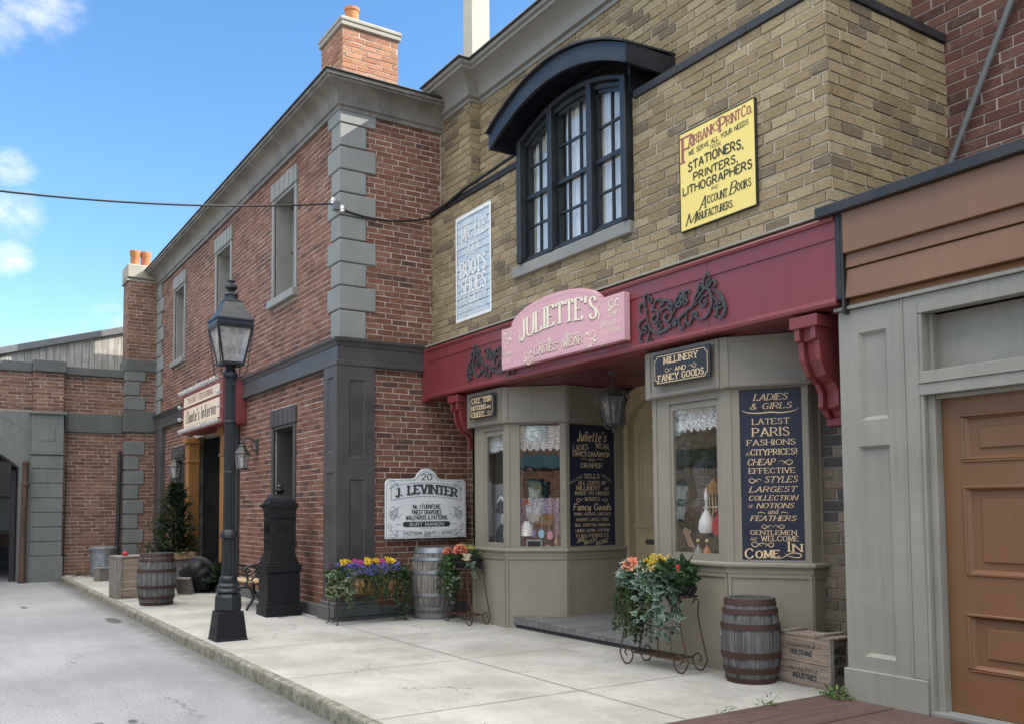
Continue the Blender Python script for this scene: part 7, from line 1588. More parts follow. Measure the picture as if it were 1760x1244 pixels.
# trough of spring flowers on a wire stand
TR = thing('flower_trough', 'long wire trough of blue, yellow and pink flowers with trailing ivy by the corner', 'planter', (-11.30, 4.98, 0), PI/2)
TLn, TWd = 1.02, .30                                                # local x runs along the side wall
mb = MB(True)
for i in range(16):                                               # half-round liner
    pass
prof = [(-.135, .60), (-.13, .50), (-.10, .42), (-.05, .375), (0, .36), (.05, .375), (.10, .42), (.13, .50), (.135, .60)]
vs = []; fs = []
for x in (-TLn/2+.02, -TLn/4, 0, TLn/4, TLn/2-.02):
    for y, z in prof: vs.append((x, y*(.96 if abs(x) > .4 else 1), z))
k = len(prof)
for j in range(4):
    for i in range(k-1): fs.append((j*k+i, j*k+i+1, (j+1)*k+i+1, (j+1)*k+i))
fs += [tuple(range(k)), tuple(range(4*k, 5*k))]; mb.add(vs, fs); mb.build('coir_liner', M['coir'], TR)
mb = MB(True); mb.box(-TLn/2+.03, TLn/2-.03, -.12, .12, .54, .57); mb.build('soil', M['soil'], TR)
mb = MB(True)
for i in range(13):
    x = -TLn/2+.02+(TLn-.04)*i/12; mb.tube([V3(x, y*1.04, .36+(z-.36)*1.0-.006) for y, z in prof], .006, 5)
for s in (-1, 1): mb.tube([V3(-TLn/2, s*.145, .60), V3(TLn/2, s*.145, .60)], .008, 6)
for sx in (-1, 1):
    mb.tube([V3(sx*TLn/2, -.145, .6), V3(sx*TLn/2, .145, .6)], .008, 6)
    for sy in (-1, 1): mb.tube(smooth_pts([V3(sx*(TLn/2-.03), sy*.145, .60), V3(sx*(TLn/2-.02), sy*.13, .3), V3(sx*(TLn/2-.03), sy*.15, .05), V3(sx*(TLn/2), sy*.18, 0)]), .008, 6)
    mb.tube([V3(sx*(TLn/2-.03), -.15, .06), V3(sx*(TLn/2-.03), .15, .06)], .007, 6)
for s in (-1, 1): mb.tube([V3(-TLn/2+.03, s*.15, .06), V3(TLn/2-.03, s*.15, .06)], .007, 6)
mb.build('wire_stand', M['iron'], TR, smooth=True)
r = random.Random(21); F = MB(True); S = MB(True); G = MB(True)
for _ in range(300):
    x = r.uniform(-.5, .5); y = r.uniform(-.15, .15); z = .60+r.uniform(0, .10); l = r.uniform(.03, .06); leaf(G, V3(x, y, z), rdir(r, -.2, 1)+V3(0, 0, .3), rdir(r, 0, 1), l, l*.45, 'petal', 2)
for _ in range(260):
    x = r.uniform(-.55, .55); y = r.uniform(-.17, .17); leaf(G, V3(x, y, .58+r.uniform(-.03, .13)), rdir(r, -.2, 1), rdir(r, 0, 1), .05, .035, 'petal', 1)
for x0, n in ((-.42, 60), (.47, 60)): leaf_cloud(G, r, (x0, .0, .62), (.15, .19, .17), n*3, .06, 'petal', 0)
G.build('foliage', [M['leaf_dark'], M['leaf_mid'], M['leaf_lime']], TR)
for _ in range(230): bloom_ball(F, r, (r.uniform(-.42, .44), r.uniform(-.18, .12), .69+r.uniform(-.05, .09)), .025, 8, 0 if r.random() < .5 else 1)
for x in (-.38, -.33, -.06, -.01, .04, .09, .27, .32): flower(F, r, (x, r.uniform(-.12, .0), .79+r.uniform(0, .05)), .062, 6, 2, 2, V3(.5, -.6, .6).normalized()); flower(F, r, (x+.03, r.uniform(-.12, .0), .76+r.uniform(0, .05)), .055, 6, 2, 2)
for x in (-.20, -.16, -.12, .14, .19): flower(F, r, (x, -.05, .77+r.uniform(-.02, .04)), .055, 7, 3, 2, V3(.5, -.6, .6).normalized())
F.build('blossom', [M['petal_blue'], M['petal_violet'], M['petal_yellow'], M['petal_magenta']], TR)
PL = MB(True)
for x in (-.5, -.45, -.2, .3, .42, .48): 
    for _ in range(10): d = rdir(r, .2, 1); leaf(PL, V3(x, .05, .72)+d*.06, d, rdir(r), .05, .022, 'petal', 0); PL.tube([V3(x, .05, .66), V3(x, .05, .72)+d*.08], .0025, 3, False)
PL.build('dark_sprigs', M['petal_plum'], TR)
I1 = MB(True); I2 = MB(True)
leaf_cloud(I1, r, (-.42, -.12, .50), (.18, .13, .20), 110, .11, 'ivy'); 
for i in range(7): trail(I1, S, r, (-.46+.03*i, -.17+.01*i, .58), r.uniform(.3, .52), .095, 1.8, (0, -.006))
for x in (.0, .03, .06, .09, .12): trail(I2, S, r, (x, -.17, .60), r.uniform(.32, .46), .05, 6, (0, -.002))
for x in (.24, .28, .32): trail(I2, S, r, (x, -.17, .60), .36, .05, 6)
for x in (.42, .46, .50, .53): trail(I2, S, r, (x, -.13+.1*(x-.4), .62), .62, .055, 6, (.002, -.004))
leaf_cloud(I2, r, (.48, -.05, .58), (.10, .14, .10), 110, .05, 'ivy')
I1.build('variegated_ivy', M['ivy_var'], TR); I2.build('trailing_ivy', M['leaf_dark'], TR); S.build('stems', M['twig'], TR)

def plant_stand(name, label, loc, rot, w, d, h, leg_out, group):
    t = thing(name, label, 'plant stand', loc, rot, group); mb = MB(True)
    for sx in (-1, 1):
        for sy in (-1, 1):
            x0, y0 = sx*w/2, sy*d/2; lx = sx*(w/2+leg_out)
            mb.tube(smooth_pts([V3(x0-sx*.05, y0, h-.07), V3(x0-sx*.02, y0, h-.03), V3(x0+sx*.02, y0, h-.05), V3(x0+sx*.01, y0, h-.16), V3(x0+sx*leg_out*.45, y0, h*.52), V3(lx, y0, h*.22), V3(lx+sx*.01, y0, .10), V3(lx-sx*.05, y0, .012), V3(lx-sx*.13, y0, .03), V3(lx-sx*.16, y0, .11), V3(lx-sx*.10, y0, .16), V3(lx-sx*.055, y0, .115), V3(lx-sx*.085, y0, .085)], 5), .0075, 6)
        mb.tube([V3(sx*(w/2+leg_out-.15), -d/2, .12), V3(sx*(w/2+leg_out-.15), d/2, .12)], .007, 6)
    mb.tube(smooth_pts([V3(w/2*sx_, d/2*sy_, h) for sx_, sy_ in ((-1, -1), (0, -1.12), (1, -1), (1.1, 0), (1, 1), (0, 1.12), (-1, 1), (-1.1, 0))], 4, True), .008, 6)
    mb.build('scroll_legs', M['rust_iron'], t, smooth=True)
    mb = MB(True); g = w/2+leg_out-.15
    for i in range(7): y = -d/2+d*i/6; mb.tube([V3(-g, y, .12), V3(g, y, .12)], .004, 5)
    for i in range(13): x = -g+2*g*i/12; mb.tube([V3(x, -d/2, .123), V3(x, d/2, .123)], .003, 4)
    mb.build('lower_shelf', M['rust_iron'], t)
    mb = MB(True); n = 34
    for i in range(n):
        a = 2*PI*i/n; e = lambda k, z, b: V3((w/2*k)*math.copysign(abs(math.cos(b))**.7, math.cos(b)), (d/2*k)*math.copysign(abs(math.sin(b))**.7, math.sin(b)), z)
        mb.tube(smooth_pts([e(1.0, h, a), e(1.14, h+.03, a+.05), e(1.22, h+.075, a+.10), e(1.20, h+.095, a+.18), e(1.14, h+.075, a+.22), e(1.05, h+.03, a+.22), e(1.0, h, a+.2)], 3), .0045, 4)
    mb.build('looped_gallery', M['iron'], t, smooth=True)
    mb = MB(True); mb.tbox((0, 0), w*.86, d*.86, w*1.0, d*1.0, h+.005, h+.12); mb.build('liner', M['mail_black'], t, bevel=.006)
    mb = MB(True); mb.box(-w*.45, w*.45, -d*.45, d*.45, h+.1, h+.127); mb.build('soil', M['soil'], t)
    return t
P1 = plant_stand('plant_stand', 'rusty scroll legged plant stand of coral blooms and trailing fern beside the left bay', (-10.38, 5.99, 0), .0, .46, .26, .72, .14, 'wrought iron plant stands')
r = random.Random(33); F = MB(True); G = MB(True); S = MB(True); h = .83
leaf_cloud(G, r, (-.26, -.05, h-.02), (.17, .15, .15), 170, .05, 'petal', 1); leaf_cloud(G, r, (.05, 0, h+.05), (.22, .13, .09), 130, .05, 'petal', 0)
for i in range(22): trail(G, S, r, (-.38+.014*i, -.14+.012*(i % 5), h-.03), r.uniform(.35, .62), .052, 6, (-.001, -.002), 'petal', 1 if i % 3 else 0)
for _ in range(90):
    d = rdir(r, .2, 1); leaf(G, V3(r.uniform(-.2, .22), r.uniform(-.08, .08), h+.08)+d*.08, d, rdir(r), .07, .018, 'petal', 2)
G.build('foliage', [M['leaf_dark'], M['leaf_mid'], M['leaf_lime']], P1)
for c, n, rd in (((-.29, -.12, h+.09), 60, .065), ((.02, -.10, h+.12), 90, .085)): bloom_ball(F, r, c, rd, n, 0); bloom_ball(F, r, (c[0]+.02, c[1]-.02, c[2]+.02), rd*.8, 30, 1)
for _ in range(22): bloom_ball(F, r, (r.uniform(.05, .24), r.uniform(-.14, -.04), h+r.uniform(.0, .09)), .022, 9, 2)
for _ in range(26): p = (r.uniform(-.2, .2), r.uniform(-.06, .06), h+r.uniform(.13, .20)); bloom_ball(F, r, p, .018, 7, 3)
F.build('blossom', [M['petal_coral'], M['petal_peach'], M['petal_cream'], M['petal_yellow']], P1)
V = MB(True)
trail(V, S, r, (.24, -.10, h-.06), .12, .07, 2.2, (.02, -.01)); leaf_cloud(V, r, (.30, -.10, h-.08), (.06, .04, .05), 14, .06); trail(V, S, r, (.10, -.18, .62), .40, .055, 2.4, (.012, 0)); trail(V, S, r, (.16, -.17, .66), .30, .055, 2.2, (.004, 0))
V.build('variegated_ivy', M['ivy_frost'], P1); S.build('stems', M['twig'], P1)

P2 = plant_stand('plant_stand', 'rusty scroll legged stand crowded with frosted ivy and yellow flowers, before the right bay', (-6.42, 5.83, 0), .08, .64, .26, .68, .10, 'wrought iron plant stands')
r = random.Random(44); F = MB(True); G = MB(True); V = MB(True); S = MB(True); h = .78
leaf_cloud(V, r, (-.24, -.06, h+.07), (.24, .18, .17), 230, .08); leaf_cloud(V, r, (-.02, -.12, h+.0), (.34, .12, .09), 150, .075); leaf_cloud(V, r, (.20, -.14, h-.02), (.16, .08, .12), 60, .08)
leaf_cloud(G, r, (.24, -.05, h+.11), (.18, .16, .13), 130, .10, 'petal', 0); leaf_cloud(G, r, (.0, .02, h+.12), (.34, .16, .13), 260, .055, 'petal', 1); leaf_cloud(G, r, (-.10, -.05, h+.05), (.36, .17, .12), 200, .06, 'petal', 0); leaf_cloud(G, r, (.22, -.12, h+.0), (.12, .08, .07), 60, .075, 'ivy', 0)
for i in range(26): trail(G, S, r, (-.44+.011*i, -.13+.02*(i % 6), h-.02), r.uniform(.35, .64), .042, 8, (-.0015, -.002), 'petal', 1 if i % 2 else 0)
for x in (-.06, -.02, .02, .06, .10, .14, .18, .22, .26, .30): trail(V, S, r, (x, -.15, h-.02), r.uniform(.30, .52), .095, 2.8, (.001, -.004), spread=.05)
for x in (.05, .12): trail(G, S, r, (x, -.16, h-.04), .36, .06, 3.0, (-.012, -.002), 'petal', 1)
for x in (.24, .18): trail(V, S, r, (x, -.14, .40), .34, .06, 1.4, (.006, 0))
G.build('foliage', [M['leaf_dark'], M['leaf_mid']], P2); V.build('variegated_ivy', M['ivy_frost'], P2); S.build('stems', M['twig'], P2)
flower(F, r, (-.27, -.15, h+.17), .085, 7, 0, 4, V3(.3, -.8, .5).normalized()); flower(F, r, (-.24, -.13, h+.20), .06, 7, 1, 3, V3(.3, -.8, .5).normalized())
for _ in range(45): bloom_ball(F, r, (r.uniform(-.20, .12), r.uniform(-.18, -.08), h+r.uniform(.06, .18)), .022, 8, 2)
for _ in range(70): bloom_ball(F, r, (r.uniform(-.06, .14), r.uniform(-.16, -.02), h+r.uniform(.12, .27)), .022, 8, 3)
for p in ((.33, -.12, h+.14), (.31, -.10, h+.18)): flower(F, r, p, .028, 6, 4, 2)
flower(F, r, (.20, -.19, h-.06), .035, 5, 5, 1, V3(.2, -1, .2).normalized())
F.build('blossom', [M['petal_peach'], M['petal_coral'], M['petal_cream'], M['petal_yellow'], M['petal_red'], M['petal_white']], P2)

# timber planter with a clipped evergreen
PB = thing('timber_planter', 'square timber planter box with a heavy rim by the theatre door', 'planter', (-18.9, 4.12, 0))
for p in ((-.50, .50, -.36, -.26), (-.50, .50, .26, .36), (-.50, -.40, -.26, .26), (.40, .50, -.26, .26)):
    mb = MB(True); mb.box(*p, .56, .70); mb.build('rim_beam', M['planter_wood'], PB, bevel=.008)
for sx in (-1, 1):
    for sy in (-1, 1): mb = MB(True); mb.box(sx*.46-.05*(sx > 0)-.05*(sx < 0)+.0, sx*.46+.05, sy*.31-.05, sy*.31+.05, .0, .56); mb.build('leg', M['planter_wood'], PB, bevel=.006)
mb = MB(True); mb.box(-.42, .42, -.28, .28, .1, .58); mb.build('tub', M['crate_end'], PB); mb = MB(True); mb.box(-.4, .4, -.26, .26, .6, .64); mb.build('soil', M['soil'], PB)
EV = thing('evergreen_tree', 'dark green conical evergreen tree growing in the timber planter', 'tree', (-18.9, 4.12, .64))
mb = MB(True); mb.tube([(0, 0, 0), (.02, 0, .6), (.05, 0, 1.3)], [.04, .03, .01], 8); mb.build('trunk', M['twig'], EV)
r = random.Random(8); G = MB(True)
def spray(mb, c, d, L, mi=0):
    d = d.normalized()
    for j in range(7):
        q = c+d*(L*j/7); w = L*.34*(1-j/9)
        for s in (-1, 1):
            e = d*.8+V3(-d.y, d.x, .15)*s*.7+V3(0, 0, -.1); e.normalize(); leaf(mb, q, e, V3(0, 0, 1), w+.012, .016+w*.16, 'petal', mi)
    leaf(mb, c, d, V3(0, 0, 1), L*1.05, L*.12, 'petal', mi)
for i in range(1500):
    f = r.random()**1.25; z = f*1.40; a = r.uniform(0, 2*PI); rad = (.50*(1-f)**.75+.06)*r.uniform(.30, 1.15)*(1+.24*math.sin(f*17+2*math.sin(a*2)))
    c = V3(rad*math.cos(a)*.85+.10*f, rad*math.sin(a)*.75+.04*f, z); d = V3(math.cos(a), math.sin(a), .55+r.uniform(-.5, .5)); spray(G, c, d, r.uniform(.09, .17), 0 if r.random() < .8 else 1)
G.build('crown', [M['cedar'], M['cedar_lt']], EV)

# toppled urn with juniper
UR = thing('garden_urn', 'toppled black fluted urn on its side, square grey foot towards the street', 'urn', (-16.95, 3.90, 0))
axd = V3(-.62, .70, .30).normalized(); ux = axd.cross(V3(0, 0, 1)).normalized(); uy = axd.cross(ux)
ax = Matrix((ux, uy, axd)).transposed()
def lay(p): return ax @ p
def urn_part(nm, prof, m, flute=True, inner=False):
    mb = MB(True); n = 44; vs = []; fs = []
    for rr_, z in prof:
        for i in range(n): a = 2*PI*i/n; q = rr_*(1+(.13 if i % 4 < 2 and flute and .20 < z < .36 else 0)); vs.append(lay(V3(q*math.cos(a), q*math.sin(a), z))+V3(0, 0, .155))
    for j in range(len(prof)-1):
        for i in range(n): k = (i+1) % n; fs.append((j*n+i, j*n+k, j*n+n+k, j*n+n+i))
    mb.add(vs, fs); return mb.build(nm, m, UR, smooth=True)
urn_part('bowl', [(.055, .06), (.06, .10), (.05, .15), (.07, .19), (.16, .22), (.25, .27), (.30, .34), (.325, .44), (.315, .50), (.35, .53), (.36, .56), (.335, .565), (.29, .5), (.27, .4), (.001, .28)], M['plinth_black'])
mb = MB(True); 
for p in ((-.15, .15, -.15, -.12), (-.15, .15, .12, .15), (-.15, -.12, -.12, .12), (.12, .15, -.12, .12)): mb.box(*p, -.03, .05)
mb.box(-.12, .12, -.12, .12, .02, .06); mb.v = [lay(p)+V3(0, 0, .155) for p in mb.v]; mb.build('square_foot', M['crate_end'], UR, bevel=.005)
JN = MB(); r = random.Random(3)
for i in range(150):
    d = rdir(r, -.1, 1); c = V3(-16.95+d.x*.25*r.random(), 4.50+d.y*.18*r.random(), .10+.28*r.random()*d.z+.1); spray(JN, c, d+V3(.2, -.3, .2), r.uniform(.12, .22), 0 if r.random() < .6 else 1)
tagp(JN.build('juniper_bush', [M['cedar_lt'], M['cedar']]), 'bristly green juniper sprays lying behind the toppled black urn', 'plant')

# weeds, twigs
def weeds(name, label, spots, seed):
    r = random.Random(seed); g = MB()
    for x, y, n, s in spots:
        for _ in range(n):
            d = rdir(r, .1, .9); leaf(g, V3(x, y, .0)+d*r.uniform(.0, .10)*s+V3(0, 0, .005), d, rdir(r, .2, 1), .05*s*r.uniform(.5, 1.2), .03*s, 'petal', 0 if r.random() < .6 else 1)
    return tagp(g.build(name, [M['leaf_mid'], M['leaf_lime']]), label, 'weed')
weeds('weed', 'largest tuft of weeds sprouting at the foot of the grey pier beside the crate', [(-4.62, 6.0, 36, 1.0), (-4.57, 5.93, 30, 1.0), (-4.70, 5.98, 16, .8)], 1)
weeds('weed', 'small weed growing between the concrete and the dark boards, nearer the camera', [(-4.73, 5.38, 16, .7), (-4.72, 5.32, 14, .6), (-4.75, 5.28, 12, .5)], 2)
weeds('weed', 'tiny sprig of weed at the bottom edge of the concrete slab', [(-4.74, 4.95, 12, .45), (-4.74, 4.85, 10, .4)], 3)
weeds('weed', 'pale leafy sprig tucked behind the corner of the stencilled crate and pier', [(-4.66, 6.33, 16, .9)], 4)
mb = MB(); r = random.Random(6)
for i in range(16):
    a = r.uniform(-.5, .7); c = V3(-23.1+r.uniform(-.4, .5), 2.95+r.uniform(-.1, .35), .02+r.uniform(0, .05)); d = V3(math.sin(a)*.3, math.cos(a), r.uniform(-.05, .25))*r.uniform(.1, .28); mb.tube([c-d, c+V3(0, 0, .02), c+d], .006, 4)
tagp(mb.build('twig_heap', M['twig']), 'small heap of dry brown twigs at the foot of the far brick wall', 'twigs')

# ------------------------------------------------------------ goods in the show windows
SF = .971
def disp(o, label, cat): return tagp(o, label, cat)
def blob(mb, c, rx, rz, d, n=24, fr=None):
    O, U, V, N = fr; mb.add([O+U*(c[0]+rx*math.cos(2*PI*i/n))+V*(c[1]+rz*math.sin(2*PI*i/n))+N*d for i in range(n)], [list(range(n))])
CA = math.atan2(.732, .681)                                      # the angled side of the left bay
def at_pane(u, d): return (-9.68+.681*u-.732*d, 6.17+.732*u+.681*d, SF)
# left bay: patterned cloth on a rail, chest, casket, mirrors, lamp, flower, spoon
t = thing('cloth_rail', 'thin dark rail carrying the lilac cloth in the left bay', 'rail', at_pane(.42, .36), CA); mb = MB(True)
for x in (-.30, .26): mb.tube([(x, 0, 0), (x, 0, .66)], .008, 6)
mb.tube([(-.30, 0, .66), (.26, 0, .66)], .008, 6); mb.build('rail', M['pewter'], t)
mb = MB(); n = 40; c0 = Vector(at_pane(.42, .36)); Uc = V3(.681, .732, 0); Nc = V3(.732, -.681, 0)
for i in range(n):
    q = lambda j: c0+Uc*(-.29+.55*j/n)+Nc*(.018*math.sin(j*.9)*(1.0 if j > 26 else .35)+.012)
    p, p2 = q(i), q(i+1); mb.quad(p+Zv*.02, p2+Zv*.02, p2+Zv*.665, p+Zv*.665)
disp(mb.build('tablecloth', M['damask'], smooth=True), 'lilac patterned cloth hanging from a rail in the left bay', 'cloth')
t = thing('trinket_chest', 'dark wooden chest with open lid among the left window goods', 'chest', at_pane(.40, .20), CA); mb = MB(True); mb.box(-.17, .17, -.07, .09, 0, .30); mb.build('body', M['riser'], t, bevel=.01); mb = MB(True); mb.box(-.17, .17, .09, .11, .30, .46); mb.build('lid', M['oak'], t, bevel=.01)
t = thing('jewel_casket', 'small dark jewel casket with pale metal mounts at the front of the left window', 'casket', at_pane(.36, .09), CA); mb = MB(True); mb.box(-.10, .10, -.05, .05, 0, .13); mb.build('body', M['mail_black'], t, bevel=.008); mb = MB(True)
for p in ((-.10, -.085, .0, .135), (.085, .10, .0, .135), (-.085, .085, .115, .135), (-.085, .085, .0, .016)): mb.box(p[0], p[1], -.058, -.050, p[2], p[3])
mb.build('mounts', M['galv'], t)
def hand_mirror(label, u, d, z, m, lean):
    P_ = at_pane(u, d); t = thing('hand_mirror', label, 'hand mirror', (P_[0], P_[1], SF+z), CA); mb = MB(True)
    mb.prism([(.040*math.cos(a), .055+.055*math.sin(a)) for a in [2*PI*i/20 for i in range(20)]], (V3(0, 0, 0), V3(1, 0, 0), Zv, V3(0, -1, 0)), -.008, .008); mb.build('oval', m, t, bevel=.003)
    mb = MB(True); mb.tube([V3(0, 0, .105), V3(lean, 0, .27)], .007, 6); mb.build('handle', M['capstone'], t, smooth=True)
hand_mirror('pale blue oval hand mirror hanging handle up in the left window', .44, .12, .15, plain('sky_blue_enamel', (.30, .58, .76, 1)), .01); hand_mirror('pink oval hand mirror hanging handle up in the left window', .55, .12, .13, M['petal_pink'], -.02); hand_mirror('lilac oval hand mirror at the left of the hanging row', .33, .13, .16, M['petal_violet'], .0)
t = thing('table_lamp', 'small lamp with a pleated white shade at the left of the angled pane', 'lamp', at_pane(.25, .12), 0); mb = MB(True); mb.lathe((0, 0, 0), [(.05, 0), (.05, .01), (.012, .03), (.012, .2)], 14); mb.build('stem', M['pewter'], t, smooth=True); mb = MB(True); mb.lathe((0, 0, .18), [(.085, 0), (.075, .13), (.03, .19)], 20, False); mb.build('lamp_shade', M['white_paint'], t, smooth=True)
P_ = at_pane(.24, .16); mb = MB(); r = random.Random(2); bloom_ball(mb, r, (P_[0], P_[1], SF+.60), .05, 50, 0); bloom_ball(mb, r, (P_[0]+.02, P_[1]+.02, SF+.50), .03, 30, 1); mb.tube([(P_[0], P_[1], SF), (P_[0], P_[1], SF+.58)], .005, 5); disp(mb.build('silk_flower', [M['petal_coral'], M['petal_white']]), 'coral silk flower on a stem at the left edge of the angled pane', 'flower')
P_ = at_pane(.63, .12); t = thing('wooden_spoon', 'pale carved spoon hung at the front right of the left window', 'spoon', P_, 0); mb = MB(True); mb.ball((0, 0, .10), .045, 14, 8, (.5, .5, 1)); mb.tube([(0, 0, .13), (.01, .01, .33)], .007, 6); mb.build('spoon', M['bench_slat'], t, smooth=True)
mb = MB(); r = random.Random(22)
for _ in range(40): P_ = at_pane(r.uniform(.18, .70), r.uniform(.08, .16)); bloom_ball(mb, r, (P_[0], P_[1], SF+r.uniform(.0, .05)), .022, 7, r.randrange(4))
disp(mb.build('silk_petals', [M['petal_white'], M['petal_plum'], M['petal_violet'], M['petal_cream']]), 'scatter of small white and purple silk flowers along the left window floor', 'silk flowers')
# grey portrait behind the narrow left pane
t = thing('portrait_card', 'grey portrait card of a lady in a feathered hat behind the narrow left pane', 'picture', (-10.06, 6.34, SF)); fr = (V3(-10.06, 6.34, SF), V3(1, 0, 0), Zv, V3(0, -1, 0)); mb = MB(); mb.obox(fr, -.30, .26, 0, .86, -.015, 0); mb.build('card', plain('grey_card', (.24, .25, .265, 1)), t)
T = MB(); blob(T, (.06, .40), .065, .10, .002, fr=fr); T.build('face', plain('pale_grey', (.50, .48, .46, 1)), t); T = MB(); blob(T, (.03, .51), .17, .045, .003, fr=fr); blob(T, (.0, .56), .10, .07, .004, fr=fr); blob(T, (.04, .15), .17, .18, .003, fr=fr); T.build('hat_and_dress', plain('slate_card', (.07, .075, .085, 1)), t); T = MB(); curve(T, [(-.10, .60), (.0, .68), (.10, .62), (.12, .55)], .04, fr, .006); blob(T, (.09, .20), .03, .10, .006, fr=fr); T.build('feather', M['white_paint'], t)
# right bay
bk = plain('card_black', (.02, .02, .02, 1)); sk = plain('card_skin', (.62, .42, .33, 1)); K = .72; kx = -6.66
t = thing('portrait_card', 'cut out picture of a lady in profile wearing a black hat, in the right window', 'picture', (kx, 6.42, SF)); fr = (V3(kx, 6.42, SF), V3(1, 0, 0), Zv, V3(0, -1, 0)); sK = lambda L: [(a*K, b*K) for a, b in L]
mb = MB(); mb.prism(sK([(-.14, 0), (.24, 0), (.19, .12), (.12, .19), (.02, .2), (-.08, .13)]), fr, -.012, 0); mb.build('dress', plain('card_plum', (.10, .045, .045, 1)), t)
mb = MB(); mb.prism(sK([(-.0, .19), (.13, .17), (.06, .27), (.02, .34), (.05, .39), (.04, .46), (-.02, .50), (-.07, .47), (-.09, .42), (-.12, .39), (-.09, .365), (-.06, .34)]), fr, -.011, .001); mb.build('face', sk, t)
mb = MB(); mb.prism(sK([(-.16, .48), (-.02, .45), (.05, .41), (.07, .50), (.02, .53), (.03, .70), (-.17, .72), (-.17, .56), (-.20, .52)]), fr, -.012, .003); mb.build('hat', bk, t)
t = thing('drawstring_bag', 'white lace drawstring bag hanging in the right window', 'bag', (-6.34, 6.36, SF+.27)); mb = MB(True); mb.lathe((0, 0, 0), [(.01, 0), (.065, .01), (.08, .05), (.07, .13), (.035, .20), (.015, .23), (.03, .26)], 16); mb.build('pouch', M['white_paint'], t, smooth=True); mb = MB(True); mb.tube(smooth_pts([V3(-.01, 0, .22), V3(-.005, 0, .42), V3(.005, 0, .42), V3(.01, 0, .22)]), .006, 5); mb.ball((0, 0, .36), .022, 8, 6, (1, 1, 2.4)); mb.build('cord', M['white_paint'], t)
t = thing('drawstring_bag', 'red velvet bag beside the white one in the right window', 'bag', (-6.20, 6.38, SF+.25)); mb = MB(True); mb.lathe((0, 0, 0), [(.01, 0), (.05, .01), (.065, .07), (.055, .15), (.025, .20), (.04, .24)], 16); mb.build('pouch', M['petal_red'], t, smooth=True)
t = thing('display_block', 'low white display block under the bottles in the right window', 'stand', (-6.30, 6.29, SF)); mb = MB(); mb.box(-6.50, -6.12, 6.23, 6.35, SF, SF+.045); mb.build('block', M['cream'], t, bevel=.004)
for x, y, m, l in ((-6.39, 6.29, 'glass_dusty', 'clear perfume bottle with gold stopper, left of the pair'), (-6.27, 6.29, 'terracotta', 'amber perfume bottle with gold stopper, right of the pair')):
    t = thing('perfume_bottle', l, 'bottle', (x, y, SF+.045)); mb = MB(True); mb.lathe((0, 0, 0), [(.036, 0), (.042, .02), (.038, .07), (.013, .10), (.011, .12), (.017, .125)], 16); mb.build('bottle', M[m], t, smooth=True); mb = MB(True); mb.ball((0, 0, .16), .018, 10, 7); mb.build('stopper', M['gold'], t, smooth=True)
t = thing('birdcage', 'gilt birdcage shaped like a pitched roof house at the right of the window', 'birdcage', (-6.27, 6.47, SF)); mb = MB(True)
for i in range(6): x = -.11+.044*i; mb.tube([(x, -.07, .40), (x, -.07, .66)], .005, 5); mb.tube([(x, .07, .40), (x, .07, .66)], .005, 5)
for z in (.40, .53, .66): mb.tube([(-.11, -.07, z), (.11, -.07, z)], .006, 5)
mb.build('bars', M['gold'], t); mb = MB(True); mb.add([(-.16, -.09, .66), (0, -.09, .80), (.16, -.09, .66), (-.16, .09, .66), (0, .09, .80), (.16, .09, .66)], ((0, 1, 4, 3), (1, 2, 5, 4), (0, 2, 1), (3, 4, 5))); mb.build('roof', M['oak'], t); mb = MB(True); mb.box(-.12, .12, -.08, .08, .0, .40); mb.build('base', M['riser'], t)
t = thing('garland_shelf', 'raised dark shelf behind the lady picture in the right window', 'shelf', (-6.72, 6.62, SF)); mb = MB(); mb.box(-6.98, -6.50, 6.56, 6.68, SF+.40, SF+.44); mb.box(-6.96, -6.52, 6.57, 6.67, SF, SF+.40); mb.build('shelf', M['riser'], t)
mb = MB(); r = random.Random(12)
for _ in range(14): bloom_ball(mb, r, (-6.74+r.uniform(-.2, .2), 6.60+r.uniform(-.03, .03), SF+.48+r.uniform(-.03, .05)), .035, 18, r.randrange(2))
disp(mb.build('flower_garland', [plain('dusky_rose', (.30, .12, .15, 1)), M['petal_plum']]), 'dusky rose garland laid on the raised dark shelf in the right window', 'garland')
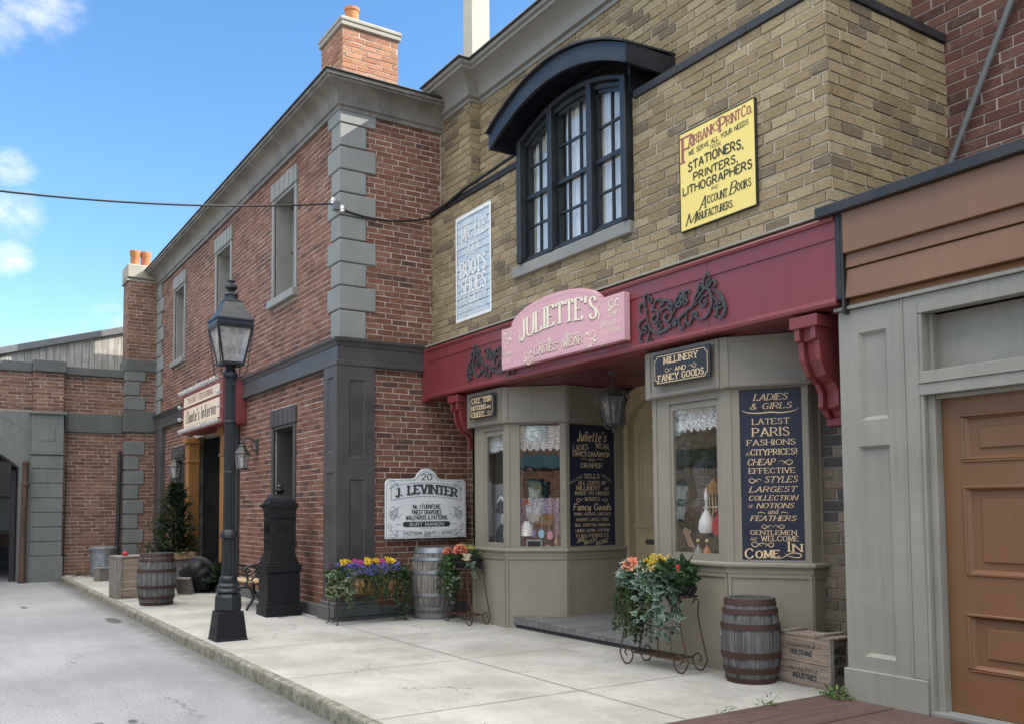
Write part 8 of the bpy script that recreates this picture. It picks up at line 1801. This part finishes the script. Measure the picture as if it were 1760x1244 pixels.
t = thing('dress_form', 'dress form in a pale grey lace gown at the back of the right window', 'dress form', (-6.95, 6.98, SF)); mb = MB(True); mb.lathe((0, 0, 0), [(.24, .02), (.21, .3), (.15, .55), (.095, .66), (.13, .85), (.15, .95), (.11, 1.02), (.05, 1.05), (.045, 1.12), (.001, 1.13)], 22); mb.build('gown', M['lace_grey'], t, smooth=True); mb = MB(True); mb.lathe((0, 0, 0), [(.20, .02), (.12, .55), (.085, .66), (.12, .85), (.14, .95), (.10, 1.02), (.045, 1.05)], 18); mb.build('torso', M['white_paint'], t, smooth=True)
# ------------------------------------------------------------ the opposite side of the street (seen in the panes)
def opposite(name, label, x0, x1, m, trim, h):
    t = thing(name, label, 'building', ((x0+x1)/2, -9.5, -.12)); fr = frame((0, -9.0, 0), PI); u0, u1 = -x1, -x0
    hl = []; x = u0+.9
    while x+1.1 < u1: hl += [(x, x+1.0, 1.0, 2.5), (x, x+1.0, 3.9, 5.3)]; x += 2.3
    mb = MB(); mb.wall(fr, u0, u1, -.16, h, hl, .3); mb.box(x0, x1, -12, -11.8, -.16, h); mb.box(x0, x1, -11.8, -9.3, h-.1, h); mb.build('wall', m, t)
    mb = MB(); mb.obox(fr, u0, u1, 2.9, 3.4, .0, .15); mb.obox(fr, u0, u1, h-.25, h+.05, -.3, .3); mb.build('trim', trim, t)
    for a, b, c, d in hl:
        f = MB()
        for p in ((a, a+.07, c, d), (b-.07, b, c, d), (a, b, c, c+.07), (a, b, d-.07, d), (a, b, (c+d)/2-.03, (c+d)/2+.03)): f.obox(fr, *p, -.15, -.05)
        w = f.build('window', trim, t); g = MB(); g.obox(fr, a, b, c, d, -.14, -.13); g.build('pane', M['glass'], w); g = MB(); g.obox(fr, a, b, c, d, -.29, -.27); g.build('blind', M['curtain'], w)
opposite('facing_house', 'grey brown brick house on the facing side, standing between its red neighbours', -9.0, -1.0, M['brick_grey'], M['maroon'], 5.4)
opposite('facing_house', 'red brick house with blue grey trim on the facing side, reflected in the panes', -19, -9.05, M['brick_dark'], paint('blue_grey_trim', (.06, .11, .14, 1)), 5.2)
opposite('facing_house', 'dark red brick house facing the entrance, reflected in the angled pane', -.95, 9.0, M['brick_red'], paint('teal_trim', (.03, .10, .13, 1)), 5.4)
opposite('facing_house', 'dull green trimmed brick house far down the facing side', -40, -19.05, M['brick_grey'], paint('green_trim', (.03, .05, .035, 1)), 5.8)
